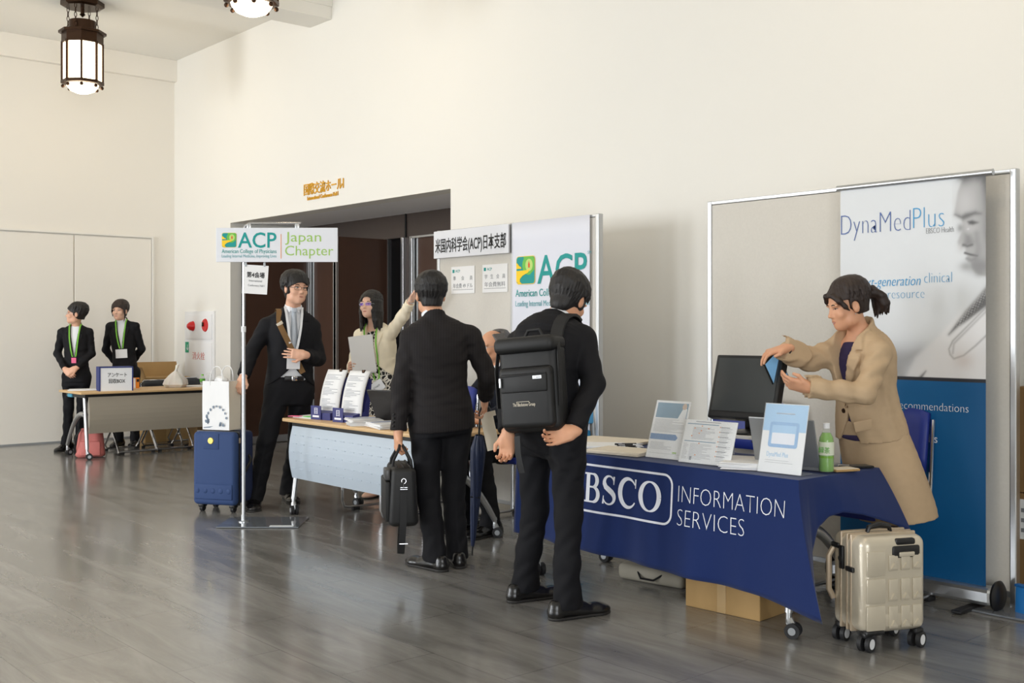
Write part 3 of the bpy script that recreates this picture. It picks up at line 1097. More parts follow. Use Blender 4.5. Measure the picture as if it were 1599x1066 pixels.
def banner_sheet():
    W0, W1, H0, H1 = -0.405, 0.39, 0.10, 2.10
    nx, nz = 180, 440
    xs = np.linspace(W0, W1, nx + 1)
    zs = np.linspace(H0, H1, nz + 1)
    X, Z = np.meshgrid(xs, zs, indexing='ij')
    verts = np.stack([X.ravel(), np.full(X.size, -0.002), Z.ravel()], 1)
    idx = np.arange(X.size).reshape(X.shape)
    f = np.stack([idx[:-1, :-1], idx[1:, :-1], idx[1:, 1:], idx[:-1, 1:]], -1).reshape(-1, 4)
    me = bpy.data.meshes.new('printed_sheet')
    me.from_pydata(verts.tolist(), [], f.tolist())

    def poly_sd(pts):
        P = np.array(pts)
        d = np.full(X.shape, 1e9)
        ins = np.zeros(X.shape, bool)
        for (ax, az), (bx, bz) in zip(P, np.roll(P, -1, 0)):
            ex, ez = bx - ax, bz - az
            t = np.clip(((X - ax) * ex + (Z - az) * ez) / (ex * ex + ez * ez + 1e-12), 0, 1)
            d = np.minimum(d, np.hypot(X - ax - t * ex, Z - az - t * ez))
            c = ((az > Z) != (bz > Z)) & (X < (bx - ax) * (Z - az) / (bz - az + 1e-12) + ax)
            ins ^= c
        return np.where(ins, -d, d)

    def blob(cx, cz, rx, rz):
        return np.exp(-(((X - cx) / rx) ** 2 + ((Z - cz) / rz) ** 2))

    def seg(pts, w):
        d = np.full(X.shape, 1e9)
        for (ax, az), (bx, bz) in zip(pts[:-1], pts[1:]):
            ex, ez = bx - ax, bz - az
            t = np.clip(((X - ax) * ex + (Z - az) * ez) / (ex * ex + ez * ez + 1e-12), 0, 1)
            d = np.minimum(d, np.hypot(X - ax - t * ex, Z - az - t * ez))
        return np.exp(-(d / w) ** 2)

    rgb = np.ones(X.shape + (3,)) * np.array([222, 226, 230.0])
    rgb -= (np.clip((Z - 1.1) / 1.0, 0, 1) * 4)[..., None]

    def put(mask, col):
        c = np.array(col, float)
        if c.ndim == 0:
            c = np.array([c, c, c * 1.01])
        rgb[:] = rgb * (1 - mask[..., None]) + c * mask[..., None]

    def fill(pts, col, soft=0.004, k=1.0):
        put(k / (1 + np.exp(np.clip(poly_sd(pts) / soft, -40, 40))), col)
    ART(X, Z, fill, put, blob, seg)
    # lower blue half and its dark top rule
    put((Z < 1.112) * 1.0, (44, 46, 54))
    bl = np.clip((X + 0.4) / 0.8, 0, 1)[..., None]
    low = (Z < 1.092)
    rgb[low] = (np.array([8, 112, 176]) * (1 - bl) + np.array([0, 84, 138]) * bl)[low]
    s = rgb / 255.0
    linr = np.where(s <= 0.04045, s / 12.92, ((s + 0.055) / 1.055) ** 2.4)
    at_ = me.color_attributes.new('print', 'FLOAT_COLOR', 'POINT')
    buf = np.ones((X.size, 4))
    buf[:, :3] = linr.reshape(-1, 3)
    at_.data.foreach_set('color', buf.ravel())
    m = bpy.data.materials.new('printed_banner')
    m.use_nodes = True
    a = m.node_tree.nodes.new('ShaderNodeVertexColor')
    a.layer_name = 'print'
    pb = m.node_tree.nodes['Principled BSDF']
    pb.inputs['Roughness'].default_value = 0.5
    m.node_tree.links.new(a.outputs['Color'], pb.inputs['Base Color'])
    me.materials.append(m)
    o = bpy.data.objects.new('printed_sheet', me)
    COL.objects.link(o)
    o.parent = RB
    o.modifiers.new('thick', 'SOLIDIFY').thickness = 0.001


def ART(X, Z, fill, put, blob, seg):
    put(0.5 * blob(-0.05, 1.2, 0.25, 0.08), (205, 209, 216))
    fill(COAT_DARK, 150, 0.02, 0.75)
    fill(COAT1, 236, 0.006, 0.8)
    fill(COAT2, 232, 0.006, 0.8)
    fill(TIE, 92, 0.004)
    dots = (np.sin(X * 330 + Z * 160) * np.sin(Z * 330 - X * 160) > 0.25)
    tmp = poly = None
    fill(TIEW, 200, 0.003, 0.35)
    put(dots * 0.6 * (seg(TIELINE, 0.02)), 205)
    fill(WEDGE, 112, 0.003)
    put(0.55 * seg(POCKET, 0.005), 150)
    put(0.5 * seg(LAPEL, 0.006), 165)
    put(0.4 * blob(0.28, 1.2, 0.05, 0.04), (200, 185, 178))
    fill(FACE, 168, 0.003)
    put(0.75 * blob(0.285, 1.97, 0.06, 0.09) * (X > 0.22), 200)
    put(0.6 * blob(0.30, 1.83, 0.04, 0.05), 190)
    put(0.7 * blob(0.265, 1.755, 0.02, 0.03), 205)
    put(0.55 * blob(0.335, 1.80, 0.04, 0.07), 196)
    put(0.8 / (1 + np.exp(-(X - 0.385 + 0.25 * np.clip(Z - 1.82, -1, 0)) / 0.012)) * (X > 0.2), 112)
    put(0.65 * blob(0.36, 1.66, 0.07, 0.035), 120)
    put(0.5 * blob(0.29, 1.66, 0.03, 0.02), 136)
    fill(HAIR, 74, 0.012, 0.9)
    fill(BROW, 84, 0.005, 0.85)
    put(0.55 * blob(0.262, 1.85, 0.016, 0.02), 110)
    fill(EYE, 66, 0.003, 0.9)
    put(0.7 * blob(0.302, 1.842, 0.006, 0.005), 225)
    fill(NOSE, 112, 0.008, 0.7)
    put(0.6 * seg(NOSTRIL, 0.006), 82)
    put(0.9 * seg(MOUTH, 0.005), 80)
    put(0.5 * seg(LIP, 0.008), 130)
    put(0.6 * seg(CHEEK, 0.02), 138)


FACE = [(0.2604, 2.0938), (0.2702, 2.081), (0.25, 2.0286), (0.2408, 1.9762), (0.2334, 1.9353), (0.2358, 1.9174), (0.25, 1.9074), (0.2684, 1.8971), (0.2745, 1.8672), (0.2726, 1.832), (0.2592, 1.8063), (0.25, 1.7832), (0.2531, 1.7682), (0.2714, 1.7601), (0.2866, 1.7592), (0.2885, 1.7368), (0.2848, 1.7252), (0.2988, 1.7116), (0.2927, 1.6983), (0.3018, 1.6832), (0.3169, 1.6767), (0.3229, 1.6501), (0.3379, 1.629), (0.3678, 1.6133), (0.4062, 1.6062), (0.4296, 1.6053), (0.4296, 2.0983)]
HAIR = [(0.2604, 2.0938), (0.2836, 2.0785), (0.3319, 2.0853), (0.3678, 2.0758), (0.3855, 2.0508), (0.3973, 2.0091), (0.415, 1.967), (0.4296, 1.96), (0.4296, 2.1099), (0.2604, 2.1044)]
BROW = [(0.2358, 1.9174), (0.2684, 1.9078), (0.2897, 1.9179), (0.3379, 1.924), (0.3648, 1.912), (0.3319, 1.9099), (0.3018, 1.8976), (0.2775, 1.8906), (0.2592, 1.9008)]
EYE = [(0.3006, 1.8783), (0.3229, 1.8825), (0.3511, 1.8699), (0.3259, 1.8624), (0.3079, 1.866)]
NOSE = [(0.2866, 1.8193), (0.3139, 1.8116), (0.3307, 1.7784), (0.3199, 1.7597), (0.2745, 1.7599), (0.2836, 1.7841)]
NOSTRIL = [(0.2775, 1.7656), (0.2988, 1.7586), (0.3229, 1.7642)]
MOUTH = [(0.286, 1.7263), (0.3139, 1.7167), (0.3469, 1.7092)]
LIP = [(0.2958, 1.6982), (0.3199, 1.6883), (0.3379, 1.6962)]
CHEEK = [(0.3439, 1.8156), (0.3529, 1.745), (0.3379, 1.6758), (0.3559, 1.6283)]
TIE = [(0.2043, 1.327), (0.2516, 1.3911), (0.2901, 1.4412), (0.3389, 1.4932), (0.4057, 1.5701), (0.4057, 1.4737), (0.3551, 1.4378), (0.2901, 1.3909), (0.2516, 1.3671)]
TIEW = [(0.2516, 1.3911), (0.2901, 1.4412), (0.3389, 1.4932), (0.4057, 1.5701), (0.4057, 1.5493), (0.3443, 1.4826), (0.2955, 1.4253), (0.2571, 1.3804)]
TIELINE = [(0.2516, 1.3804), (0.3064, 1.4331), (0.3551, 1.4877), (0.403, 1.5389)]
WEDGE = [(0.0411, 1.1055), (0.0819, 1.1412), (0.0616, 1.1062)]
POCKET = [(0.3977, 1.4634), (0.2901, 1.3592), (0.2239, 1.295), (0.2043, 1.2547), (0.2099, 1.228), (0.2294, 1.207), (0.2791, 1.224), (0.3389, 1.2724), (0.3951, 1.3253)]
LAPEL = [(0.3977, 1.4452), (0.301, 1.3512), (0.2294, 1.2817), (0.2239, 1.2336)]
COAT1 = [(-0.0239, 1.1076), (0.0235, 1.2081), (0.1165, 1.2859), (0.2015, 1.3726), (0.2571, 1.4256), (0.4083, 1.5284), (0.4083, 1.1119)]
COAT2 = [(0.0877, 1.1071), (0.1279, 1.1994), (0.2239, 1.3084), (0.4083, 1.4451), (0.4083, 1.1119)]
COAT_DARK = [(-0.1143, 1.2388), (0.047, 1.2442), (0.0294, 1.1973), (-0.0179, 1.152), (-0.0358, 1.0962), (-0.1266, 1.093)]
banner_sheet()
B0 = -2.885
YB = -0.0045
text('DynaMed', 0.16, 'dyna_a', RB, (-3.285 - B0, YB, 1.855), fit=0.40, bold=-0.0042)
text('Plus', 0.16, 'dyna_b', RB, (-2.87 - B0, YB, 1.862), fit=0.165, bold=-0.0042)
text('EBSCO Health', 0.04, 'grey_print', RB, (-2.80 - B0, YB, 1.833), fit=0.145, bold=-0.0008)
text('next-generation', 0.075, 'dyna_b', RB, (-3.19 - B0, YB, 1.575), fit=0.36, shear=0.25, bold=-0.001)
text('clinical', 0.078, 'sky_print', RB, (-2.81 - B0, YB, 1.585), fit=0.145, bold=-0.002)
text('n resource', 0.072, 'sky_print', RB, (-3.055 - B0, YB, 1.51), fit=0.245, bold=-0.002)
text('recommendations', 0.06, 'white_print', RB, (-2.965 - B0, YB, 0.945), fit=0.385, bold=-0.001)
text('s', 0.06, 'white_print', RB, (-2.885 - B0, YB, 0.862))
text('results', 0.06, 'white_print', RB, (-2.885 - B0, YB, 0.785), fit=0.145)

# ================================================================== sign stand by the blue suitcase
t = thing('sign_stand', 'silver pole stand with physician college board near the blue suitcase', 'sign', (-6.99, 3.60, 0), 49)
MB().box((0.14, 0.0, 0.006), (0.56, 0.40, 0.008), bev=0.002).build('base_plate', 'glassy_grey', t, smooth=False)
lb = MB().box((0.30, -0.17, 0.0115), (0.16, 0.035, 0.002)).build('base_sticker', 'white', t, smooth=False)
MB().lathe([(0.035, 0.01), (0.035, 0.016), (0.017, 0.02), (0.017, 0.06), (0.0, 0.06)], seg=16).build('socket', 'alu', t)
MB().cyl((0, 0, 0.02), (0, 0, 1.34), 0.0125, 14).build('pole', 'alu', t)
MB().cyl((0, 0, 1.33), (0, 0, 1.37), 0.017, 14).build('collar', 'white', t)
MB().tube([(0, 0, 1.36), (0, 0, 2.04), (0.012, 0, 2.07), (0.04, 0, 2.085), (0.40, 0, 2.085)], 0.009, 10).build('upper_frame', 'chrome', t)
bd = MB().box((0.235, -0.012, 1.935), (0.845, 0.012, 0.238), bev=0.003).build('sign_board', 'board', t, smooth=False)
for x in (0.04, 0.375):
    MB().box((x, -0.005, 2.06), (0.03, 0.022, 0.05), bev=0.006).build('clip', 'alu', t)
YS = -0.019
emblem(t, (-0.095, YS, 1.968), 0.098, (90, 0, 0))
text('ACP', 0.15, 'teal', t, (-0.035, YS, 1.917), fit=0.268, bold=0.0015)
text('American College of Physicians', 0.04, 'teal', t, (-0.147, YS, 1.878), fit=0.38)
text('Leading Internal Medicine, Improving Lives', 0.03, 'teal_soft', t, (-0.147, YS, 1.848), fit=0.38)
MB().box((0.265, YS, 1.925), (0.004, 0.001, 0.17)).build('divider', 'orange', t, smooth=False)
text('Japan', 0.098, 'green_print', t, (0.293, YS, 1.958), fit=0.25, bold=-0.0003)
text('Chapter', 0.098, 'green_print', t, (0.293, YS, 1.862), fit=0.335, bold=-0.0003)
a4 = thing('paper_sign', 'white paper hall sign clipped under the board of the pole stand', 'sign', (-6.95, 3.655, 1.80), 49)
MB().box((0.015, -0.012, -0.105), (0.175, 0.0015, 0.2), rot=(0, rad(3.5), 0)).build('sheet', 'paper', a4, smooth=False)
for x in (-0.05, 0.08):
    MB().box((x, -0.012, 0.0), (0.014, 0.012, 0.03), bev=0.002).build('clip', 'steel_grey', a4)
text('第4会場', 0.042, 'black_print', a4, (-0.045, -0.0135, -0.085), rot=(90, 3.5, 0), fit=0.125, bold=0.001)
text('International', 0.02, 'grey_print', a4, (-0.028, -0.0135, -0.118), rot=(90, 3.5, 0), fit=0.09)
text('Conference Hall Ⅰ', 0.02, 'grey_print', a4, (-0.036, -0.0135, -0.15), rot=(90, 3.5, 0), fit=0.115)


# ================================================================== luggage
def suitcase_blue():
    t = thing('suitcase', 'navy blue soft suitcase under the white shopping bag', 'suitcase', (-7.60, 3.76, 0), 32)
    # front faces local -y
    W, D, H = 0.345, 0.27, 0.53
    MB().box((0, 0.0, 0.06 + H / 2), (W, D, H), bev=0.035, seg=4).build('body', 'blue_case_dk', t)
    f = MB()
    f.box((0, -0.115, 0.06 + H / 2), (W + 0.012, 0.075, H + 0.01), bev=0.034, seg=5)
    f.build('front_panel', 'blue_case', t)
    MB().box((0, -0.15, 0.155), (W - 0.03, 0.02, 0.115), bev=0.009, seg=3).build('front_pocket', 'blue_case', t)
    for k in range(5):
        MB().ball((-0.13 + 0.065 * k, -0.158, 0.163), 0.02, 12, (1, 0.35, 1.1)).build('rivet_dimple', 'blue_case', t)
    MB().box((-0.02, -0.153, 0.525), (0.13, 0.008, 0.115), bev=0.004).build('badge_patch', 'blue_case', t)
    bd = MB().lathe([(0.0, 0.006), (0.022, 0.005), (0.025, 0.0)], (-0.02, -0.157, 0.53), R=Matrix.Rotation(rad(90), 3, 'X')).build('badge', mat('brass_badge', (190, 170, 90), 0.3, 0.7), t)
    MB().box((0, -0.085, 0.06 + H / 2), (W + 0.018, 0.008, H + 0.016), bev=0.003).build('zip_line', 'black', t)
    MB().tube([(W / 2, -0.05, 0.27), (W / 2 + 0.025, -0.04, 0.30), (W / 2 + 0.028, 0, 0.34), (W / 2 + 0.025, 0.04, 0.38), (W / 2, 0.05, 0.41)], 0.011, 8).build('side_handle', 'black', t)
    MB().box((W / 2 + 0.006, -0.085, 0.53), (0.006, 0.02, 0.04), bev=0.002).build('zip_puller', 'champ2', t)
    MB().box((0.03, -0.05, 0.06 + H + 0.006), (0.15, 0.035, 0.012), bev=0.005).build('top_handle', 'black', t)
    for sx in (-1, 1):
        MB().tube([(sx * 0.09, 0.105, 0.55), (sx * 0.09, 0.105, 0.86)], 0.009, 8).build('telescopic_tube', 'alu', t)
    MB().tube([(-0.105, 0.105, 0.86), (-0.04, 0.105, 0.875), (0.04, 0.105, 0.875), (0.105, 0.105, 0.86)], 0.015, 10).build('pull_handle', 'black', t)
    for sx in (-1, 1):
        for yy in (-0.09, 0.09):
            o = MB().box((sx * 0.13, yy, 0.05), (0.05, 0.06, 0.04), bev=0.012).build('wheel_housing', 'black', t)
            MB().cyl((sx * 0.13 - 0.012, yy, 0.026), (sx * 0.13 + 0.012, yy, 0.026), 0.026, 16).build('wheel', 'dark', o)
    return t


suitcase_blue()

t = thing('shopping_bag', 'white paper shopping bag with grey blossom print on the blue suitcase', 'bag', (-7.60, 3.735, 0.604), 28)
W, D, H = 0.235, 0.14, 0.36
b = MB()
for fn in (lambda u, v: (-W / 2 + W * u, -D / 2 - 0.004 * math.sin(u * 5 + v * 3), H * v), lambda u, v: (W / 2 - W * u, D / 2, H * v)):
    b.grid(fn, 8, 8)
b.grid(lambda u, v: (-W / 2 - 0.012 * math.sin(math.pi * u) * -v, D / 2 - D * u, H * v), 4, 8)
b._add([(-W / 2, -D / 2, 0), (W / 2, -D / 2, 0), (W / 2, D / 2, 0), (-W / 2, D / 2, 0)], [(3, 2, 1, 0)])
b.build('bag_body', 'paper', t)
b = MB()
b.grid(lambda u, v: (W / 2 + 0.014 * math.sin(math.pi * u) * -v * 0.8, -D / 2 + D * u, H * v), 6, 8)
b.build('side_gusset', 'paper_cream', t)
for yy in (-D / 2 + 0.004, D / 2 - 0.004):
    MB().tube([(-0.055, yy, H - 0.03)] + [(-0.055 * math.cos(math.pi * i / 10), yy + 0.01 * math.sin(math.pi * i / 10), H + 0.11 * math.sin(math.pi * i / 10) ** 0.8) for i in range(11)] + [(0.055, yy, H - 0.03)], 0.004, 6).build('twisted_handle', 'paper', t)
pm = mat('pale_grey_print', (120, 134, 150), 0.7)
r_ = random.Random(3)
for k in range(18):
    a = math.pi * (0.95 - 0.9 * k / 8)
    g_ = 1.0
    if k < 9:
        cx, cz = 0.01 + 0.085 * math.cos(a), 0.075 + 0.10 * math.sin(a)
    else:
        g_ = 1.3
        cx, cz = (r_.uniform(-0.09, -0.06), r_.uniform(0.055, 0.11)) if k < 15 else (r_.uniform(0.04, 0.08), r_.uniform(0.035, 0.06))
    MB().prism([(0.008 * g_ * math.cos(q) * r_.uniform(0.6, 1.3), 0.011 * g_ * math.sin(q) * r_.uniform(0.6, 1.3)) for q in np.linspace(0, 5.8, 9)], 0.0006, at(cx, -D / 2 - 0.005, cz)).build('blossom', pm, t, smooth=False)
MB().prism([(-0.105, 0.018), (-0.02, 0.028), (-0.05, 0.016), (-0.105, 0.012)], 0.0006, at(0, -D / 2 - 0.005, 0)).build('printed_branch', pm, t, smooth=False)
for nm, c, s_ in (('tissue_wad', (0.0, 0.0, H + 0.0), 0.05),):
    g = MB().ball(c, s_, 12, (1, 0.8, 0.7))
    for v in g.bm.verts:
        v.co += Vector((r_.uniform(-1, 1), r_.uniform(-1, 1), r_.uniform(-1, 1))) * 0.007
    g.build(nm, 'paper', t)


def suitcase_champagne():
    t = thing('suitcase', 'champagne hard shell cabin suitcase beside the end of the navy table', 'suitcase', (-2.535, 4.30, 0), 66)
    # large embossed face towards local -y; side with the lock at local -x
    W, D, H, z0 = 0.315, 0.235, 0.405, 0.075
    b = MB()
    b.box((0, 0, z0 + H / 2), (W, D, H), bev=0.04, seg=5)
    b.build('shell', 'champ', t)
    f = MB()
    for i in range(3):
        for j in range(3):
            zc = z0 + 0.068 + 0.114 * i
            xc = (-0.014, 0.046, 0.104)[j]
            hh = 0.093 if i < 2 else 0.066
            f.box((xc, -D / 2 - 0.003, zc), (0.044, 0.008, hh), bev=0.0035, seg=2)
            f.prism([(-0.016, -0.012), (0.016, -0.012), (0.0, 0.012)], 0.008, at(xc, -D / 2 - 0.006, zc - hh / 2 + 0.022))
        f.box((-0.098, -D / 2 - 0.002, z0 + 0.068 + 0.114 * i), (0.09, 0.008, 0.104), bev=0.0038, seg=2)
    f.box((0, -D / 2 + 0.004, z0 + 0.055), (W - 0.07, 0.012, 0.055), bev=0.005)
    f.build('embossed_panels', 'champ', t)
    for y in (-0.028, 0.0, 0.045):
        MB().box((0, y, z0 + H / 2), (W + 0.008, 0.014, H + 0.008), bev=0.006, seg=2).build('shell_rib', 'champ2', t)
    MB().box((0.05, -D / 2 + 0.008, z0 + H - 0.065), (0.14, 0.03, 0.055), bev=0.012).build('handle_recess', 'black', t)
    MB().box((0.05, -D / 2 - 0.002, z0 + H - 0.075), (0.075, 0.02, 0.02), bev=0.004).build('release_button', 'champ', t)
    MB().box((0.05, -D / 2 + 0.018, z0 + H - 0.025), (0.10, 0.04, 0.03), bev=0.01).build('pull_handle', 'black', t)
    MB().tube([(-0.06, 0.0, z0 + H - 0.005), (-0.05, 0, z0 + H + 0.022), (0.0, 0, z0 + H + 0.03), (0.05, 0, z0 + H + 0.022), (0.06, 0, z0 + H - 0.005)], [0.008, 0.012, 0.014, 0.012, 0.008], 8).build('top_handle', 'black', t)
    lk = MB().box((-W / 2 - 0.006, 0.03, z0 + 0.30), (0.016, 0.028, 0.10), bev=0.005).build('lock', 'black', t)
    MB().cyl((-W / 2 - 0.016, 0.03, z0 + 0.295), (-W / 2 - 0.01, 0.03, z0 + 0.295), 0.013, 14).build('dial', 'dark', lk)
    for yy, zz in ((0.075, 0.345), (-0.03, 0.26)):
        MB().box((-W / 2 - 0.006, yy, z0 + zz), (0.014, 0.055, 0.022), bev=0.005).build('latch', 'black', t)
    MB().tube([(-W / 2 - 0.0, 0.10, z0 + 0.33), (-W / 2 - 0.02, 0.105, z0 + 0.295), (-W / 2 - 0.02, 0.105, z0 + 0.15), (-W / 2 - 0.0, 0.10, z0 + 0.11)], 0.013, 8).build('side_handle', 'champ2', t)
    MB().box((-0.10, -D / 2 + 0.02, z0 + 0.006), (0.09, 0.05, 0.02), bev=0.006).build('foot_guard', 'black', t)
    for sx in (-1, 1):
        for sy in (-1, 1):
            x, y = sx * 0.125, sy * 0.09
            o = MB().box((x, y, 0.07), (0.045, 0.045, 0.03), bev=0.01).build('wheel_fork', 'black', t)
            a = rad(-36)
            dx, dy = math.cos(a) * 0.016, math.sin(a) * 0.016
            for k in (-1, 1):
                c = Vector((x + k * dy * -0.9, y + k * dx * -0.9, 0.034))
                ax = Vector((-dy, -dx, 0)).normalized() * 0.008
                n = Vector((math.sin(rad(28)), -math.cos(rad(28)), 0)) * 0.009
                c = Vector((x, y, 0.034)) + n * 2 * k
                MB().cyl(c - n, c + n, 0.034, 20).build('wheel', 'dark', o)
                MB().cyl(c, c + n * 1.12 * k, 0.022, 16).build('wheel_hub', 'white', o)
    return t


suitcase_champagne()

# pink backpack under the far table
t = thing('tote_bag', 'pink cloth bag slumped on the floor under the far table end', 'bag', (-11.62, 4.22, 0), 60)
b = MB().box((0, 0, 0.155), (0.30, 0.20, 0.31), bev=0.06, seg=4, taper=(0.72, 0.7))
for v in b.bm.verts:
    v.co += Vector((0.012 * math.sin(v.co.z * 30 + v.co.y * 20), 0.012 * math.sin(v.co.z * 22 + v.co.x * 24), 0.012 * math.sin(v.co.x * 30)))
    v.co.z = max(v.co.z, 0.0)
b.build('body', 'pink_bag', t)
MB().box((0, 0.005, 0.27), (0.2, 0.12, 0.07), bev=0.03, seg=3).build('top_flap', 'pink_bag', t)
MB().box((0.02, -0.10, 0.10), (0.2, 0.03, 0.15), bev=0.014).build('front_pocket', 'pink_bag', t)
MB().tube([(-0.08, -0.07, 0.30), (-0.12, -0.12, 0.22), (-0.13, -0.11, 0.12), (-0.13, -0.08, 0.04)], 0.01, 6, flat=(0.022, 0.005)).build('strap', 'strap_black', t)

# briefcase in the pinstriped man's hand
t = thing('briefcase', 'black nylon briefcase with hanging strap held by the man seen from behind', 'bag', (-4.997, 3.528, 0.28), -30)
b = MB().box((0, 0, 0.165), (0.36, 0.13, 0.32), bev=0.03, seg=4)
for v in b.bm.verts:
    v.co.y *= 1.0 + 0.28 * (1 - v.co.z / 0.33)
b.build('body', 'black_bag', t)
MB().box((0, -0.085, 0.14), (0.31, 0.03, 0.22), bev=0.012).build('front_pocket', 'black_bag', t)
MB().box((0.09, -0.086, 0.285), (0.12, 0.03, 0.06), bev=0.008, seg=2).build('leather_patch', mat('grey_leather_patch', (74, 74, 74), 0.35), t)
for y in (-0.035, 0.0, 0.035):
    MB().tube([(-0.17, y, 0.28), (-0.15, y, 0.325), (0.15, y, 0.325), (0.17, y, 0.28)], 0.006, 6).build('zip', 'strap_black', t)
for y in (-0.06, 0.06):
    MB().tube([(-0.07, y, 0.26), (-0.065, y * 0.8, 0.35), (-0.04, y * 0.25, 0.415), (0.0, y * 0.12, 0.43), (0.04, y * 0.25, 0.415), (0.065, y * 0.8, 0.35), (0.07, y, 0.26)], 0.008, 8).build('carry_handle', 'strap_black', t)
st = MB().tube([(0.185, -0.005, 0.22), (0.192, -0.005, 0.05), (0.188, -0.012, -0.08), (0.17, -0.015, -0.135), (0.13, -0.015, -0.145), (0.08, -0.01, -0.10), (0.06, 0.0, 0.02)], 0.01, flat=(0.036, 0.004), up=(1, 0, 0)).build('shoulder_strap', 'strap_black', t)
MB().tube([(0.196, -0.022, 0.212), (0.196, 0.017, 0.212), (0.196, 0.017, 0.222), (0.196, -0.022, 0.222)], 0.002, 6, closed=True).build('strap_ring', 'chrome', st)
MB().tube([(0.198, -0.003, 0.222), (0.198, -0.003, 0.245)], 0.003, 8).build('hook_stem', 'chrome', st)
MB().tube([(0.198, -0.003 + 0.012 * math.sin(q), 0.257 - 0.013 * math.cos(q)) for q in np.linspace(0, 5.2, 12)], 0.0022, 6).build('snap_hook', 'chrome', st)
MB().tube([(0.194, -0.026, -0.08), (0.194, 0.018, -0.08)], 0.004, 6).build('strap_slider', 'chrome', st)
MB().tube([(0.09, -0.024, -0.05), (0.09, 0.018, -0.05)], 0.004, 6).build('strap_slider', 'chrome', st)

# umbrella hanging from the forearm
t = thing('umbrella', 'folded navy umbrella standing between the two dark suited men', 'umbrella', (-5.115, 4.13, 0))
tp = Vector((0.12, -0.04, 0.80))
pts = [tp * a for a in (0.0, 0.07)]
MB().cyl(tp * 0.0, tp * 0.09, 0.005, 8).build('ferrule', 'black', t)
b = MB()
n = 9
prev = None
ax = tp.normalized()
e1 = ax.cross(Vector((0, 1, 0))).normalized()
e2 = ax.cross(e1)
rings = []
for i in range(26):
    a = 0.07 + 0.84 * i / 25
    rr = 0.010 + 0.030 * min(1, (i / 25) * 1.25) ** 0.8
    if i > 22:
        rr *= 1 - 0.16 * (i - 22)
    ring = []
    for k in range(36):
        th = 2 * math.pi * k / 36
        tw = th + i * 0.05
        q = rr * (1 + 0.22 * abs(math.sin(4 * tw)) - 0.1)
        ring.append(b.bm.verts.new(tp * a + (e1 * math.cos(th) + e2 * math.sin(th)) * q))
    rings.append(ring)
for A, B_ in zip(rings[:-1], rings[1:]):
    for k in range(36):
        b.bm.faces.new((A[k], A[(k + 1) % 36], B_[(k + 1) % 36], B_[k]))
b.build('canopy', 'umbrella', t)
MB().tube([tp * 0.45 + e1 * 0.036, tp * 0.45 + e2 * 0.036, tp * 0.45 - e1 * 0.036, tp * 0.45 - e2 * 0.036], 0.004, 5, closed=True).build('closing_band', 'black', t)
MB().tube([tp * 0.9, tp * 1.0, tp * 1.05], 0.006, 8).build('shaft', 'black', t)
hk = [tp * 1.04]
for i in range(9):
    th = math.pi * i / 8
    hk.append(tp * 1.08 + ax * 0.035 * math.sin(th) + Vector((0.656, 0.755, 0)) * 0.028 * (1 - math.cos(th)))
hk.append(hk[-1] - ax * 0.03)
MB().tube(hk, 0.009, 8).build('crook_handle', 'black', t)


# ================================================================== far table objects
def bottle(name, label, loc, h, r, body, cap, labelmat, sub):
    t = thing(name, label, 'bottle', loc)
    k = h / 0.215
    MB().lathe([(0.0, 0.002), (r * 0.92, 0.002), (r, 0.008 * k), (r, 0.06 * k), (r * 0.93, 0.066 * k), (r, 0.072 * k), (r, 0.13 * k), (r * 0.9, 0.15 * k), (r * 0.55, 0.178 * k), (r * 0.4, 0.188 * k), (r * 0.4, 0.195 * k)], seg=24).build('bottle_body', body, t)
    if sub:
        MB().lathe([(0.0, 0.004), (r * 0.9, 0.004), (r * 0.96, 0.01 * k), (r * 0.96, 0.128 * k), (r * 0.86, 0.15 * k), (r * 0.52, 0.172 * k), (0, 0.172 * k)], seg=20).build('drink', sub, t)
    MB().lathe([(r * 1.012, 0.075 * k), (r * 1.012, 0.132 * k)], seg=24).build('label_sleeve', labelmat, t) if labelmat else None
    MB().lathe([(0.0, 0.19 * k), (r * 0.46, 0.19 * k), (r * 0.46, 0.213 * k), (0, 0.215 * k)], seg=18).build('cap', cap, t)
    return t


TT = 0.70
t = thing('survey_box', 'white cardboard box with blue edges and Japanese survey lettering on the far table', 'box', (-11.46, 4.42, TT), 78)
MB().box((0, 0, 0.125), (0.335, 0.20, 0.25), bev=0.003).build('box_body', 'white', t, smooth=False)
b = MB()
for x in (-0.163, 0.163):
    b.box((x, -0.1, 0.125), (0.012, 0.008, 0.254))
    b.box((x, 0.0, 0.125), (0.014, 0.204, 0.252))
b.box((0, -0.1, 0.247), (0.336, 0.008, 0.012))
b.box((0, 0, 0.249), (0.338, 0.204, 0.006))
b.build('blue_edging', mat('blue_tape', (44, 58, 120), 0.6), t, smooth=False)
text('アンケート', 0.05, 'black_print', t, (-0.085, -0.101, 0.15), fit=0.19, bold=0.0005)
text('回収BOX', 0.05, 'black_print', t, (-0.075, -0.101, 0.085), fit=0.165, bold=0.0008)
t = thing('drink_carton', 'orange and white drink carton right of the survey box', 'carton', (-11.75, 4.76, TT), 80)
MB().box((0, 0, 0.055), (0.075, 0.05, 0.11), bev=0.003).build('carton_body', 'orange', t, smooth=False)
MB().box((-0.015, -0.0255, 0.055), (0.022, 0.002, 0.108)).build('white_band', 'white', t, smooth=False)
MB().box((0.02, -0.0255, 0.085), (0.025, 0.002, 0.03)).build('dark_print', 'black_print', t, smooth=False)
MB().box((0, 0, 0.1115), (0.076, 0.051, 0.004)).build('lid_rim', 'orange', t, smooth=False)
t = thing('plastic_bag', 'knotted white plastic bag on the far table', 'bag', (-11.62, 5.16, TT))
g = MB()
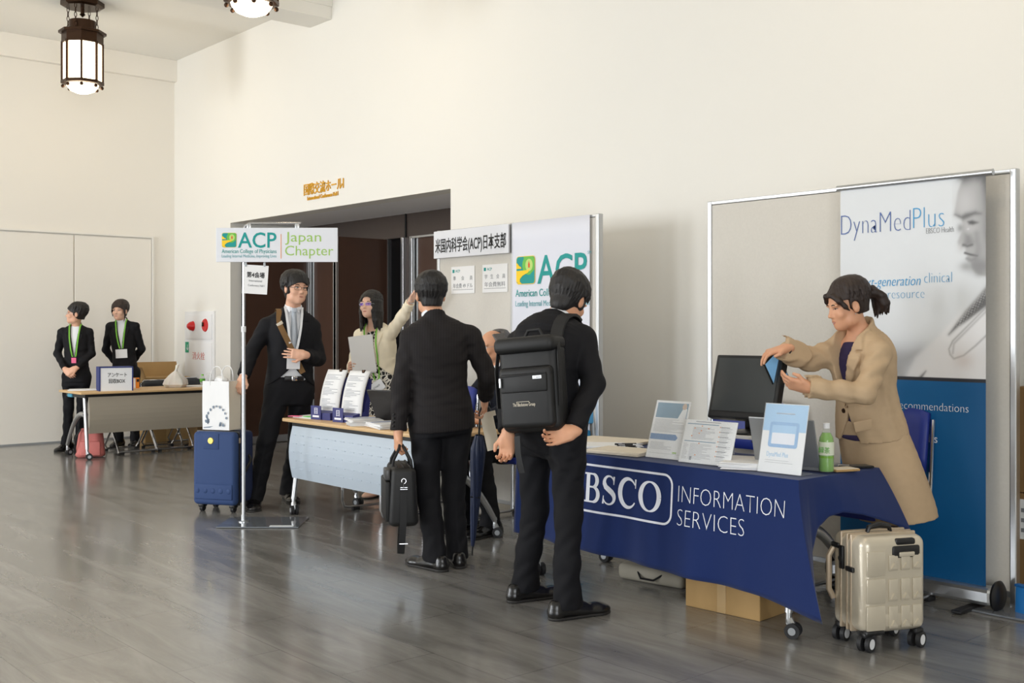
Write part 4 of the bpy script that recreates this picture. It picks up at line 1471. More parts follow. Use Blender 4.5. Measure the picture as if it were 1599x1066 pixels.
g.lathe([(0.0, 0.002), (0.13, 0.002), (0.165, 0.03), (0.15, 0.075), (0.10, 0.115), (0.05, 0.145), (0.02, 0.16)], seg=40)
for v in g.bm.verts:
    a = math.atan2(v.co.y, v.co.x)
    k = 1 + 0.08 * math.sin(5 * a + 20 * v.co.z) + 0.05 * math.sin(11 * a)
    v.co.x *= k * 0.72
    v.co.y *= k * 0.78
    v.co.z *= 1.12
g.build('bag_body', 'bag_film', t)
MB().tube([(0, 0, 0.165), (0.0, 0.01, 0.20), (0.0, 0.02, 0.235), (0.0, 0.035, 0.255)], [0.022, 0.013, 0.02, 0.008], 8).build('knot', 'bag_film', t)


def paper_stack(name, label, loc, rz, w, d, n, m='paper', h=0.003, group=None, jit=6, cat='paper'):
    """a few sheets slightly fanned, one mesh"""
    b = MB()
    r = random.Random(int(abs(loc[0] * 1000)))
    for i in range(n):
        b.box((r.uniform(-.006, .006), r.uniform(-.006, .006), h * (i + 0.5)), (w, d, h * 0.92), rot=(0, 0, rad(r.uniform(-jit, jit))))
    o = b.build(name, m, smooth=False)
    o.location = loc
    o.rotation_euler = (0, 0, rad(rz))
    return tag(o, label, cat, group)


paper_stack('paper_sheets', 'white sheets at the left end of the far table', (-11.72, 4.19, TT), 70, 0.30, 0.21, 4)
paper_stack('paper_sheets', 'white sheets between the plastic bag and the small bottle', (-11.68, 5.42, TT), 70, 0.30, 0.21, 3)
bottle('drink_bottle', 'small clear bottle with green cap on the far table', (-11.75, 5.54, TT), 0.13, 0.03, 'clear_bottle', mat('lime_cap', (130, 220, 60), 0.4), 'leaf_green', None)
t = thing('clear_cup', 'tall clear plastic cup right of the green capped bottle', 'cup', (-11.83, 5.66, TT))
MB().lathe([(0.026, 0.0), (0.031, 0.14)], seg=20).build('cup_wall', 'clear_bottle', t)
MB().lathe([(0.0, 0.0), (0.026, 0.0), (0.026, 0.003), (0, 0.003)], seg=20).build('cup_base', 'clear_bottle', t)
t = thing('laptop', 'closed black laptop at the right end of the far table', 'laptop', (-11.52, 5.64, TT), 80)
MB().box((0, 0, 0.009), (0.21, 0.2, 0.016), bev=0.004).build('base', 'laptop_black', t, smooth=False)
MB().box((0, 0, 0.0205), (0.21, 0.2, 0.006), bev=0.002).build('lid', 'laptop_black', t, smooth=False)


def carton(label, loc, rz, w, d, h, m='kraft', flap=False, group=None):
    t = thing('cardboard_box', label, 'box', loc, rz, group)
    MB().box((0, 0, h / 2), (w, d, h), bev=0.004).build('box_body', m, t, smooth=False)
    MB().box((0, -d / 2 + 0.0, h / 2), (0.05, 0.004, h * 0.98)).build('packing_tape', mat('packing_tape', (188, 156, 108), 0.3), t, smooth=False)
    if flap:
        MB().box((0, d / 2 + 0.0, h + 0.085), (w, 0.006, 0.18), rot=(rad(-14), 0, 0)).build('flap', m, t, smooth=False)
        MB().box((-w / 2, 0, h + 0.06), (0.006, d * 0.8, 0.13), rot=(0, rad(-20), 0)).build('flap', m, t, smooth=False)
    return t


carton('large open cardboard box standing behind the far table', (-12.78, 5.50, 0), 90, 0.56, 0.38, 0.77, flap=True)
carton('small brown printed carton on the floor under the right end of the far table', (-11.80, 5.56, 0), 88, 0.22, 0.24, 0.31, 'kraft_dk')
t = thing('blue_pouch', 'light blue pouch hanging under the far table left end', 'pouch', (-11.80, 4.09, 0.628))
MB().box((0, 0, 0.02), (0.12, 0.05, 0.04), bev=0.012).build('pouch_body', mat('cyan_pouch', (90, 170, 200), 0.6), t)
MB().box((0.02, 0, 0.039), (0.05, 0.03, 0.008), bev=0.003).build('pouch_flap', mat('cyan_flap', (70, 150, 185), 0.6), t)


# ================================================================== pale blue table objects
def flyer_stand(label, loc, rz):
    t = thing('flyer_stand', label, 'flyer stand', loc, rz, 'navy card stands with white forms')
    nv = mat('navy_card', (44, 48, 112), 0.5)
    MB().prism([(-0.035, 0.0), (0.11, 0.0), (0.145, 0.30), (0.135, 0.30), (0.07, 0.07), (-0.035, 0.05)], 0.2, Matrix.Translation((-0.1, 0, 0)) @ Matrix(((0, 0, 1, 0), (1, 0, 0, 0), (0, 1, 0, 0), (0, 0, 0, 1)))).build('card_base', nv, t, smooth=False)
    MB().box((-0.045, -0.042, 0.05), (0.11, 0.004, 0.10)).build('front_tab', nv, t, smooth=False)
    text('目', 0.05, 'white_print', t, (-0.068, -0.0445, 0.045))
    text('PREVENTION', 0.02, 'white_print', t, (-0.085, -0.0445, 0.018), fit=0.08) if False else None
    MB().box((-0.045, -0.0445, 0.024), (0.07, 0.001, 0.014)).build('tab_print', 'white_print', t, smooth=False)

    def sh(u, v):
        return (-0.1 + 0.205 * u, 0.03 + 0.085 * v - 0.03 * v * v + 0.035 * v ** 3 - 0.012 * math.sin(math.pi * v), 0.045 + 0.31 * v)
    b = MB()
    b.grid(sh, 4, 14)
    o = b.build('form_pad', 'paper', t)
    o.modifiers.new('thick', 'SOLIDIFY').thickness = 0.012
    l = MB()
    r = random.Random(5)
    for k in range(24):
        v = 0.12 + 0.033 * k
        if k in (7, 8, 15, 19):
            continue
        w = r.choice((0.3, 0.45, 0.6, 0.75))
        u0 = 0.12
        p = sh(u0, v)
        q = sh(u0 + w, v)
        c = [(p[0], p[1] - 0.0075, p[2]), (q[0], q[1] - 0.0075, q[2]), (q[0], q[1] - 0.0068, q[2] + 0.0028), (p[0], p[1] - 0.0068, p[2] + 0.0028)]
        l._add(c, [(0, 1, 2, 3)])
    l.build('form_lines', mat('pale_form_print', (150, 152, 160), 0.7), o, smooth=False)
    MB().box((0.045, 0.118, 0.352), (0.022, 0.02, 0.022), bev=0.003).build('clip', 'bronze', t)
    return t


flyer_stand('navy card stand of white forms nearest the left table corner', (-6.84, 4.16, TT), 9)
flyer_stand('navy card stand of white forms right beside the open black laptop', (-6.545, 4.16, TT), 9)
paper_stack('paper_sheets', 'white papers at the left corner of the pale blue table', (-7.04, 4.20, TT), 12, 0.24, 0.21, 4)
t = tag(MB().box((0, 0, 0.002), (0.09, 0.055, 0.004)).build('pink_sticky_notes', 'pink_note', smooth=False), 'pink sticky notes on the left corner of the pale blue table', 'note')
t.location = (-7.10, 4.07, TT + 0.012)
t.rotation_euler = (0, 0, rad(30))
t = tag(MB().box((0, 0, 0.002), (0.07, 0.05, 0.004)).build('green_sticky_notes', 'green_note', smooth=False), 'green sticky notes on white papers at the table corner', 'note')
t.location = (-6.99, 4.12, TT + 0.012)
t.rotation_euler = (0, 0, rad(20))


def brochure_pile(label, loc, rz, n):
    t = thing('brochure_pile', label, 'brochures', loc, rz, 'brochure piles on the pale blue table')
    r = random.Random(n)
    b = MB()
    for i in range(n):
        b.box((r.uniform(-.01, .01), r.uniform(-.01, .01), 0.005 * i + 0.003), (0.21, 0.297, 0.0046), rot=(0, 0, rad(r.uniform(-7, 7))))
    b.build('pages', 'paper', t, smooth=False)
    MB().box((0, 0, 0.005 * n + 0.003), (0.21, 0.297, 0.002), rot=(0, 0, rad(6))).build('cover', 'white', t, smooth=False)
    MB().box((0.0, 0.05, 0.005 * n + 0.0045), (0.20, 0.03, 0.001), rot=(0, 0, rad(6))).build('cover_stripe', 'dyna_a', t, smooth=False)
    return t


brochure_pile('pile of white brochures with blue stripe right of the flyer stands', (-6.33, 4.16, TT), 62, 7)
brochure_pile('pile of white brochures with blue stripe in front of the striped suit man', (-6.02, 4.14, TT), 74, 6)
t = thing('laptop', 'open black laptop with lid back to the camera on the pale blue table', 'laptop', (-6.20, 4.44, TT), 200)
MB().box((0, 0, 0.009), (0.36, 0.24, 0.018), bev=0.004).build('base', 'laptop_black', t, smooth=False)
b = MB().box((0, 0.125, 0.0), (0.36, 0.25, 0.010), bev=0.004)
ld = b.build('lid', 'laptop_black', t, smooth=False, loc=(0, 0.12, 0.018))
ld.rotation_euler = (rad(62), 0, 0)
o = MB().lathe([(0.0, 0.0), (0.028, 0.0), (0.028, 0.0015), (0, 0.0015)], seg=24).build('lid_emblem', 'alu', ld)
o.location = (-0.04, 0.11, -0.0065)
o.scale = (1, 0.55, 1)
t = thing('computer_mouse', 'black mouse beside the open black laptop', 'mouse', (-6.24, 4.27, TT + 0.0), 20)
MB().ball((0, 0, 0.016), 0.03, 14, (0.9, 1.5, 0.55)).build('mouse_shell', 'black', t)
MB().box((0, -0.02, 0.030), (0.006, 0.016, 0.006), bev=0.002).build('scroll_wheel', 'dark', t)
# ================================================================== navy table objects
TC = 0.711


def acrylic_stand(label, loc, rz, w, h, tilt, art):
    t = thing('sign_holder', label, 'sign holder', loc, rz, 'acrylic sign holders on the navy table')
    R = Matrix.Rotation(rad(90 - tilt), 4, 'X')
    hd = MB()
    hd.box((0, 0.045, 0.0015), (w, 0.09, 0.003))
    hd.build('holder_foot', 'clear', t, smooth=False)
    f = MB()
    f.box((0, h / 2, 0.004), (w, h, 0.0015))
    fo = f.build('holder_front', 'clear', t, smooth=False)
    fo.matrix_local = R
    s = MB().box((0, h / 2, 0.0), (w - 0.004, h - 0.004, 0.003)).build('printed_sheet', 'paper', t, smooth=False)
    s.matrix_local = R
    art(s, w, h)
    return t


def rect(parent, name, m, x0, y0, x1, y1, z=0.0019):
    return MB().box(((x0 + x1) / 2, (y0 + y1) / 2, z), (abs(x1 - x0), abs(y1 - y0), 0.0004)).build(name, m, parent, smooth=False)


def lines(parent, m, x0, x1, y0, y1, n, seed, hgt=0.0022):
    b = MB()
    r = random.Random(seed)
    for k in range(n):
        y = y0 + (y1 - y0) * k / max(1, n - 1)
        w = (x1 - x0) * r.choice((0.6, 0.8, 0.95, 1.0))
        b.box((x0 + w / 2, y, 0.0019), (w, hgt, 0.0004))
    b.build('text_lines', m, parent, smooth=False)


M['soft_print'] = mat('soft_grey_print', (178, 178, 182), 0.7)
M['steel_blue'] = mat('steel_blue_print', (84, 132, 160), 0.6)
M['ribbon_blue'] = mat('ribbon_blue_print', (64, 120, 176), 0.6)
M['pale_blue_print'] = mat('pale_blue_print', (150, 196, 232), 0.5)
M['tablet_print'] = mat('tablet_blue_print', (116, 168, 216), 0.5)
M['tan_print'] = mat('tan_print', (206, 176, 150), 0.6)


def art_a(s, w, h):
    rect(s, 'photo_block', 'steel_blue', -w / 2 + 0.012, h * 0.70, w / 2 - 0.012, h - 0.012)
    MB().prism([(0.045, h * 0.70), (0.092, h * 0.70), (0.092, h * 0.86), (0.08, h * 0.90), (0.066, h * 0.86), (0.058, h * 0.80)], 0.0004, Matrix.Translation((0, 0, 0.0022))).build('photo_figure', 'white', s, smooth=False)
    MB().prism([(0.06 + 0.014 * math.cos(a), h * 0.905 + 0.016 * math.sin(a)) for a in np.linspace(0, 6, 12)], 0.0004, Matrix.Translation((0.014, 0, 0.0024))).build('photo_head', 'tan_print', s, smooth=False)
    lines(s, 'soft_print', -w / 2 + 0.014, w / 2 - 0.016, h * 0.67, h * 0.46, 11, 1)
    MB().prism([(-w / 2 + 0.005, h * 0.32), (w / 2 - 0.05, h * 0.32), (w / 2 - 0.04, h * 0.37), (w / 2 - 0.055, h * 0.42), (-w / 2 + 0.005, h * 0.42)], 0.0004, Matrix.Translation((0, 0, 0.0018))).build('ribbon', 'ribbon_blue', s, smooth=False)
    lines(s, 'soft_print', -w / 2 + 0.014, w / 2 - 0.06, h * 0.27, h * 0.16, 6, 2)
    rect(s, 'rule', 'grey_print', -w / 2 + 0.012, h * 0.085, w / 2 - 0.012, h * 0.088)
    rect(s, 'small_logo', 'green_print', w / 2 - 0.055, h * 0.1, w / 2 - 0.03, h * 0.125)


def art_b(s, w, h):
    lines(s, 'grey_print', -w / 2 + 0.06, w / 2 - 0.06, h * 0.955, h * 0.955, 1, 3, 0.003)
    for y in (0.90, 0.50):
        rect(s, 'blue_rule', 'steel_blue', -w / 2 + 0.012, h * y - 0.0018, 0.045, h * y + 0.0018)
    lines(s, 'soft_print', -w / 2 + 0.05, 0.03, h * 0.82, h * 0.56, 11, 4)
    lines(s, 'soft_print', -w / 2 + 0.05, 0.03, h * 0.44, h * 0.1, 13, 5)
    lines(s, 'soft_print', -w / 2 + 0.012, -w / 2 + 0.042, h * 0.44, h * 0.1, 12, 6)
    b = MB()
    for k in range(7):
        b.box((0.085, h * (0.86 - 0.11 * k), 0.0019), (0.05, 0.0035, 0.0004))
    b.build('headings', 'grey_print', s, smooth=False)
    lines(s, 'soft_print', 0.062, w / 2 - 0.02, h * 0.83, h * 0.1, 21, 7)
    b = MB()
    for x, y in ((-0.05, 0.86), (-0.09, 0.80), (-0.01, 0.81), (-0.05, 0.75), (-0.06, 0.69), (-0.1, 0.62), (-0.05, 0.46), (-0.06, 0.19)):
        b.box((x, h * y, 0.002), (0.007, 0.005, 0.0005))
    for k in range(7):
        b.box((0.056, h * (0.86 - 0.11 * k), 0.002), (0.005, 0.005, 0.0005))
    b.build('orange_marks', 'orange', s, smooth=False)
    rect(s, 'small_portrait', 'grey_print', -0.09, h * 0.07, -0.078, h * 0.15)


def art_c(s, w, h):
    rect(s, 'blue_top', 'pale_blue_print', -w / 2 + 0.003, h * 0.60, w / 2 - 0.003, h - 0.004)
    lines(s, 'white_print', -0.05, 0.07, h * 0.855, h * 0.855, 1, 3, 0.006)
    MB().prism(rounded(0.15, 0.115, 0.012, x=0.0, y=h * 0.55), 0.0004, Matrix.Translation((0, 0, 0.0019))).build('tablet_outline', 'tablet_print', s, smooth=False)
    MB().prism(rounded(0.124, 0.085, 0.004, x=0.0, y=h * 0.55), 0.0004, Matrix.Translation((0, 0, 0.0022))).build('tablet_picture', 'pale_blue_print', s, smooth=False)
    MB().prism(rounded(0.118, 0.05, 0.004, x=0.0, y=h * 0.495), 0.0004, Matrix.Translation((0, 0, 0.0025))).build('tablet_panel', 'white_print', s, smooth=False)
    text('DynaMed Plus', 0.03, 'pale_blue_print', s, (-0.075, h * 0.235, 0.0019), rot=(0, 0, 0), fit=0.11)
    lines(s, 'soft_print', -0.08, 0.07, h * 0.18, h * 0.15, 2, 8, 0.002)


acrylic_stand('leftmost clear upright stand with a blue topped portrait leaflet', (-3.615, 4.13, TC), 3, 0.215, 0.298, 19, art_a)
acrylic_stand('clear stand with a cream landscape leaflet, in front of the monitor foot', (-3.335, 4.105, TC), 3, 0.30, 0.215, 19, art_b)
acrylic_stand('clear stand with a white and pale blue sheet picturing a tablet', (-2.905, 4.10, TC), 3, 0.225, 0.315, 13, art_c)
paper_stack('paper_sheets', 'stack of white papers at the back left corner of the navy table', (-4.33, 4.50, TC), 10, 0.42, 0.30, 7, 'paper_cream', 0.002, jit=3)
paper_stack('paper_sheets', 'white booklet at the left front edge of the navy table', (-4.24, 4.25, TC), 40, 0.30, 0.21, 5, 'paper', 0.003, jit=2)
paper_stack('paper_sheets', 'cream papers left of the portrait leaflet stand at the table edge', (-3.92, 4.17, TC), 10, 0.32, 0.22, 6, 'paper_cream', 0.003, jit=3)
paper_stack('paper_sheets', 'pile of papers between the cream leaflet stand and the pale blue stand', (-3.14, 4.22, TC), 25, 0.24, 0.30, 9, 'paper', 0.0035, jit=4)
r = random.Random(11)
for k in range(7):
    t = thing('ballpoint_pen', 'black and white ballpoint pen in the heap left of the leaflets', 'pen', (-4.03 + r.uniform(-.04, .04), 4.35 + r.uniform(-.04, .04), TC + 0.007 + 0.006 * (k % 3)), 20 + r.uniform(-40, 40), 'heap of pens on the navy table')
    MB().cyl((-0.07, 0, 0), (0.03, 0, 0), 0.0055, 8).build('barrel', 'black', t)
    MB().cyl((0.03, 0, 0), (0.07, 0, 0), 0.0052, 8, 0.002).build('tip', 'white', t)
    MB().box((-0.05, 0, 0.0065), (0.035, 0.003, 0.002)).build('pocket_clip', 'white', t, smooth=False)

t = thing('monitor_riser', 'white low shelf under the computer monitor', 'shelf', (-3.32, 4.45, TC), 4)
MB().box((0, 0, 0.118), (0.40, 0.26, 0.016), bev=0.003).build('shelf_top', 'white', t, smooth=False)
for s in (-1, 1):
    for sy in (-1, 1):
        MB().box((s * 0.18, sy * 0.11, 0.055), (0.016, 0.016, 0.11)).build('leg', 'white', t, smooth=False)
t = thing('computer_monitor', 'black square computer monitor on the white shelf facing the hall', 'monitor', (-3.32, 4.45, TC + 0.126), 6)
MB().lathe([(0.0, 0.0), (0.105, 0.0), (0.105, 0.008), (0.085, 0.016), (0.03, 0.022), (0, 0.022)], seg=32).build('stand_base', 'monitor', t)
MB().box((0, 0.02, 0.075), (0.075, 0.035, 0.13), bev=0.008).build('stand_neck', 'monitor', t)
hd = bpy.data.objects.new('x', None)
TILT = Matrix.Translation((0, -0.03, 0.225)) @ Matrix.Rotation(rad(-17), 4, 'X')
o = MB().box((0, 0, 0), (0.375, 0.052, 0.325), bev=0.008).build('casing', 'monitor', t, smooth=False)
o.matrix_local = TILT
bpy.data.objects.remove(hd)
s = MB().box((0, -0.0265, 0.01), (0.338, 0.003, 0.27)).build('screen', 'screen', o, smooth=False)
MB().box((0, -0.0275, -0.143), (0.338, 0.003, 0.020)).build('speaker_strip', 'dark', o, smooth=False)
b = MB()
for k in range(5):
    b.box((-0.02 + 0.012 * k, -0.024, -0.163), (0.006, 0.006, 0.003))
b.build('buttons', 'dark', o, smooth=False)
t = tag(MB().tube([(-3.18, 4.55, 0.93), (-3.14, 4.50, 0.85), (-3.12, 4.45, 0.85), (-3.20, 4.30, 0.815), (-3.12, 4.36, 0.79), (-3.05, 4.42, 0.74), (-3.04, 4.50, TC + 0.006), (-3.2, 4.58, TC + 0.006)], 0.005, 6).build('power_cable', 'black'), 'thin black cable drooping under the white monitor shelf', 'cable')
t = thing('laptop', 'open silver laptop behind the tea bottle with its lid back to the camera', 'laptop', (-3.0, 4.38, TC), 190)
MB().box((0, 0, 0.009), (0.32, 0.22, 0.018), bev=0.004).build('base', 'laptop_silver', t, smooth=False)
ld = MB().box((0, 0.115, 0.0), (0.32, 0.23, 0.009), bev=0.004).build('lid', 'laptop_silver', t, smooth=False, loc=(0, 0.11, 0.018))
ld.rotation_euler = (rad(72), 0, 0)
o = MB().lathe([(0.0, 0.0), (0.02, 0.0), (0.02, 0.001), (0, 0.001)], seg=20).build('lid_emblem', 'grey_print', ld)
o.location = (0, 0.12, -0.0056)
t = bottle('tea_bottle', 'green tea bottle with white cap at the front right corner of the navy table', (-2.80, 4.31, TC), 0.222, 0.034, 'clear_bottle', 'white', 'tea_label', 'tea')
for c in t.children:
    if c.name.startswith('label_sleeve'):
        text('緑茶', 0.03, 'leaf_green', c, (-0.018, -0.0352, 0.09))
t = thing('mobile_phone', 'black phone at the right rear edge of the navy table', 'phone', (-2.80, 4.55, TC), -30)
MB().box((0, 0, 0.005), (0.075, 0.15, 0.010), bev=0.004).build('phone_body', 'black', t, smooth=False)
MB().box((0, 0, 0.0105), (0.066, 0.13, 0.001)).build('phone_glass', 'screen', t, smooth=False)
t = thing('notebook', 'small tan notebook beside the green tea bottle', 'notebook', (-2.775, 4.40, TC), -20)
MB().box((0, 0, 0.006), (0.085, 0.13, 0.010), bev=0.002).build('cover', 'kraft', t, smooth=False)
MB().box((0.0, 0, 0.012), (0.08, 0.12, 0.002)).build('pages', 'paper_cream', t, smooth=False)
t = thing('ballpoint_pen', 'silver pen lying behind the green tea bottle', 'pen', (-2.86, 4.50, TC + 0.008), 25)
MB().cyl((-0.07, 0, 0), (0.05, 0, 0), 0.006, 10).build('barrel', 'alu', t)
MB().cyl((0.05, 0, 0), (0.072, 0, 0), 0.006, 10, 0.0015).build('tip', 'black', t)
MB().box((-0.045, 0, 0.007), (0.04, 0.003, 0.002)).build('pocket_clip', 'black', t, smooth=False)

# below and behind the navy table
carton('brown cardboard box on the floor under the navy table', (-3.30, 4.36, 0), 4, 0.42, 0.36, 0.20)
t = thing('cloth_bag', 'flat grey bag on the floor left of the box under the navy table', 'bag', (-3.93, 4.50, 0), 8)
b = MB().box((0, 0, 0.04), (0.42, 0.28, 0.08), bev=0.03, seg=3)
for v in b.bm.verts:
    v.co.z += 0.01 * math.sin(v.co.x * 22) * (1 if v.co.z > 0.04 else 0)
b.build('bag_body', mat('grey_beige_cloth', (150, 144, 130), 0.8), t)
MB().tube([(-0.08, -0.13, 0.06), (-0.04, -0.16, 0.03), (0.04, -0.16, 0.03), (0.08, -0.13, 0.06)], 0.006, 6).build('handle', 'black', t)
for i, (z, w, lab, m) in enumerate(((0.0, 0.62, 'lower brown carton stacked by the wall at the right edge of the photo', 'kraft_dk'), (0.533, 0.60, 'upper brown carton stacked by the wall at the right edge of the photo', 'kraft_dk'))):
    t = thing('cardboard_box', lab, 'box', (-2.22, 5.725, z), 0, 'cartons behind the display panel')
    MB().box((0, 0, 0.265), (w, 0.36, 0.53), bev=0.004).build('box_body', m, t, smooth=False)
    MB().box((0, -0.1805, 0.265), (0.06, 0.003, 0.53)).build('packing_tape', 'kraft', t, smooth=False)
    if i == 0:
        MB().box((-0.19, -0.1805, 0.40), (0.18, 0.003, 0.20)).build('shipping_label', 'paper', t, smooth=False)
        b = MB()
        for k in range(3):
            b.box((-0.2, -0.1825, 0.345 + 0.05 * k), (0.12, 0.001, 0.02))
        b.build('label_print', 'grey_print', t, smooth=False)
        MB().box((-0.20, -0.1805, 0.19), (0.05, 0.003, 0.15)).build('pink_slip', mat('pink_slip', (220, 170, 180), 0.7), t, smooth=False)
t = thing('blue_packet', 'bright blue packet on the floor by the foot of the right display panel', 'packet', (-2.33, 5.24, 0.0), -15)
MB().box((0, 0, 0.07), (0.07, 0.05, 0.14), bev=0.008, taper=(1.1, 0.6)).build('packet_body', mat('packet_blue', (40, 130, 210), 0.5), t)
MB().box((0, 0, 0.135), (0.085, 0.034, 0.014), bev=0.004).build('packet_fold', mat('packet_blue_dark', (30, 105, 180), 0.5), t)
# ================================================================== figures: implicit surfaces meshed on a grid
def V3(*a):
    return np.array(a, float)


def nz(v):
    v = np.array(v, float)
    return v / (np.linalg.norm(v) + 1e-9)


def folds(x, y, z, A=0.003):
    """slack cloth: long slanting waves"""
    q = 3.0 * np.sin(6 * x + 4 * z) + 2.0 * np.sin(9 * y - 5 * z)
    return A * np.sin(26 * x + 31 * y + 17 * z + 2.2 * q) * (0.55 + 0.45 * np.sin(11 * z + 7 * x - 6 * y + q)) + 0.5 * A * np.sin(61 * z + 23 * x - 17 * y + 3 * q) * np.sin(8 * z + 5 * y)


class Field:
    def __init__(self, lo, hi, h):
        self.h = h
        self.lo = np.array(lo, float)
        n = np.ceil((np.array(hi, float) - self.lo) / h).astype(int) + 1
        self.ax = [self.lo[i] + h * np.arange(n[i]) for i in range(3)]
        self.D = np.full(tuple(n), 0.5, np.float32)

    def _sl(self, lo, hi, pad):
        s = []
        for i in range(3):
            a = int(np.floor((lo[i] - pad - self.lo[i]) / self.h))
            b = int(np.ceil((hi[i] + pad - self.lo[i]) / self.h)) + 1
            a, b = max(0, a), min(self.D.shape[i], b)
            if b <= a:
                return None
            s.append(slice(a, b))
        return tuple(s)

    def pts(self, s):
        return (self.ax[0][s[0]][:, None, None], self.ax[1][s[1]][None, :, None], self.ax[2][s[2]][None, None, :])

    def apply(self, lo, hi, fn, k=0.0, op='u', pad=0.03):
        s = self._sl(lo, hi, pad + k)
        if s is None:
            return
        d = fn(*self.pts(s)).astype(np.float32)
        a = self.D[s]
        if op == 's':
            a = -a
        if k > 0:
            hh = np.clip(0.5 + 0.5 * (d - a) / k, 0, 1)
            r = d * (1 - hh) + a * hh - k * hh * (1 - hh)
        else:
            r = np.minimum(a, d)
        if op == 's':
            # subtract: max(a, -d) expressed through the smooth minimum of the negatives
            r = -r
        self.D[s] = r

    def cone(self, a, b, ra, rb, k=0.0, flat=None, wr=None, op='u'):
        a, b = np.array(a, float), np.array(b, float)
        ba = b - a
        L2 = max(1e-9, float(ba @ ba))
        R = max(ra, rb)

        def fn(x, y, z):
            px, py, pz = x - a[0], y - a[1], z - a[2]
            t = np.clip((px * ba[0] + py * ba[1] + pz * ba[2]) / L2, 0, 1)
            qx, qy, qz = px - t * ba[0], py - t * ba[1], pz - t * ba[2]
            r = ra + (rb - ra) * t
            if wr:
                amp, n, ph = wr
                r = r + amp * 0.55 * np.sin(6.283 * n * t + ph + 60 * qx + 45 * qy - 30 * qz) * np.clip(4 * t * (1 - t), 0, 1)
            if flat:
                u, s_ = flat
                w = qx * u[0] + qy * u[1] + qz * u[2]
                m = w * (1 / s_ - 1)
                qx, qy, qz = qx + u[0] * m, qy + u[1] * m, qz + u[2] * m
                return (np.sqrt(qx * qx + qy * qy + qz * qz) - r) * min(1.0, s_ * 1.15)
            return np.sqrt(qx * qx + qy * qy + qz * qz) - r
        self.apply(np.minimum(a, b) - R, np.maximum(a, b) + R, fn, k, op)

    def chain(self, pts, rs, k=0.0, flat=None, wr=None, op='u'):
        for i in range(len(pts) - 1):
            self.cone(pts[i], pts[i + 1], rs[i], rs[i + 1], k, flat, wr, op)

    def ell(self, c, axes, rad_, k=0.0, op='u'):
        c = np.array(c, float)
        A = np.array(axes, float)
        r = np.array(rad_, float)
        R = float(r.max())

        def fn(x, y, z):
            px, py, pz = x - c[0], y - c[1], z - c[2]
            q = [(px * A[i][0] + py * A[i][1] + pz * A[i][2]) for i in range(3)]
            k0 = np.sqrt(sum((q[i] / r[i]) ** 2 for i in range(3)))
            k1 = np.sqrt(sum((q[i] / r[i] ** 2) ** 2 for i in range(3))) + 1e-6
            return k0 * (k0 - 1) / k1
        self.apply(c - R, c + R, fn, k, op)

    def box(self, c, axes, half, rnd=0.0, k=0.0, op='u'):
        c = np.array(c, float)
        A = np.array(axes, float)
        R = float(np.linalg.norm(half))

        def fn(x, y, z):
            px, py, pz = x - c[0], y - c[1], z - c[2]
            q = [np.abs(px * A[i][0] + py * A[i][1] + pz * A[i][2]) - half[i] + rnd for i in range(3)]
            out = np.sqrt(sum(np.maximum(v, 0) ** 2 for v in q))
            return out + np.minimum(np.maximum(np.maximum(q[0], q[1]), q[2]), 0) - rnd
        self.apply(c - R, c + R, fn, k, op)

    def loft(self, secs, k=0.02, p=2.3, cap=0.02):
        """secs: list of (centre, right, forward, rx, ry_front, ry_back)"""
        A = np.stack([np.concatenate([np.ravel(np.array(v, float)) for v in q]) for q in secs])
        n = len(A)
        out = []
        for i in range(n - 1):
            p0, p1, p2, p3 = A[max(0, i - 1)], A[i], A[i + 1], A[min(n - 1, i + 2)]
            for j in range(5):
                t = j / 5
                out.append(0.5 * (2 * p1 + (p2 - p0) * t + (2 * p0 - 5 * p1 + 4 * p2 - p3) * t * t + (3 * p1 - p0 - 3 * p2 + p3) * t ** 3))
        out.append(A[-1])
        secs = [(q[0:3], nz(q[3:6]), nz(q[6:9]), q[9], q[10], q[11]) for q in out]
        keep, kk = self.D, k
        self.D = np.full(keep.shape, 0.5, np.float32)
        k = 0.0
        for i in range(len(secs) - 1):
            c0, r0, f0, ax0, fy0, by0 = [np.array(v, float) for v in secs[i]]
            c1, r1, f1, ax1, fy1, by1 = [np.array(v, float) for v in secs[i + 1]]
            ba = c1 - c0
            L2 = max(1e-9, float(ba @ ba))
            L = math.sqrt(L2)
            R = float(max(ax0, ax1, fy0, fy1, by0, by1)) + 0.02

            def fn(x, y, z):
                px, py, pz = x - c0[0], y - c0[1], z - c0[2]
                tt = (px * ba[0] + py * ba[1] + pz * ba[2]) / L2
                t = np.clip(tt, 0, 1)
                e = np.abs(tt - t) * L
                st = t * t * (3 - 2 * t)
                qx, qy, qz = px - tt * ba[0], py - tt * ba[1], pz - tt * ba[2]
                a = qx * (r0[0] + (r1[0] - r0[0]) * t) + qy * (r0[1] + (r1[1] - r0[1]) * t) + qz * (r0[2] + (r1[2] - r0[2]) * t)
                b = qx * (f0[0] + (f1[0] - f0[0]) * t) + qy * (f0[1] + (f1[1] - f0[1]) * t) + qz * (f0[2] + (f1[2] - f0[2]) * t)
                rx = ax0 + (ax1 - ax0) * st
                ry = np.where(b > 0, fy0 + (fy1 - fy0) * st, by0 + (by1 - by0) * st)
                k0 = ((np.abs(a) / rx) ** p + (np.abs(b) / ry) ** p + (e / cap) ** p + 1e-9) ** (1 / p)
                return (k0 - 1) * np.minimum(rx, ry) * 0.9
            self.apply(np.minimum(c0, c1) - R, np.maximum(c0, c1) + R, fn, k, pad=0.05)
        d, a = self.D, keep
        if kk > 0:
            hh = np.clip(0.5 + 0.5 * (d - a) / kk, 0, 1)
            self.D = d * (1 - hh) + a * hh - kk * hh * (1 - hh)
        else:
            self.D = np.minimum(a, d)

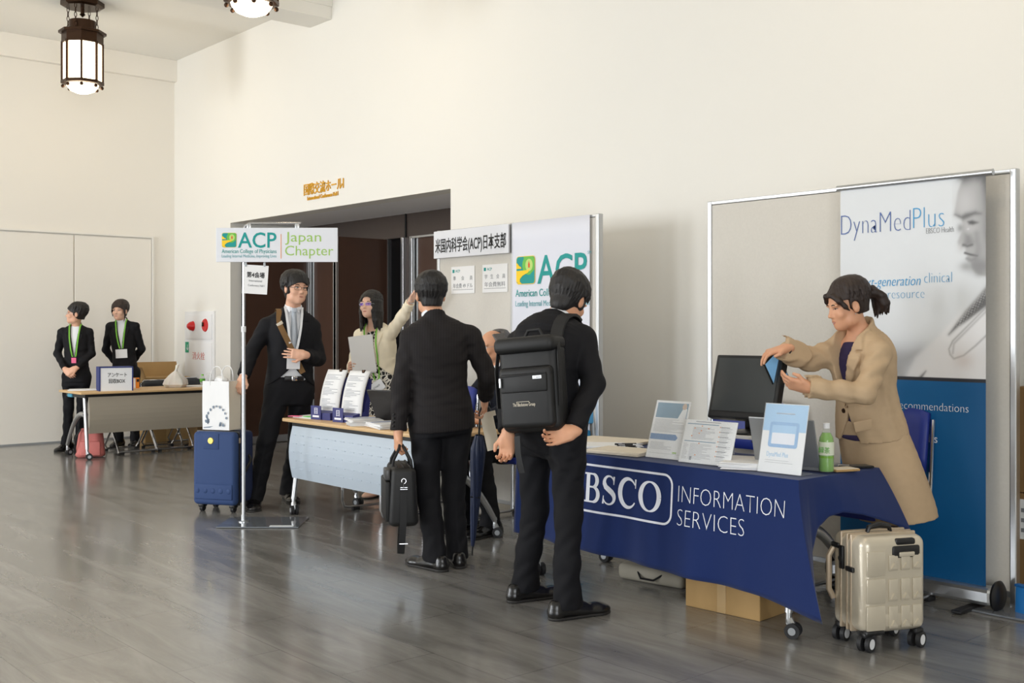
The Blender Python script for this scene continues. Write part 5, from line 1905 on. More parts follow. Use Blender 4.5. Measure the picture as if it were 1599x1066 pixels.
    def cut(self, pt, n, lo=None, hi=None):
        """remove what lies on the +n side of the plane (optionally only inside a box)"""
        pt, n = np.array(pt, float), np.array(n, float)
        n = n / np.linalg.norm(n)
        s = (slice(None),) * 3 if lo is None else self._sl(np.array(lo), np.array(hi), 0.0)
        if s is None:
            return
        x, y, z = self.pts(s)
        self.D[s] = np.maximum(self.D[s], ((x - pt[0]) * n[0] + (y - pt[1]) * n[1] + (z - pt[2]) * n[2]).astype(np.float32))

    def carve(self, fn, lo, hi):
        s = self._sl(np.array(lo), np.array(hi), 0.0)
        if s is None:
            return
        self.D[s] = np.maximum(self.D[s], -fn(*self.pts(s)).astype(np.float32))

    def warp(self, fn):
        self.D += fn(self.ax[0][:, None, None], self.ax[1][None, :, None], self.ax[2][None, None, :]).astype(np.float32)

    def sample(self, p):
        q = (np.array(p) - self.lo) / self.h
        i = np.clip(np.floor(q).astype(int), 0, np.array(self.D.shape) - 2)
        f = q - i
        v = 0.0
        for dx in (0, 1):
            for dy in (0, 1):
                for dz in (0, 1):
                    w = (f[0] if dx else 1 - f[0]) * (f[1] if dy else 1 - f[1]) * (f[2] if dz else 1 - f[2])
                    v += w * self.D[i[0] + dx, i[1] + dy, i[2] + dz]
        return float(v)

    def mesh(self, origin):
        D, h = self.D, self.h
        D[0], D[-1] = 0.5, 0.5
        D[:, 0], D[:, -1] = 0.5, 0.5
        D[:, :, 0], D[:, :, -1] = 0.5, 0.5
        s = D < 0
        c = s[:-1, :-1, :-1]
        any_ = c.copy()
        all_ = c.copy()
        for dx in (0, 1):
            for dy in (0, 1):
                for dz in (0, 1):
                    q = s[dx:dx + c.shape[0], dy:dy + c.shape[1], dz:dz + c.shape[2]]
                    any_ |= q
                    all_ &= q
        act = any_ & ~all_
        I = np.argwhere(act)
        if len(I) == 0:
            return np.zeros((0, 3)), np.zeros((0, 4), int)
        ids = np.full(act.shape, -1, np.int32)
        ids[act] = np.arange(len(I))
        corners = [(dx, dy, dz) for dx in (0, 1) for dy in (0, 1) for dz in (0, 1)]
        V = np.stack([D[I[:, 0] + a, I[:, 1] + b, I[:, 2] + c_] for a, b, c_ in corners], 1)
        acc = np.zeros((len(I), 3))
        cnt = np.zeros(len(I))
        for i in range(8):
            for j in range(i + 1, 8):
                A, B = np.array(corners[i]), np.array(corners[j])
                if np.abs(A - B).sum() != 1:
                    continue
                va, vb = V[:, i], V[:, j]
                m = (va < 0) != (vb < 0)
                t = np.where(m, va / np.where(m, va - vb, 1), 0)
                acc += np.where(m[:, None], A + (B - A) * t[:, None], 0)
                cnt += m
        P = self.lo + h * (I + acc / cnt[:, None]) - np.array(origin)
        F = []
        for a in range(3):
            b, c_ = (a + 1) % 3, (a + 2) % 3
            sl0 = [slice(None)] * 3
            sl1 = [slice(None)] * 3
            sl0[a] = slice(0, -1)
            sl1[a] = slice(1, None)
            s0, s1 = s[tuple(sl0)], s[tuple(sl1)]
            E_ = np.argwhere(s0 != s1)
            ok = (E_[:, b] > 0) & (E_[:, c_] > 0) & (E_[:, b] < D.shape[b] - 1) & (E_[:, c_] < D.shape[c_] - 1)
            E_ = E_[ok]
            q = []
            for db, dc in ((1, 1), (0, 1), (0, 0), (1, 0)):
                J = E_.copy()
                J[:, b] -= db
                J[:, c_] -= dc
                q.append(ids[J[:, 0], J[:, 1], J[:, 2]])
            q = np.stack(q, 1)
            inside_first = s[E_[:, 0], E_[:, 1], E_[:, 2]]
            q[~inside_first] = q[~inside_first][:, ::-1]
            F.append(q)
        F = np.concatenate(F)
        F = F[(F >= 0).all(1)]
        return P, F

    def build(self, name, m, parent=None, origin=(0, 0, 0), relax=1, keep_largest=False):
        P, F = self.mesh(origin)
        # light relaxation of the grid stair steps
        for _ in range(relax):
            acc = np.zeros_like(P)
            cnt = np.zeros(len(P))
            for i, j in ((0, 1), (1, 2), (2, 3), (3, 0)):
                for u, v in ((i, j), (j, i)):
                    np.add.at(acc, F[:, u], P[F[:, v]])
                    np.add.at(cnt, F[:, u], 1)
            P = P * 0.5 + 0.5 * acc / np.maximum(cnt, 1)[:, None]
        if keep_largest and len(F):
            lab = np.arange(len(P))
            while True:
                mn = np.minimum.reduce([lab[F[:, i]] for i in range(4)])
                new = lab.copy()
                for i in range(4):
                    np.minimum.at(new, F[:, i], mn)
                new = new[new]
                if (new == lab).all():
                    break
                lab = new
            u, cn = np.unique(lab, return_counts=True)
            big = u[cn.argmax()]
            vm = lab == big
            remap = np.cumsum(vm) - 1
            F = remap[F[vm[F[:, 0]]]]
            P = P[vm]
        me = bpy.data.meshes.new(name)
        me.vertices.add(len(P))
        me.vertices.foreach_set('co', P.astype(np.float32).ravel())
        me.loops.add(len(F) * 4)
        me.loops.foreach_set('vertex_index', F.astype(np.int32).ravel())
        me.polygons.add(len(F))
        me.polygons.foreach_set('loop_start', np.arange(0, len(F) * 4, 4, dtype=np.int32))
        me.polygons.foreach_set('use_smooth', np.ones(len(F), bool))
        me.update(calc_edges=True)
        me.validate()
        o = bpy.data.objects.new(name, me)
        COL.objects.link(o)
        me.materials.append(M[m] if isinstance(m, str) else m)
        if parent is not None:
            o.parent = parent
        return o


class Frame:
    """right, forward, up frame at a centre, with a scale"""

    def __init__(self, c, f, u, s=1.0):
        self.c = np.array(c, float)
        self.f = nz(f)
        self.r = nz(np.cross(self.f, nz(u)))
        self.u = np.cross(self.r, self.f)
        self.s = s
        self.axes = [self.r, self.f, self.u]

    def __call__(self, x, y, z):
        return self.c + self.s * (self.r * x + self.f * y + self.u * z)

    def v(self, x, y, z):
        return self.r * x + self.f * y + self.u * z

    def loc(self, X, Y, Z):
        px, py, pz = X - self.c[0], Y - self.c[1], Z - self.c[2]
        return tuple((px * a[0] + py * a[1] + pz * a[2]) / self.s for a in self.axes)


def add_head(fl, H, neck, fem=False):
    s = H.s
    E = lambda x, y, z, rx, ry, rz, k=0.02, op='u': fl.ell(H(x, y, z), H.axes, (rx * s, ry * s, rz * s), k * s, op)
    C = lambda a, b, ra, rb, k=0.01: fl.cone(H(*a), H(*b), ra * s, rb * s, k * s)
    w = 0.94 if fem else 1.0
    E(0, -0.012, 0.035, 0.077, 0.096, 0.088)
    E(0, 0.022, -0.034, 0.060 * w, 0.070, 0.074, 0.03)
    E(0, 0.062, -0.082, 0.026 * w, 0.027, 0.025, 0.025)              # chin
    for q in (-1, 1):
        E(q * 0.042 * w, 0.012, -0.066, 0.02, 0.034, 0.024, 0.03)      # jaw corner
        E(q * 0.040, 0.062, -0.022, 0.022, 0.018, 0.02, 0.02)      # cheek
        E(q * 0.031, 0.096, 0.008, 0.017, 0.014, 0.012, 0.012, 's')   # eye hollow
        E(q * 0.033, 0.076, 0.026, 0.026, 0.012, 0.008, 0.014)       # brow
        E(q * 0.0775, -0.008, -0.002, 0.010, 0.019, 0.031, 0.006)     # ear
        E(q * 0.088, -0.003, 0.004, 0.006, 0.011, 0.018, 0.004, 's')
        C((q * 0.011, 0.091, -0.028), (q * 0.006, 0.084, -0.02), 0.0075, 0.006, 0.006)   # nostril wing
    C((0, 0.080, 0.020), (0, 0.099, -0.020), 0.0075, 0.0095, 0.012)  # nose
    E(0, 0.103, -0.023, 0.010, 0.009, 0.009, 0.006)
    E(0, 0.084, -0.052, 0.021, 0.010, 0.006, 0.008)                  # lips
    E(0, 0.081, -0.062, 0.017, 0.010, 0.006, 0.006)
    E(0, 0.096, -0.0575, 0.016, 0.008, 0.0022, 0.003, 's')
    # neck
    r = (0.044 if fem else 0.054) * s
    fl.cone(H(0, -0.022, -0.05), neck, r, r * 1.1, 0.02)


def surf(fl, H, x, z, y0=0.14):
    y = y0
    while y > -0.02:
        if fl.sample(H(x, y, z)) < 0:
            return y
        y -= 0.001
    return 0.08


def face_parts(fl, H, root, org, lipcol='lips', brow='hair_black', glasses=None, smile=False, look=0.0, open_=1.0):
    s = H.s

    def P(x, z, dy):
        return Vector(H(x, surf(fl, H, x, z) + dy, z) - org)
    for q in (-1, 1):
        b = MB()
        pts = []
        n = 8
        up = [P(q * (0.018 + 0.027 * i / n), 0.008 + open_ * 0.0065 * math.sin(math.pi * i / n) ** 0.8 + 0.002 * i / n, 0.0012) for i in range(n + 1)]
        lo = [P(q * (0.018 + 0.027 * i / n), 0.008 - open_ * 0.0038 * math.sin(math.pi * i / n) + 0.002 * i / n, 0.0012) for i in range(n + 1)]
        vs = [b.bm.verts.new(v) for v in up] + [b.bm.verts.new(v) for v in lo]
        for i in range(n):
            try:
                b.bm.faces.new((vs[i], vs[i + 1], vs[n + 1 + i + 1], vs[n + 1 + i]))
            except ValueError:
                pass
        e = b.build('eye', 'eye_white', root)
        cx = q * 0.0315 + look * 0.008
        ir = MB()
        c = P(cx, 0.0092, 0.0018)
        ring = []
        for k in range(12):
            a = 2 * math.pi * k / 12
            ring.append(ir.bm.verts.new(P(cx + 0.0058 * math.cos(a), 0.0095 + 0.0052 * open_ * math.sin(a), 0.0020)))
        ir.bm.faces.new(ring)
        ir.build('iris', 'iris', e)
        MB().tube([v + Vector(H.f) * 0.0012 for v in up], 0.0012 * s, 6).build('eyelash', brow, root)
        MB().tube([P(q * (0.016 + 0.032 * i / 6), 0.0265 + 0.005 * math.sin(math.pi * (0.15 + 0.7 * i / 6)), 0.001) for i in range(7)], [0.0018 * s, 0.0028 * s, 0.003 * s, 0.003 * s, 0.0026 * s, 0.002 * s, 0.0012 * s], 6).build('eyebrow', brow, root)
    n = 8
    for nm, z0, dz, wd in (('upper_lip', -0.0525, 0.0045, 0.021), ('lower_lip', -0.062, -0.0055, 0.018)):
        b = MB()
        lift = 0.006 if smile else 0.0
        A = [P(-wd + 2 * wd * i / n, -0.0575 + lift * abs(2 * i / n - 1) ** 2 + (0.0006 if nm == 'upper_lip' else -0.0006 - (0.003 if smile else 0.0)), 0.0015) for i in range(n + 1)]
        B = [P(-wd + 2 * wd * i / n, -0.0575 + lift * abs(2 * i / n - 1) ** 2 + dz * math.sin(math.pi * i / n) ** 0.7 + (-0.003 if smile and nm == 'lower_lip' else 0), 0.0012) for i in range(n + 1)]
        va = [b.bm.verts.new(v) for v in A]
        vb = [b.bm.verts.new(v) for v in B]
        for i in range(n):
            try:
                b.bm.faces.new((va[i], va[i + 1], vb[i + 1], vb[i]))
            except ValueError:
                pass
        b.build(nm, lipcol, root)
    if smile:
        b = MB()
        A = [P(-0.015 + 0.03 * i / n, -0.0575 + 0.006 * abs(2 * i / n - 1) ** 2, 0.001) for i in range(n + 1)]
        B = [P(-0.015 + 0.03 * i / n, -0.0575 + 0.006 * abs(2 * i / n - 1) ** 2 - 0.0035 * math.sin(math.pi * i / n), 0.001) for i in range(n + 1)]
        va, vb = [b.bm.verts.new(v) for v in A], [b.bm.verts.new(v) for v in B]
        for i in range(n):
            try:
                b.bm.faces.new((va[i], va[i + 1], vb[i + 1], vb[i]))
            except ValueError:
                pass
        b.build('teeth', 'eye_white', root)
    if glasses:
        g = None
        for q in (-1, 1):
            pts = []
            for (dx, dz) in rounded(0.046, 0.026, 0.009, 4):
                x = q * 0.032 + dx
                pts.append(Vector(H(x, 0.098 - 0.35 * abs(x) * abs(x) / 0.06 + 0.004, 0.006 + dz) - org))
            rim = MB().tube(pts, 0.0013 * s, 6, closed=True)
            if q == -1:
                rim.tube([Vector(H(-0.01, 0.103, 0.010) - org), Vector(H(0, 0.106, 0.012) - org), Vector(H(0.01, 0.103, 0.010) - org)], 0.0012 * s, 6)
            rim.tube([Vector(H(q * 0.055, 0.088, 0.010) - org), Vector(H(q * 0.074, 0.07, 0.011) - org), Vector(H(q * 0.079, 0.0, 0.012) - org), Vector(H(q * 0.079, -0.02, 0.004) - org)], 0.0012 * s, 6)
            o = rim.build('glasses', glasses[0], root)
            if glasses[1]:
                ln = MB()
                ln.bm.faces.new([ln.bm.verts.new(p) for p in pts])
                ln.build('lens', glasses[1], o)


def add_hand(fl, W, a, n, side, curl=0.5, spread=0.06, s=1.0, thumb=0.5, k=0.006, curls=None):
    """W wrist, a wrist->knuckles, n palm normal (out of the palm), side +1 when the thumb is on the a x n side"""
    a = nz(a)
    n = nz(np.array(n) - a * float(np.dot(n, a)))
    b = np.cross(a, n) * side                       # towards the thumb
    W = np.array(W, float)
    fl.box(W + a * 0.048 * s, [a, b, n], (0.047 * s, 0.037 * s, 0.0125 * s), 0.012 * s, 0.012)
    fl.cone(W - a * 0.02 * s, W + a * 0.03 * s, 0.026 * s, 0.026 * s, 0.02, flat=(n, 0.72))
    fl.ell(W + a * 0.035 * s + b * 0.024 * s + n * 0.008 * s, [a, b, n], (0.03 * s, 0.016 * s, 0.014 * s), 0.01)
    for i, (off, L, r) in enumerate(((0.029, 0.070, 0.0086), (0.0095, 0.078, 0.0088), (-0.010, 0.072, 0.0084), (-0.028, 0.056, 0.0074))):
        cu = (curls[i] if curls else curl)
        ang = 0.0
        d0 = nz(a + b * spread * (1.5 - i) * 0.6)
        p = W + a * (0.088 - 0.004 * abs(i - 1)) * s + b * off * s
        fl.cone(p - a * 0.03 * s, p, r * s * 1.05, r * s * 1.08, k)
        for j, (fr, w) in enumerate(((0.44, 0.9), (0.31, 1.15), (0.25, 0.75))):
            ang += cu * w
            d = d0 * math.cos(ang) + n * math.sin(ang)
            p2 = p + d * L * fr * s
            fl.cone(p, p2, r * s * (1 - 0.08 * j), r * s * (0.93 - 0.09 * j), 0.003)
            p = p2
    p = W + a * 0.026 * s + b * 0.034 * s
    d = nz(a * 0.75 + b * 0.75 * (1 - thumb * 0.6) + n * 0.55 * thumb)
    p2 = p + d * 0.036 * s
    d2 = nz(a * 0.95 + b * 0.15 * (1 - thumb) + n * 0.5 * thumb - b * 0.25 * thumb)
    p3 = p2 + d2 * 0.027 * s
    fl.cone(W + a * 0.012 * s + b * 0.02 * s, p, 0.013 * s, 0.0125 * s, 0.01)
    fl.cone(p, p2, 0.0115 * s, 0.0102 * s, 0.006)
    fl.cone(p2, p3, 0.0100 * s, 0.0078 * s, 0.003)


def add_hair(fl, H, style, seed=1, grow=0.0):
    """cap of hair plus locks combed from the crown"""
    r = random.Random(seed)
    s = H.s
    g = 0.010 + grow
    c = np.array([0, -0.014, 0.037])
    R = np.array([0.077 + g, 0.096 + g, 0.088 + g])
    fl.ell(H(*c), H.axes, R * s)
    if style.get('nape', 1):
        fl.ell(H(0, -0.055, -0.035), H.axes, V3(0.060, 0.048, 0.055) * s, 0.02 * s)
    for q in (-1, 1):
        if style.get('sideburn', 1):
            fl.ell(H(q * 0.066, 0.016, 0.0), H.axes, V3(0.016, 0.024, 0.034) * s, 0.012 * s)

    fh = style.get('forehead', 0.062)

    def facecut(x, y, z):
        X, Y, Z = H.loc(x, y, z)
        # open the face: in front of the ears and below the hairline
        zz = fh - style.get('arch', 6.0) * X * X
        d1 = np.maximum(np.maximum(Z - zz, style.get('fronty', 0.028) - Y + 0.25 * np.maximum(-Z, 0) + style.get('templ', 0.0) * np.abs(X)), -(0.2 - np.abs(X)))
        return d1 * s
    lo, hi = H.c - 0.3, H.c + 0.3
    fl.carve(facecut, lo, hi)
    nz_ = style.get('napez', -0.075)

    def napecut(x, y, z):
        X, Y, Z = H.loc(x, y, z)
        return (Z - (nz_ + 0.35 * np.maximum(Y + 0.02, 0) * 3)) * s
    fl.carve(napecut, lo, hi)
    for q in (-1, 1):
        if style.get('ear', 1):
            fl.ell(H(q * 0.086, -0.004, -0.004), H.axes, V3(0.018, 0.024, 0.032) * s, 0.004, 's')
    cr = np.array(style.get('crown', (0.0, -0.03, 0.0)))

    def surface(phi, th, ex=0.0):
        d = np.array([math.sin(phi) * math.sin(th), math.cos(phi) * math.sin(th), math.cos(th)])
        q = c + d * (R + ex)
        return q + cr * max(0, math.cos(th))
    n = style.get('locks', 70)
    for i in range(n):
        phi = 2 * math.pi * (i + r.uniform(-0.4, 0.4)) / n
        ph = math.degrees(abs((phi + math.pi) % (2 * math.pi) - math.pi))
        if ph < style.get('bang_w', 50):
            te = style.get('bang', 66) + r.uniform(-6, 6)
        elif ph < 105:
            te = style.get('side', 92) + r.uniform(-8, 6)
        else:
            te = style.get('back', 120) + r.uniform(-8, 6)
        sw = style.get('sweep', 0.0) + r.uniform(-0.12, 0.12)
        t0 = rad(r.uniform(4, 22))
        pts, rs = [], []
        m = 5
        for j in range(m + 1):
            u = j / m
            th = t0 + (rad(te) - t0) * u
            ex = 0.002 + style.get('lift', 0.003) * math.sin(math.pi * u) + r.uniform(-0.001, 0.001)
            pts.append(H(*surface(phi + sw * u * u, th, ex)))
            rs.append(s * (0.0105 * (1 - u ** 2.2) + 0.003))
        fl.chain(pts, rs, 0.004 * s)


def strands(H, n=46, amp=0.0007):
    def f(x, y, z):
        X, Y, Z = H.loc(x, y, z)
        ph = np.arctan2(X, Y + 0.03)
        return amp * np.sin(ph * n + 5 * np.sin(Z * 40)) + amp * 0.6 * np.sin(ph * n * 0.43 + Z * 60)
    return f


def shoe(root, org, ank, d, m='shoe_black', L=0.275, wd=0.05, heel=0.0, name='shoe'):
    d = nz((d[0], d[1], 0))
    r = np.array([d[1], -d[0], 0])
    u = V3(0, 0, 1)
    a = np.array([ank[0], ank[1], 0.0])
    lo = a - 0.33
    hi = a + 0.33
    lo[2], hi[2] = -0.02, 0.2
    fl = Field(lo, hi, 0.004)
    hb = a - d * 0.055
    tb = a + d * (L - 0.055 - 0.05)
    fl.cone(hb + u * 0.034, tb + u * 0.022, 0.038, wd, 0.0, flat=(u, 0.62))
    fl.cone(tb + u * 0.024, tb + d * 0.035 + u * 0.022, wd * 0.96, wd * 0.66, 0.02, flat=(u, 0.55))
    fl.cone(a + u * 0.075 - d * 0.012, a + d * 0.09 + u * 0.035, 0.043, 0.036, 0.02)
    fl.cone(hb + u * 0.06, hb + u * 0.02, 0.035, 0.036, 0.02)
    fl.cut((0, 0, 0.004), (0, 0, -1))
    fl.cut((0, 0, 0.092), (0, 0, 1))
    o = fl.build(name, m, root, org)
    f2 = Field(lo, hi, 0.004)
    f2.cone(hb + u * 0.01, tb + u * 0.01, 0.040, wd * 1.04, 0.0)
    f2.cone(tb + u * 0.01, tb + d * 0.035 + u * 0.01, wd, wd * 0.7, 0.02)
    f2.cut((0, 0, 0.014), (0, 0, 1))
    f2.cut((0, 0, 0.0), (0, 0, -1))
    f2.build('sole', 'shoe_sole', o, org)
    return o


M['skin'] = mat('skin', (226, 176, 148), 0.5, sss=0.12, noise=0.04, nscale=30)
M['skin_warm'] = mat('skin_warm', (220, 164, 130), 0.5, sss=0.12, noise=0.04, nscale=30)
M['skin_pale'] = mat('skin_pale', (234, 190, 166), 0.5, sss=0.12, noise=0.04, nscale=30)
M['lips'] = mat('lips', (186, 96, 92), 0.4)
M['lips_pale'] = mat('lips_pale', (196, 124, 110), 0.45)
M['eye_white'] = mat('eye_white', (226, 222, 218), 0.25)
M['iris'] = mat('iris_dark', (34, 22, 18), 0.15)
M['hair_black'] = mat('black_hair', (24, 21, 21), 0.55, spec=0.5, noise=0.35, nscale=40, stretch=(6, 6, 0.8))
M['hair_brown'] = mat('dark_brown_hair', (42, 29, 24), 0.55, spec=0.5, noise=0.35, nscale=40, stretch=(6, 6, 0.8))
M['hair_grey'] = mat('grey_hair', (92, 88, 86), 0.5, noise=0.5, nscale=60, stretch=(6, 6, 0.8))
M['shoe_black'] = mat('black_leather', (22, 21, 21), 0.25)
M['shoe_sole'] = mat('black_sole', (36, 34, 33), 0.6)
M['stocking'] = mat('dark_stocking', (48, 34, 30), 0.6)


def suit_cloth(name, col):
    return mat(name, col, 0.78, spec=0.25, noise=0.08, nscale=25, bump=0.06, bscale=700)


def pinstripe(m, step=0.0145):
    """fine pale woven stripes running down the cloth"""
    nt = m.node_tree
    b = nt.nodes['Principled BSDF']
    src = b.inputs['Base Color'].links[0].from_socket
    tc = nt.nodes.new('ShaderNodeTexCoord')
    dt = nt.nodes.new('ShaderNodeVectorMath')
    dt.operation = 'DOT_PRODUCT'
    dt.inputs[1].default_value = (0.656 / step, 0.755 / step, 0)
    nt.links.new(tc.outputs['Object'], dt.inputs[0])
    fr_ = nt.nodes.new('ShaderNodeMath')
    fr_.operation = 'FRACT'
    nt.links.new(dt.outputs['Value'], fr_.inputs[0])
    lt = nt.nodes.new('ShaderNodeMath')
    lt.operation = 'LESS_THAN'
    lt.inputs[1].default_value = 0.12
    nt.links.new(fr_.outputs[0], lt.inputs[0])
    mx = nt.nodes.new('ShaderNodeMix')
    mx.data_type = 'RGBA'
    mx.inputs['B'].default_value = lin((46, 43, 44))
    nt.links.new(lt.outputs[0], mx.inputs['Factor'])
    nt.links.new(src, mx.inputs['A'])
    nt.links.new(mx.outputs['Result'], b.inputs['Base Color'])
    return m


M['suit_black'] = suit_cloth('black_suit_cloth', (22, 22, 26))
M['suit_navy'] = suit_cloth('dark_navy_suit_cloth', (22, 25, 36))
M['suit_brown'] = suit_cloth('dark_brown_suit_cloth', (34, 31, 32))
pinstripe(M['suit_brown'])
M['trouser_black'] = suit_cloth('black_trouser_cloth', (20, 20, 24))
M['tan'] = suit_cloth('tan_suit_cloth', (192, 166, 134))
M['cream'] = suit_cloth('cream_jacket_cloth', (240, 228, 202))
M['shirt_white'] = mat('white_shirt', (236, 238, 242), 0.7, bump=0.05, bscale=300)
M['purple_top'] = mat('dark_purple_top', (46, 36, 76), 0.8)
M['tie_silver'] = mat('silver_tie', (190, 198, 208), 0.45, noise=0.1, nscale=60)
M['brown_strap'] = mat('brown_webbing', (124, 92, 52), 0.7, bump=0.2, bscale=600)
M['green_lanyard'] = mat('green_lanyard', (120, 190, 60), 0.6)
M['white_lanyard'] = mat('white_lanyard', (228, 230, 232), 0.6)


class Person:
    """J holds world joints: hl hr kl kr al ar (legs), sl sr el er wl wr (arms), nk (neck base), hd (head centre)"""

    def __init__(self, J, hf, hu, hs, s=1.0, fem=False, skin='skin', hgrid=0.004, body_legs=True):
        self.J = {k: np.array(v, float) for k, v in J.items()}
        J = self.J
        self.s, self.fem, self.skin = s, fem, skin
        self.H = Frame(J['hd'], hf, hu, hs or s * (0.97 if fem else 1.0))
        pel = (J['hl'] + J['hr']) / 2
        ch = (J['sl'] + J['sr']) / 2
        self.pel, self.ch = pel, ch
        up = nz(J['nk'] - pel)
        self.up = up
        self.rp = nz(J['hr'] - J['hl'])
        self.rc = nz(J['sr'] - J['sl'])
        self.fp = nz(np.cross(up, self.rp))
        self.fc = nz(np.cross(up, self.rc))
        allp = np.stack([v for k, v in J.items() if k[0] != 't'])
        self.lo = allp.min(0) - 0.27
        self.hi = allp.max(0) + 0.27
        self.lo[2] = -0.03
        self.hi[2] = J['hd'][2] + 0.17 * s
        self.org = np.array([pel[0], pel[1], 0.0])
        self.h = hgrid

    def spine(self, t):
        """0 pelvis .. 1 neck base"""
        P0, P1 = self.pel, self.J['nk']
        mid = (P0 + P1) / 2 + 0.0
        bend = self.J.get('bend')
        if bend is None:
            return P0 + (P1 - P0) * t
        return (1 - t) ** 2 * P0 + 2 * t * (1 - t) * (2 * bend - (P0 + P1) / 2) + t * t * P1

    def sec(self, t, rx, fy, by=None, off=0.0):
        by = fy if by is None else by
        w = min(1, max(0, t))
        r = nz(self.rp * (1 - w) + self.rc * w)
        e = 0.03
        up = nz(self.spine(t + e) - self.spine(t - e))
        r = nz(r - up * float(r @ up))
        f = np.cross(up, r)
        s = self.s
        return (self.spine(t) + f * off * s, r, f, rx * s, fy * s, by * s)

    def body(self, hands, label, seated=False, bare_arm=None):
        J, s = self.J, self.s
        fl = Field(self.lo, self.hi, self.h)
        w = 0.88 if self.fem else 1.0
        fl.loft([self.sec(-0.08, 0.12 * w, 0.08, 0.085), self.sec(0.1, 0.13 * w, 0.085, 0.09), self.sec(0.4, 0.105 * w, 0.075, 0.07), self.sec(0.7, 0.12 * w, 0.08, 0.08),
                 self.sec(0.9, 0.09 * w, 0.055, 0.06), self.sec(1.0, 0.05, 0.045, 0.045)], 0.03)
        for q in 'lr':
            fl.cone(J['nk'] - self.up * 0.06 * s, J['s' + q] - self.up * 0.02 * s, 0.040 * s, 0.038 * s, 0.02)
            fl.cone(J['s' + q], J['e' + q], 0.042 * s * w, 0.035 * s * w, 0.02)
            m = J['e' + q] + (J['w' + q] - J['e' + q]) * 0.3
            fl.chain([J['e' + q], m, J['w' + q]], [0.035 * s * w, 0.037 * s * w, 0.0245 * s * w], 0.015)
            fl.cone(J['h' + q], J['k' + q], 0.075 * s * w, 0.05 * s * w, 0.03)
            m = J['k' + q] + (J['a' + q] - J['k' + q]) * 0.3
            fl.chain([J['k' + q], m, J['a' + q]], [0.048 * s * w, 0.052 * s * w, 0.032 * s * w], 0.02)
            fl.cone(J['a' + q] - V3(0, 0, 0.01), J['a' + q] * V3(1, 1, 0) + J['t' + q] * 0.12 + V3(0, 0, 0.03), 0.03 * s, 0.026 * s, 0.015)
        add_head(fl, self.H, J['nk'] - self.up * 0.01, self.fem)
        for hd in hands:
            add_hand(fl, **hd)
        self.fl = fl
        o = fl.build('person', self.skin, None, self.org, keep_largest=True)
        o.location = tuple(self.org)
        self.root = o
        tag(o, label, 'person')
        return o

    def field(self, h=0.006):
        return Field(self.lo, self.hi, h)

    def trousers(self, m, zhem=0.045, name='trousers', waist=0.16, fit=1.0, crease=0.004, wrinkle=0.004):
        J, s = self.J, self.s * fit
        fl = self.field()
        w = 0.93 if self.fem else 1.0
        fl.loft([self.sec(-0.16, 0.150 * w, 0.10, 0.12), self.sec(0.0, 0.172 * w, 0.115, 0.135), self.sec(waist, 0.155 * w, 0.11, 0.115)], 0.03)
        for q, ph in (('l', 0.3), ('r', 2.1)):
            kn, an, hp = J['k' + q], J['a' + q], J['h' + q]
            fl.cone(hp, kn, 0.098 * s * w, 0.068 * s * w, 0.04, wr=(wrinkle, 2.5, ph))
            d = nz(an - kn)
            low = an + d * 0.06
            fl.chain([kn, kn + (an - kn) * 0.55, low], [0.068 * s * w, 0.064 * s * w, 0.060 * s * w], 0.02, wr=(wrinkle * 0.8, 2.2, ph + 1))
            t = J['t' + q]
            if crease:
                fl.cone(kn + t * 0.066 * s, low + t * 0.062 * s, 0.006, 0.006, 0.02)
                fl.cone(kn - t * 0.062 * s, low - t * 0.060 * s, 0.006, 0.006, 0.02)
            # break of the cloth over the shoe
            fl.cone(an + t * 0.03 + V3(0, 0, 0.03), an + t * 0.05 - V3(0, 0, 0.02), 0.05 * s, 0.045 * s, 0.03)
        fl.warp(folds)
        fl.cut((0, 0, zhem), (0, 0, -1))
        return fl.build(name, m, self.root, self.org)

    def jacket(self, m, hem=-0.14, vneck=None, open_below=None, fit=1.0, name='jacket', cuff=0.02, sleeve=1.0, lapel=True, flare=0.0, pre=None, depth=1.0, short=None,
               pad=1.0, wrinkle=0.004, cuffr=1.0, vw=1.0):
        """hem: spine parameter of the lower edge; vneck: spine parameter where the front V closes; open_below: parameter under which the fronts swing apart"""
        J, s = self.J, self.s * fit
        fl = self.field(0.0055)
        w = 0.88 if self.fem else 1.0
        S = lambda t, rx, fy, by=None: self.sec(t, rx * w * fit, fy * depth * fit, (fy if by is None else by) * depth * fit)
        fl.loft([S(hem - 0.05, 0.192 + flare, 0.135 + flare * 0.6, 0.145 + flare * 0.6), S(0.02, 0.190 + flare * 0.5, 0.13, 0.145), S(0.36, 0.168, 0.122, 0.118), S(0.70, 0.188, 0.128, 0.128),
                 S(0.88, 0.165, 0.095, 0.105), S(0.985, 0.082, 0.066, 0.072)], 0.03)
        for q, ph in (('l', 0.5), ('r', 1.9)):
            sh, el, wr = J['s' + q], J['e' + q], J['w' + q]
            fl.cone(J['nk'] - self.up * 0.048 * s, sh - self.up * 0.006 * s, 0.055 * s, 0.054 * s * w * pad, 0.03)
            fl.cone(sh - self.up * 0.014 * s, el, 0.064 * s * w, 0.055 * s * w, 0.02, wr=(wrinkle, 2.2, ph))
            end = el + (wr - el) * sleeve
            d = nz(wr - el)
            fl.cone(el, end, 0.056 * s * w, 0.046 * s * w * cuffr, 0.02, wr=(wrinkle, 2.6, ph + 2))
            e2 = end - d * cuff
            # flat sleeve opening
            lo_, hi_ = e2 - 0.075, e2 + 0.075
            tip = e2 + d * 0.075

            def cutter(x, y, z, e2=e2, d=d):
                px, py, pz = x - e2[0], y - e2[1], z - e2[2]
                al = px * d[0] + py * d[1] + pz * d[2]
                rr = np.sqrt(np.maximum(px * px + py * py + pz * pz - al * al, 0))
                return np.maximum(-al, rr - 0.068)
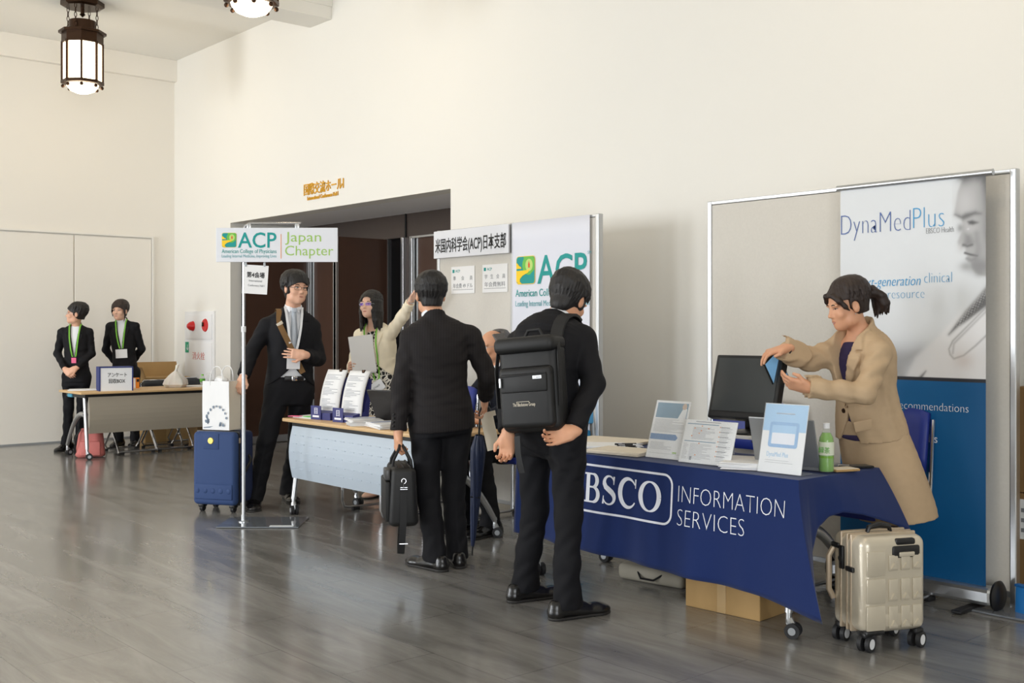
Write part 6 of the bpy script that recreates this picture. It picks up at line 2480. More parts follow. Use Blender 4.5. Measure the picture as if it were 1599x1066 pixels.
            fl.carve(cutter, lo_ - 0.03, hi_ + 0.03)
        fl.warp(folds)
        # collar
        c0 = J['nk']
        fl.cone(c0 - self.up * 0.02 - self.fc * 0.012, c0 + self.up * 0.018 - self.fc * 0.014, 0.07 * s, 0.062 * s, 0.012)
        hp, hn = self.spine(hem), nz(self.spine(hem + 0.05) - self.spine(hem - 0.05))
        fl.cut(hp, -hn, self.lo, np.array([self.hi[0], self.hi[1], max(hp[2] + 0.12, 0.3)])) if short is None else None
        # neck hole
        up, f, r = self.up, self.fc, self.rc

        def hole(x, y, z):
            px, py, pz = x - c0[0], y - c0[1], z - c0[2]
            al = px * up[0] + py * up[1] + pz * up[2]
            bx = px - al * up[0]
            by_ = py - al * up[1]
            bz = pz - al * up[2]
            return np.maximum(np.sqrt(bx * bx + by_ * by_ + bz * bz) - 0.056 * self.s, -(al + 0.03))
        fl.carve(hole, c0 - 0.15, c0 + 0.15)
        fl.cut(c0 + self.up * 0.010 * self.s, self.up + 0.55 * self.fc, c0 - 0.085, c0 + 0.12)
        if vneck is not None:
            vp = self.spine(vneck)
            Lv = float(np.linalg.norm(c0 - vp)) + 0.01
            fm = nz(self.fp * 0.3 + self.fc * 0.7)
            fm = nz(fm - up * float(fm @ up))
            rm = np.cross(fm, up)

            def lap(x, y, z):
                px, py, pz = x - vp[0], y - vp[1], z - vp[2]
                al = px * up[0] + py * up[1] + pz * up[2]
                fo = px * fm[0] + py * fm[1] + pz * fm[2]
                la = np.abs(px * rm[0] + py * rm[1] + pz * rm[2])
                half = np.clip(al, 0, None) / Lv * 0.062 * self.s * vw
                return al, fo, la, half
            if lapel:
                def lapf(x, y, z):
                    al, fo, la, half = lap(x, y, z)
                    wd = 0.062 * self.s * np.clip(al / (Lv * 0.62), 0, 1) * np.clip((Lv * 1.02 - al) / (Lv * 0.25), 0.35, 1)
                    m_ = (la < half + wd) & (al > 0) & (fo > 0.01)
                    notch = (np.abs(al - Lv * 0.74) < 0.006) & (la > half + wd * 0.45)
                    return np.where(m_ & ~notch, -0.006 * float(lapel), 0.0)
                fl.warp(lapf)

            def vcut(x, y, z):
                al, fo, la, half = lap(x, y, z)
                return np.maximum(la - half, -np.minimum(fo - 0.01, al))
            fl.carve(vcut, self.lo, self.hi)
            if open_below is not None:
                t0, k_ = open_below
                op = self.spine(t0)

                def vlow(x, y, z):
                    px, py, pz = x - op[0], y - op[1], z - op[2]
                    al = -(px * up[0] + py * up[1] + pz * up[2])
                    fo = px * fm[0] + py * fm[1] + pz * fm[2]
                    la = np.abs(px * rm[0] + py * rm[1] + pz * rm[2] + 0.0)
                    return np.maximum(la - np.clip(al, 0, None) ** 1.35 * k_, -np.minimum(fo - 0.0, al))
                fl.carve(vlow, self.lo, self.hi)
            self.front = (vp, up, fm, rm, Lv)
        if pre:
            pre(fl)
        return fl.build(name, m, self.root, self.org)

    def shirt(self, m, name='shirt', low=0.05, fit=1.0, collar=True, vcut=None, cuffs=True):
        J, s = self.J, self.s * fit
        fl = self.field(0.005)
        w = 0.88 if self.fem else 1.0
        S = lambda t, rx, fy, by=None: self.sec(t, rx * w * fit, fy * fit, (fy if by is None else by) * fit)
        fl.loft([S(low, 0.160, 0.108, 0.105), S(0.36, 0.146, 0.104, 0.098), S(0.70, 0.166, 0.112, 0.106), S(0.88, 0.13, 0.078, 0.085), S(0.97, 0.07, 0.056, 0.06)], 0.025)
        c0 = J['nk']
        if collar:
            fl.cone(c0 - self.up * 0.03, self.H(0, -0.014, -0.085) + (c0 - self.H(0, -0.014, -0.085)) * 0.35, 0.068 * s, 0.0625 * s, 0.01)
            fl.cut(c0 + self.up * 0.034 * s, self.up + 0.5 * self.fc, c0 - 0.12, c0 + 0.15)
        if cuffs:
            for q in 'lr':
                el, wr = J['e' + q], J['w' + q]
                d = nz(wr - el)
                fl.cone(wr - d * 0.07, wr - d * 0.038, 0.036 * s * w, 0.0335 * s * w, 0.0)
        if vcut:
            vp = self.spine(vcut[0])
            up = self.up
            fm, rm = self.fc, self.rc

            def vc(x, y, z):
                px, py, pz = x - vp[0], y - vp[1], z - vp[2]
                al = px * up[0] + py * up[1] + pz * up[2]
                fo = px * fm[0] + py * fm[1] + pz * fm[2]
                la = np.abs(px * rm[0] + py * rm[1] + pz * rm[2])
                return np.maximum(la - np.clip(al, 0, None) * vcut[1], -np.minimum(fo - 0.01, al))
            fl.carve(vc, self.lo, self.hi)
        return fl.build(name, m, self.root, self.org)

    def hair(self, m, style, seed=1, grow=0.0, extra=None, h=0.0035, lo=0.3):
        H = self.H
        l = H.c - 0.2
        l[2] = H.c[2] - lo
        fl = Field(l, H.c + 0.22, h)
        add_hair(fl, H, style, seed, grow)
        if extra:
            extra(fl, H)
        fl.warp(strands(H))
        return fl.build('hair', m, self.root, self.org)

    def onbody(self, pts, fields, off=0.004, it=40):
        return pts

    def loc(self, p):
        return Vector(np.array(p) - self.org)

    def shoes(self, m='shoe_black', L=0.28, wd=0.05):
        for q in 'lr':
            shoe(self.root, self.org, self.J['a' + q], self.J['t' + q], m, L, wd)
PEOPLE = {
    'bagman': dict(hl=(-5.001, 3.697, 0.859), hr=(-4.932, 3.868, 0.854), kl=(-4.975, 3.696, 0.445), kr=(-4.952, 3.861, 0.432), al=(-4.939, 3.723, 0.09), ar=(-4.937, 3.877, 0.077), tl=(-0.988, -0.069, 0.0), tr=(-0.881, 0.435, 0.0), sl=(-5.031, 3.617, 1.308), sr=(-4.874, 3.92, 1.322), el=(-5.05, 3.565, 1.031), er=(-4.822, 4.01, 1.08), wl=(-5.035, 3.536, 0.765), wr=(-4.95, 4.092, 0.946), nk=(-4.968, 3.736, 1.423), hd=(-5.014, 3.743, 1.54)),
    'packman': dict(hl=(-3.993, 3.607, 0.894), hr=(-3.752, 3.61, 0.897), kl=(-4.03, 3.656, 0.46), kr=(-3.719, 3.586, 0.476), al=(-4.09, 3.633, 0.094), ar=(-3.713, 3.563, 0.08), tl=(0.185, 0.899, 0.0), tr=(0.185, 0.899, 0.0), sl=(-3.997, 3.526, 1.296), sr=(-3.7, 3.669, 1.322), el=(-4.013, 3.462, 1.049), er=(-3.616, 3.644, 1.095), wl=(-3.907, 3.37, 0.858), wr=(-3.557, 3.454, 0.89), nk=(-3.861, 3.637, 1.405), hd=(-3.842, 3.705, 1.486), bend=(-3.833, 3.548, 1.182)),
    'caseman': dict(hr=(-7.551, 4.178, 0.885), hl=(-7.505, 4.353, 0.88), kr=(-7.537, 4.072, 0.489), kl=(-7.596, 4.371, 0.464), ar=(-7.555, 3.99, 0.075), al=(-7.695, 4.348, 0.083), tr=(0.838, -0.53, 0.0), tl=(0.942, -0.289, 0.0), sr=(-7.588, 4.105, 1.387), sl=(-7.45, 4.417, 1.377), er=(-7.611, 3.987, 1.172), el=(-7.417, 4.454, 1.119), wr=(-7.528, 3.87, 0.983), wl=(-7.278, 4.248, 1.155), nk=(-7.495, 4.274, 1.511), hd=(-7.425, 4.262, 1.652)),
    'elder': dict(hr=(-12.408, 4.277, 0.817), hl=(-12.321, 4.407, 0.816), kr=(-12.413, 4.271, 0.468), kl=(-12.345, 4.395, 0.466), ar=(-12.412, 4.257, 0.1), al=(-12.364, 4.373, 0.103), tr=(0.52, -0.85, 0.0), tl=(0.82, -0.581, 0.0), sr=(-12.449, 4.214, 1.321), sl=(-12.294, 4.454, 1.321), er=(-12.523, 4.19, 1.072), el=(-12.275, 4.475, 1.072), wr=(-12.262, 4.185, 0.901), wl=(-12.189, 4.27, 0.915), nk=(-12.357, 4.336, 1.392), hd=(-12.321, 4.316, 1.505)),
    'young': dict(hr=(-12.504, 4.852, 0.841), hl=(-12.403, 4.999, 0.84), kr=(-12.499, 4.857, 0.465), kl=(-12.398, 5.004, 0.463), ar=(-12.47, 4.861, 0.084), al=(-12.369, 5.007, 0.082), tr=(0.689, -0.732, 0.0), tl=(0.82, -0.581, 0.0), sr=(-12.537, 4.783, 1.386), sl=(-12.369, 5.007, 1.386), er=(-12.671, 4.782, 1.104), el=(-12.399, 5.095, 1.112), wr=(-12.737, 4.95, 0.921), wl=(-12.639, 5.063, 0.921), nk=(-12.466, 4.896, 1.445), hd=(-12.445, 4.858, 1.547)),
    'pointer': dict(hr=(-7.455, 4.99, 0.869), hl=(-7.322, 5.112, 0.87), kr=(-7.438, 5.01, 0.459), kl=(-7.339, 5.092, 0.461), ar=(-7.398, 4.995, 0.09), al=(-7.323, 5.081, 0.09), tr=(0.313, -0.935, 0.0), tl=(0.52, -0.85, 0.0), sr=(-7.543, 4.919, 1.311), sl=(-7.3, 5.046, 1.321), er=(-7.606, 4.892, 1.044), el=(-7.098, 5.035, 1.459), wr=(-7.452, 4.78, 1.02), wl=(-6.941, 5.002, 1.581), nk=(-7.435, 4.983, 1.394), hd=(-7.405, 4.926, 1.532)),
    'oldman': dict(hl=(-5.72, 5.03, 0.52), hr=(-5.9, 5.05, 0.52), kl=(-5.62, 4.61, 0.53), kr=(-5.88, 4.62, 0.53), al=(-5.52, 4.62, 0.09), ar=(-5.8, 4.62, 0.09), tl=(0.15, -1, 0), tr=(0, -1, 0), sl=(-5.72, 4.97, 1.0), sr=(-6.05, 5.03, 1.0), el=(-5.6, 4.8, 0.8), er=(-6.12, 4.85, 0.8), wl=(-5.6, 4.6, 0.745), wr=(-5.93, 4.61, 0.745), nk=(-5.89, 5.0, 1.09), hd=(-5.905, 4.95, 1.22)),
    'tanwoman': dict(hl=(-2.822, 4.787, 0.866), hr=(-2.94, 4.834, 0.855), kl=(-2.787, 4.796, 0.476), kr=(-2.881, 4.917, 0.463), al=(-2.795, 4.863, 0.084), ar=(-2.886, 4.942, 0.086), tl=(-0.397, -0.914, 0.0), tr=(-0.397, -0.914, 0.0), sl=(-2.747, 4.66, 1.254), sr=(-2.999, 4.72, 1.271), el=(-2.736, 4.52, 1.059), er=(-3.073, 4.574, 1.2), wl=(-2.923, 4.351, 1.084), wr=(-3.075, 4.389, 1.261), nk=(-2.89, 4.724, 1.358), hd=(-2.91, 4.655, 1.46)),
}
R_, F_, U_ = V3(.6561, .7547, 0), V3(-.7547, .6561, 0), V3(0, 0, 1)


def cv(r, f, u=0.0):
    """direction given as right / away / up as seen by the photographer"""
    return nz(R_ * r + F_ * f + U_ * u)


def ov(r, f, u=0.0):
    return R_ * r + F_ * f + U_ * u


MEN = dict(forehead=0.06, bang=64, side=92, back=116, napez=-0.07, locks=84)


def lanyard(p, m, drop, wd=0.016, spread=0.075, name='lanyard', badge=None, depth=0.13, tilt=0.0, fields=()):
    """two bands from the neck to a point on the chest, pressed on the given cloth fields"""
    vp, up, fm, rm, Lv = p.front
    c0 = p.J['nk']
    low = c0 - up * drop
    for q in (-1, 1):
        pts = []
        for i in range(15):
            t = i / 14
            la = q * (spread * (1 - t) ** 0.8 + 0.016 * t)
            base = c0 + up * (0.01 - drop * t) + rm * la
            # march in from the front until the cloth is met
            y = 0.30
            while y > -0.06:
                if min(f.sample(base + fm * y) for f in fields) < 0.004:
                    break
                y -= 0.003
            pts.append(p.loc(base + fm * (y + 0.003)))
        MB().tube(pts, 0.005, flat=(wd, 0.0022), up=tuple(fm)).build(name, m, p.root)
    if badge:
        w, h, bm = badge
        base = low - up * h * 0.5
        y = 0.30
        while y > -0.06:
            if min(f.sample(base + fm * y) for f in fields) < 0.004:
                break
            y -= 0.003
        c = p.loc(base + fm * (y + 0.010))
        Rm = Matrix((Vector(rm), Vector(fm), Vector(up))).transposed()
        bo = MB().box(c, (w, 0.004, h), rot=Rm @ Matrix.Rotation(tilt, 3, 'Y'), bev=0.001).build('name_badge', bm, p.root, smooth=False)
        return bo, c, Rm
    return None


def ribbon_on(p, base_pts, direction, fields, m, name, wd, th=0.003, lift=0.004, head=()):
    """strap laid over the cloth: each base point is pushed along -direction until it meets the fields"""
    pts, ups = list(head), [tuple(p.up)] * len(head)
    d = nz(direction)
    for b in base_pts:
        y = 0.32
        while y > -0.1:
            if min(f.sample(np.array(b) + d * y) for f in fields) < 0.002:
                pts.append(p.loc(np.array(b) + d * (y + lift)))
                ups.append(tuple(d))
                break
            y -= 0.003
    P_, U2 = [], []
    for i in range(len(pts) - 1):
        k = max(1, int((pts[i + 1] - pts[i]).length / 0.02))
        for j in range(k):
            P_.append(pts[i].lerp(pts[i + 1], j / k))
            U2.append(Vector(ups[i]).lerp(Vector(ups[i + 1]), j / k).normalized())
    for _ in range(5):
        P_ = [P_[0]] + [P_[i - 1] * 0.25 + P_[i] * 0.5 + P_[i + 1] * 0.25 for i in range(1, len(P_) - 1)] + [P_[-1]]
        for i, (q, u) in enumerate(zip(P_, U2)):
            k = 0
            while k < 60 and min(f.sample(np.array(q) + p.org) for f in fields) < lift:
                q = q + u * 0.002
                k += 1
            P_[i] = q
    pts, ups = P_, [tuple(u) for u in U2]
    return MB().tube(pts, 0.01, flat=(wd, th), up=ups).build(name, m, p.root)


def keep_field(p, fn):
    """run a garment builder and hand back its field too"""
    store = []
    old = Field.build

    def spy(self, *a, **k):
        store.append(self)
        return old(self, *a, **k)
    Field.build = spy
    o = fn()
    Field.build = old
    return o, store[0]


# ------------------------------------------------------------------ man with the briefcase, seen from behind
p = Person(PEOPLE['bagman'], cv(-0.25, 0.95, 0.0), U_, None, s=0.98, skin='skin_warm')
J = p.J
p.body([dict(W=J['wl'], a=cv(-0.1, 0.15, -1), n=cv(0.9, 0.3, 0), side=1, curl=1.0, thumb=0.7),
        dict(W=J['wr'], a=cv(-0.05, 0.35, -0.9), n=cv(-0.9, -0.2, 0.0), side=-1, curl=0.75, thumb=0.8)],
       'man seen from behind in a dark striped suit holding a black briefcase')
p.trousers('trouser_black')
p.jacket('suit_brown', hem=-0.13)
p.shirt('shirt_white')
p.hair('hair_black', dict(MEN, back=112, napez=-0.06), 3)
p.shoes()
for q in (0, 1, 2, 3):
    e = J['wl'] + nz(J['el'] - J['wl']) * (0.05 + 0.022 * q) + cv(-0.5, -0.85) * 0.051
    MB().ball(p.loc(e), 0.0065, 10).build('cuff_button', 'black', p.root)

# ------------------------------------------------------------------ man with the backpack
p = Person(PEOPLE['packman'], cv(0.46, 0.72, -0.48), cv(0.30, 0.30, 0.9), None, s=0.98, skin='skin_warm')
J = p.J
p.body([dict(W=J['wl'], a=cv(-0.05, 0.0, -1), n=cv(-0.35, -0.9, 0.1), side=1, curls=[0.75, 0.65, 0.6, 0.55], thumb=0.3, s=1.0),
        dict(W=J['wr'], a=cv(-0.92, 0.05, -0.32), n=cv(0.1, -0.85, 0.5), side=1, curls=[0.6, 0.55, 0.5, 0.35], thumb=0.4, s=1.0)],
       'man seen from behind in a black suit wearing a black backpack, hands behind him')
p.trousers('trouser_black', wrinkle=0.006)
_, jf = keep_field(p, lambda: p.jacket('suit_black', hem=-0.10))
p.shirt('shirt_white')
p.hair('hair_black', dict(MEN, back=120, napez=-0.085, lift=0.006), 5, grow=0.003)
p.shoes()
PK = p
PKF = jf
# backpack
bc = p.spine(0.33) + ov(0.035, 0.0, 0.015)
fb = nz(-p.fc * 0.75 + -p.fp * 0.25)
fr = Frame(bc, -fb, p.up + np.cross(fb, p.up) * 0.13)          # f points into the wearer's back
t = thing('backpack', 'black nylon backpack worn by the man in the black suit', 'backpack', tuple(fr.c))
org = fr.c


def Lb(x, y, z):
    return Vector(fr(x, y, z) - org)


Rb = Matrix((Vector(fr.r), Vector(fr.f), Vector(fr.u))).transposed()
OFF = -0.20
b = MB().box(Lb(0, OFF, -0.03), (0.31, 0.12, 0.41), rot=Rb, bev=0.04, seg=4)
b.build('main_body', 'black_bag', t)
MB().box(Lb(0, OFF - 0.062, -0.075), (0.275, 0.06, 0.28), rot=Rb, bev=0.026, seg=4).build('front_pocket', 'black_bag', t)
MB().box(Lb(0, OFF - 0.09, -0.01), (0.24, 0.022, 0.085), rot=Rb, bev=0.008).build('zip_pocket', 'black_bag', t)
MB().box(Lb(0, OFF - 0.02, 0.165), (0.315, 0.15, 0.075), rot=Rb, bev=0.03, seg=4).build('top_flap', 'black_bag', t)
MB().tube([Lb(-0.12, OFF - 0.103, 0.022), Lb(0.12, OFF - 0.103, 0.030)], 0.003, 6).build('zip', 'strap_black', t)
MB().box(Lb(-0.115, OFF - 0.107, -0.005), (0.012, 0.006, 0.045), rot=Rb, bev=0.002).build('zip_puller', 'alu', t)
MB().box(Lb(0.075, OFF - 0.1025, 0.012), (0.045, 0.003, 0.014), rot=Rb).build('brand_tab', 'alu', t, smooth=False)
MB().tube([Lb(-0.155, OFF - 0.03, 0.17), Lb(-0.165, OFF - 0.05, 0.05), Lb(-0.162, OFF - 0.05, -0.12)], 0.006, flat=(0.02, 0.004)).build('compression_strap', 'strap_black', t)
MB().tube([Lb(0.155, OFF - 0.03, 0.17), Lb(0.165, OFF - 0.05, 0.05), Lb(0.162, OFF - 0.05, -0.12)], 0.006, flat=(0.02, 0.004)).build('compression_strap', 'strap_black', t)
MB().tube([Lb(-0.05, OFF + 0.03, 0.20), Lb(-0.03, OFF + 0.03, 0.235), Lb(0.03, OFF + 0.03, 0.235), Lb(0.05, OFF + 0.03, 0.20)], 0.008, 8).build('grab_handle', 'strap_black', t)
MB().tube([Lb(-0.09, OFF - 0.02, -0.25), Lb(-0.085, OFF - 0.03, -0.33), Lb(-0.08, OFF - 0.01, -0.42)], 0.01, flat=(0.03, 0.004), up=tuple(fr.f)).build('hanging_strap', 'strap_black', t)
x_ = Matrix((Vector(fr.r), Vector(fr.u), Vector(-fr.f))).transposed().to_euler()
xr = tuple(math.degrees(a) for a in x_)
text('The Blackstone Group', 0.022, 'paper_cream', t, Lb(-0.062, OFF - 0.0935, -0.115), rot=xr, fit=0.115)
b = MB()
for a_, c_ in (((-0.042, -0.095), (0.022, -0.095)), ((-0.042, -0.095), (-0.042, -0.106)), ((0.022, -0.095), (0.022, -0.101))):
    b.tube([Lb(a_[0], OFF - 0.0935, a_[1]), Lb(c_[0], OFF - 0.0935, c_[1])], 0.0012, 4)
b.build('logo_frame', 'paper_cream', t)
text('T-tech', 0.011, 'black_print', t, Lb(0.058, OFF - 0.1045, 0.008), rot=xr, fit=0.034)
# shoulder strap over the right shoulder
for q in (1,):
    pts = []
    sh = J['s' + ('r' if q > 0 else 'l')]
    inner = J['nk'] + (sh - J['nk']) * 0.62
    for i in range(13):
        a = math.pi * (-0.05 + 0.95 * i / 12)
        dirv = nz(p.up * math.sin(a) + fb * math.cos(a))
        basep = inner - p.up * 0.07
        y = 0.30
        while y > 0.0:
            if jf.sample(basep + dirv * y) < 0.003:
                break
            y -= 0.003
        pts.append(Vector(basep + dirv * (y + 0.008) - org))
    pts = [Lb(q * 0.10, OFF + 0.05, 0.17)] + pts[2:]
    MB().tube(pts, 0.01, flat=(0.06, 0.014), up=tuple(fb + p.up)).build('shoulder_strap', 'strap_black', t)

# ------------------------------------------------------------------ man with the suitcase
p = Person(PEOPLE['caseman'], cv(0.62, -0.78, 0.0), cv(0.06, 0, 1), None, s=1.02, skin='skin')
J = p.J
p.body([dict(W=J['wr'], a=cv(-0.15, -0.55, -0.75), n=cv(0.2, 0.6, -0.75), side=1, curl=0.75, thumb=0.6),
        dict(W=J['wl'], a=cv(-0.95, -0.25, 0.12), n=cv(-0.25, 0.95, 0.0), side=1, curls=[0.25, 0.22, 0.25, 0.3], thumb=0.25, spread=0.1)],
       'young man in a black suit with brown shoulder strap leaning on the blue suitcase')
p.trousers('trouser_black', wrinkle=0.005)
_, jf = keep_field(p, lambda: p.jacket('suit_black', hem=-0.12, vneck=0.34, open_below=(0.33, 1.9)))
_, sf = keep_field(p, lambda: p.shirt('shirt_white', low=0.12))
p.hair('hair_black', dict(MEN, forehead=0.05, bang=74, bang_w=62, side=100, back=122, napez=-0.09, lift=0.008, locks=100), 9, grow=0.005)
p.shoes()
face_parts(p.fl, p.H, p.root, p.org, 'lips_pale', 'hair_black', ('black', None))
vp, up, fm, rm, Lv = p.front


def front_pt(al, la, lift=0.004, fs=None):
    base = vp + up * al + rm * la
    y = 0.32
    while y > -0.05:
        if min(f.sample(base + fm * y) for f in (fs or (sf,))) < 0.002:
            break
        y -= 0.003
    return p.loc(base + fm * (y + lift))


b = MB()
n = 12
Lc = float(np.linalg.norm(J['nk'] - vp))
for i in range(n):
    pass
pts = [front_pt(Lc - 0.02 - (Lc - 0.03) * i / n, 0.0, 0.005) for i in range(n + 1)]
wds = [0.028] + [0.032 + 0.04 * i / n for i in range(1, n + 1)]
b = MB()
prev = None
for q, w in zip(pts, wds):
    row = [b.bm.verts.new(q + Vector(rm) * (-w / 2)), b.bm.verts.new(q + Vector(fm) * 0.006), b.bm.verts.new(q + Vector(rm) * (w / 2))]
    if prev:
        for k in (0, 1):
            b.bm.faces.new((prev[k], prev[k + 1], row[k + 1], row[k]))
    prev = row
o = b.build('necktie', 'tie_silver', p.root)
o.modifiers.new('thick', 'SOLIDIFY').thickness = 0.003
MB().box(front_pt(Lc - 0.012, 0, 0.010), (0.036, 0.02, 0.034), rot=Matrix((Vector(rm), Vector(fm), Vector(up))).transposed(), bev=0.007, taper=(1.2, 1)).build('tie_knot', 'tie_silver', p.root)
for q in (-1, 1):
    c = p.J['nk'] + up * 0.004
    cb = MB()
    cb._add([p.loc(c + fm * f_ + rm * q * l_ + up * u_) for l_, f_, u_ in ((0.006, 0.066, 0.014), (0.036, 0.056, 0.022), (0.058, 0.030, 0.018), (0.058, 0.046, -0.008), (0.036, 0.080, -0.036))], [(0, 1, 4), (1, 2, 3, 4)])
    cb.build('shirt_collar', 'shirt_white', p.root, smooth=False).modifiers.new('thick', 'SOLIDIFY').thickness = 0.004
# brown strap from his right shoulder to his left hip
bp = []
for i in range(22):
    t_ = i / 21
    bp.append(J['sr'] * (1 - t_) - p.up * 0.035 * (1 - t_) ** 4 + (J['hl'] + p.up * 0.12) * t_ + p.up * 0.05 * (1 - t_) ** 2 + (J['nk'] - J['sr']) * 0.25 * (1 - t_))
hp = []
for e in (-0.07, -0.035, 0.0, 0.03):
    q_ = J['nk'] + (J['sr'] - J['nk']) * 0.56 + fm * e
    y = 0.12
    while y > -0.2 and jf.sample(q_ + up * y) > 0.002:
        y -= 0.003
    hp.append(p.loc(q_ + up * (y + 0.006)))
bp = bp[2:]
st = ribbon_on(p, bp, fm, [jf, sf], 'brown_strap', 'shoulder_strap', 0.042, 0.004, 0.006, hp)
MB().box(st.data.vertices[4 * 10].co.lerp(st.data.vertices[4 * 10 + 2].co, 0.5) + Vector(fm) * 0.005, (0.05, 0.006, 0.024), rot=Matrix((Vector(rm), Vector(fm), Vector(up))).transposed() @ Matrix.Rotation(rad(35), 3, 'Y'), bev=0.002).build('strap_buckle', 'paper_cream', p.root)
bd = lanyard(p, 'white_lanyard', 0.34, 0.018, 0.065, 'lanyard', (0.10, 0.12, 'white'), fields=[jf, sf])
bpos = p.spine(0.10)
MB().box(p.loc(p.spine(0.155) + p.fp * 0.122), (0.15, 0.02, 0.034), rot=Matrix((Vector(p.rp), Vector(p.fp), Vector(p.up))).transposed(), bev=0.006).build('belt', 'black', p.root)
MB().box(p.loc(p.spine(0.155) + p.fp * 0.134), (0.045, 0.008, 0.036), rot=Matrix((Vector(p.rp), Vector(p.fp), Vector(p.up))).transposed(), bev=0.004).build('belt_buckle', 'chrome', p.root)

# ------------------------------------------------------------------ older woman at the far table
p = Person(PEOPLE['elder'], cv(-0.93, -0.36, 0.05), U_, 0.93, s=0.84, fem=True, skin='skin', hgrid=0.005)
J = p.J
p.body([dict(W=J['wr'], a=cv(0.75, -0.3, -0.6), n=cv(0, 0.9, -0.2), side=1, curl=0.5, s=0.9),
        dict(W=J['wl'], a=cv(-0.85, -0.3, -0.45), n=cv(0, 0.9, -0.2), side=1, curl=0.5, s=0.9)],
       'short haired woman in a black suit looking left behind the far table, hands folded')
p.trousers('trouser_black', fit=1.0)
_, jf = keep_field(p, lambda: p.jacket('suit_black', hem=-0.10, vneck=0.34))
_, sf = keep_field(p, lambda: p.shirt('shirt_white', collar=False, cuffs=False))
p.hair('hair_black', dict(forehead=0.058, bang=62, side=84, back=112, napez=-0.055, sideburn=1, lift=0.008), 21, grow=0.008, h=0.0045)
p.shoes(L=0.24, wd=0.042)
face_parts(p.fl, p.H, p.root, p.org, 'lips', 'hair_black', ('alu', None))
lanyard(p, 'green_lanyard', 0.36, 0.014, 0.06, fields=[jf, sf], badge=(0.05, 0.06, 'pink_note'))

# ------------------------------------------------------------------ young woman at the far table
p = Person(PEOPLE['young'], cv(-0.12, -1.0, 0.0), U_, 0.94, s=0.86, fem=True, skin='skin_pale', hgrid=0.005)
J = p.J
p.body([dict(W=J['wr'], a=cv(0.8, 0.1, -0.5), n=cv(0, 0.9, 0.2), side=1, curl=0.5, s=0.9),
        dict(W=J['wl'], a=cv(-0.8, 0.1, -0.5), n=cv(0, 0.9, 0.2), side=1, curl=0.5, s=0.9)],
       'young woman in a black suit facing us behind the survey box, hands behind her')
p.trousers('trouser_black')
_, jf = keep_field(p, lambda: p.jacket('suit_black', hem=-0.10, vneck=0.42))
_, sf = keep_field(p, lambda: p.shirt('shirt_white', cuffs=False))


def side_lock(fl, H):
    s = H.s
    fl.chain([H(-0.068, 0.045, 0.07), H(-0.082, 0.04, 0.0), H(-0.082, 0.03, -0.07), H(-0.068, 0.03, -0.12)], [0.014 * s, 0.011 * s, 0.008 * s, 0.004 * s], 0.008)
    fl.chain([H(0.068, 0.045, 0.07), H(0.08, 0.038, 0.0), H(0.079, 0.02, -0.06)], [0.012 * s, 0.009 * s, 0.005 * s], 0.008)
    fl.chain([H(0.03, -0.10, -0.03), H(0.06, -0.09, -0.08), H(0.072, -0.06, -0.14), H(0.07, -0.05, -0.18)], [0.022 * s, 0.02 * s, 0.014 * s, 0.006 * s], 0.01)


p.hair('hair_brown', dict(forehead=0.05, bang=74, bang_w=55, side=95, back=115, napez=-0.06, lift=0.004), 31, grow=0.004, extra=side_lock, h=0.0045)
p.shoes(L=0.24, wd=0.042)
face_parts(p.fl, p.H, p.root, p.org, 'lips', 'hair_brown')
bd = lanyard(p, 'green_lanyard', 0.33, 0.014, 0.06, fields=[jf, sf], badge=(0.13, 0.10, 'white'))

# ------------------------------------------------------------------ long haired woman pointing
def lattice_material():
    m = bpy.data.materials.new('black_white_lattice_cloth')
    m.use_nodes = True
    nt = m.node_tree
    N, L = nt.nodes, nt.links
    b = N['Principled BSDF']
    b.inputs['Roughness'].default_value = 0.8
    tc = N.new('ShaderNodeTexCoord')
    prevn = None
    for sc_, seed in ((19, 0.0), (21, 3.3)):
        mp = N.new('ShaderNodeMapping')
        mp.inputs['Location'].default_value = (seed, seed, seed)
        L.new(tc.outputs['Object'], mp.inputs['Vector'])
        v = N.new('ShaderNodeTexVoronoi')
        v.feature = 'DISTANCE_TO_EDGE'
        v.inputs['Scale'].default_value = sc_
        L.new(mp.outputs['Vector'], v.inputs['Vector'])
        r = N.new('ShaderNodeMath')
        r.operation = 'LESS_THAN'
        r.inputs[1].default_value = 0.055
        L.new(v.outputs['Distance'], r.inputs[0])
        if prevn is None:
            prevn = r
        else:
            mx = N.new('ShaderNodeMath')
            mx.operation = 'MAXIMUM'
            L.new(prevn.outputs[0], mx.inputs[0])
            L.new(r.outputs[0], mx.inputs[1])
            prevn = mx
    c = N.new('ShaderNodeMix')
    c.data_type = 'RGBA'
    c.inputs['A'].default_value = lin((26, 23, 24))
    c.inputs['B'].default_value = lin((232, 226, 214))
    L.new(prevn.outputs[0], c.inputs['Factor'])
    L.new(c.outputs['Result'], b.inputs['Base Color'])
    return m


M['lattice'] = lattice_material()
p = Person(PEOPLE['pointer'], cv(-0.38, -0.92, 0.12), cv(-0.02, 0.05, 1), None, s=0.94, fem=True, skin='skin_pale')
J = p.J
p.body([dict(W=J['wr'], a=cv(-0.12, -0.85, 0.4), n=cv(0.95, -0.1, 0.1), side=1, curls=[0.75, 0.8, 0.85, 0.9], thumb=0.8, s=0.92),
        dict(W=J['wl'], a=cv(0.5, -0.35, 0.75), n=cv(0.5, -0.2, -0.8), side=-1, curls=[0.15, 0.2, 0.25, 0.3], thumb=0.3, s=0.92)],
       'long haired woman in glasses and cream jacket pointing with raised arm behind the table')


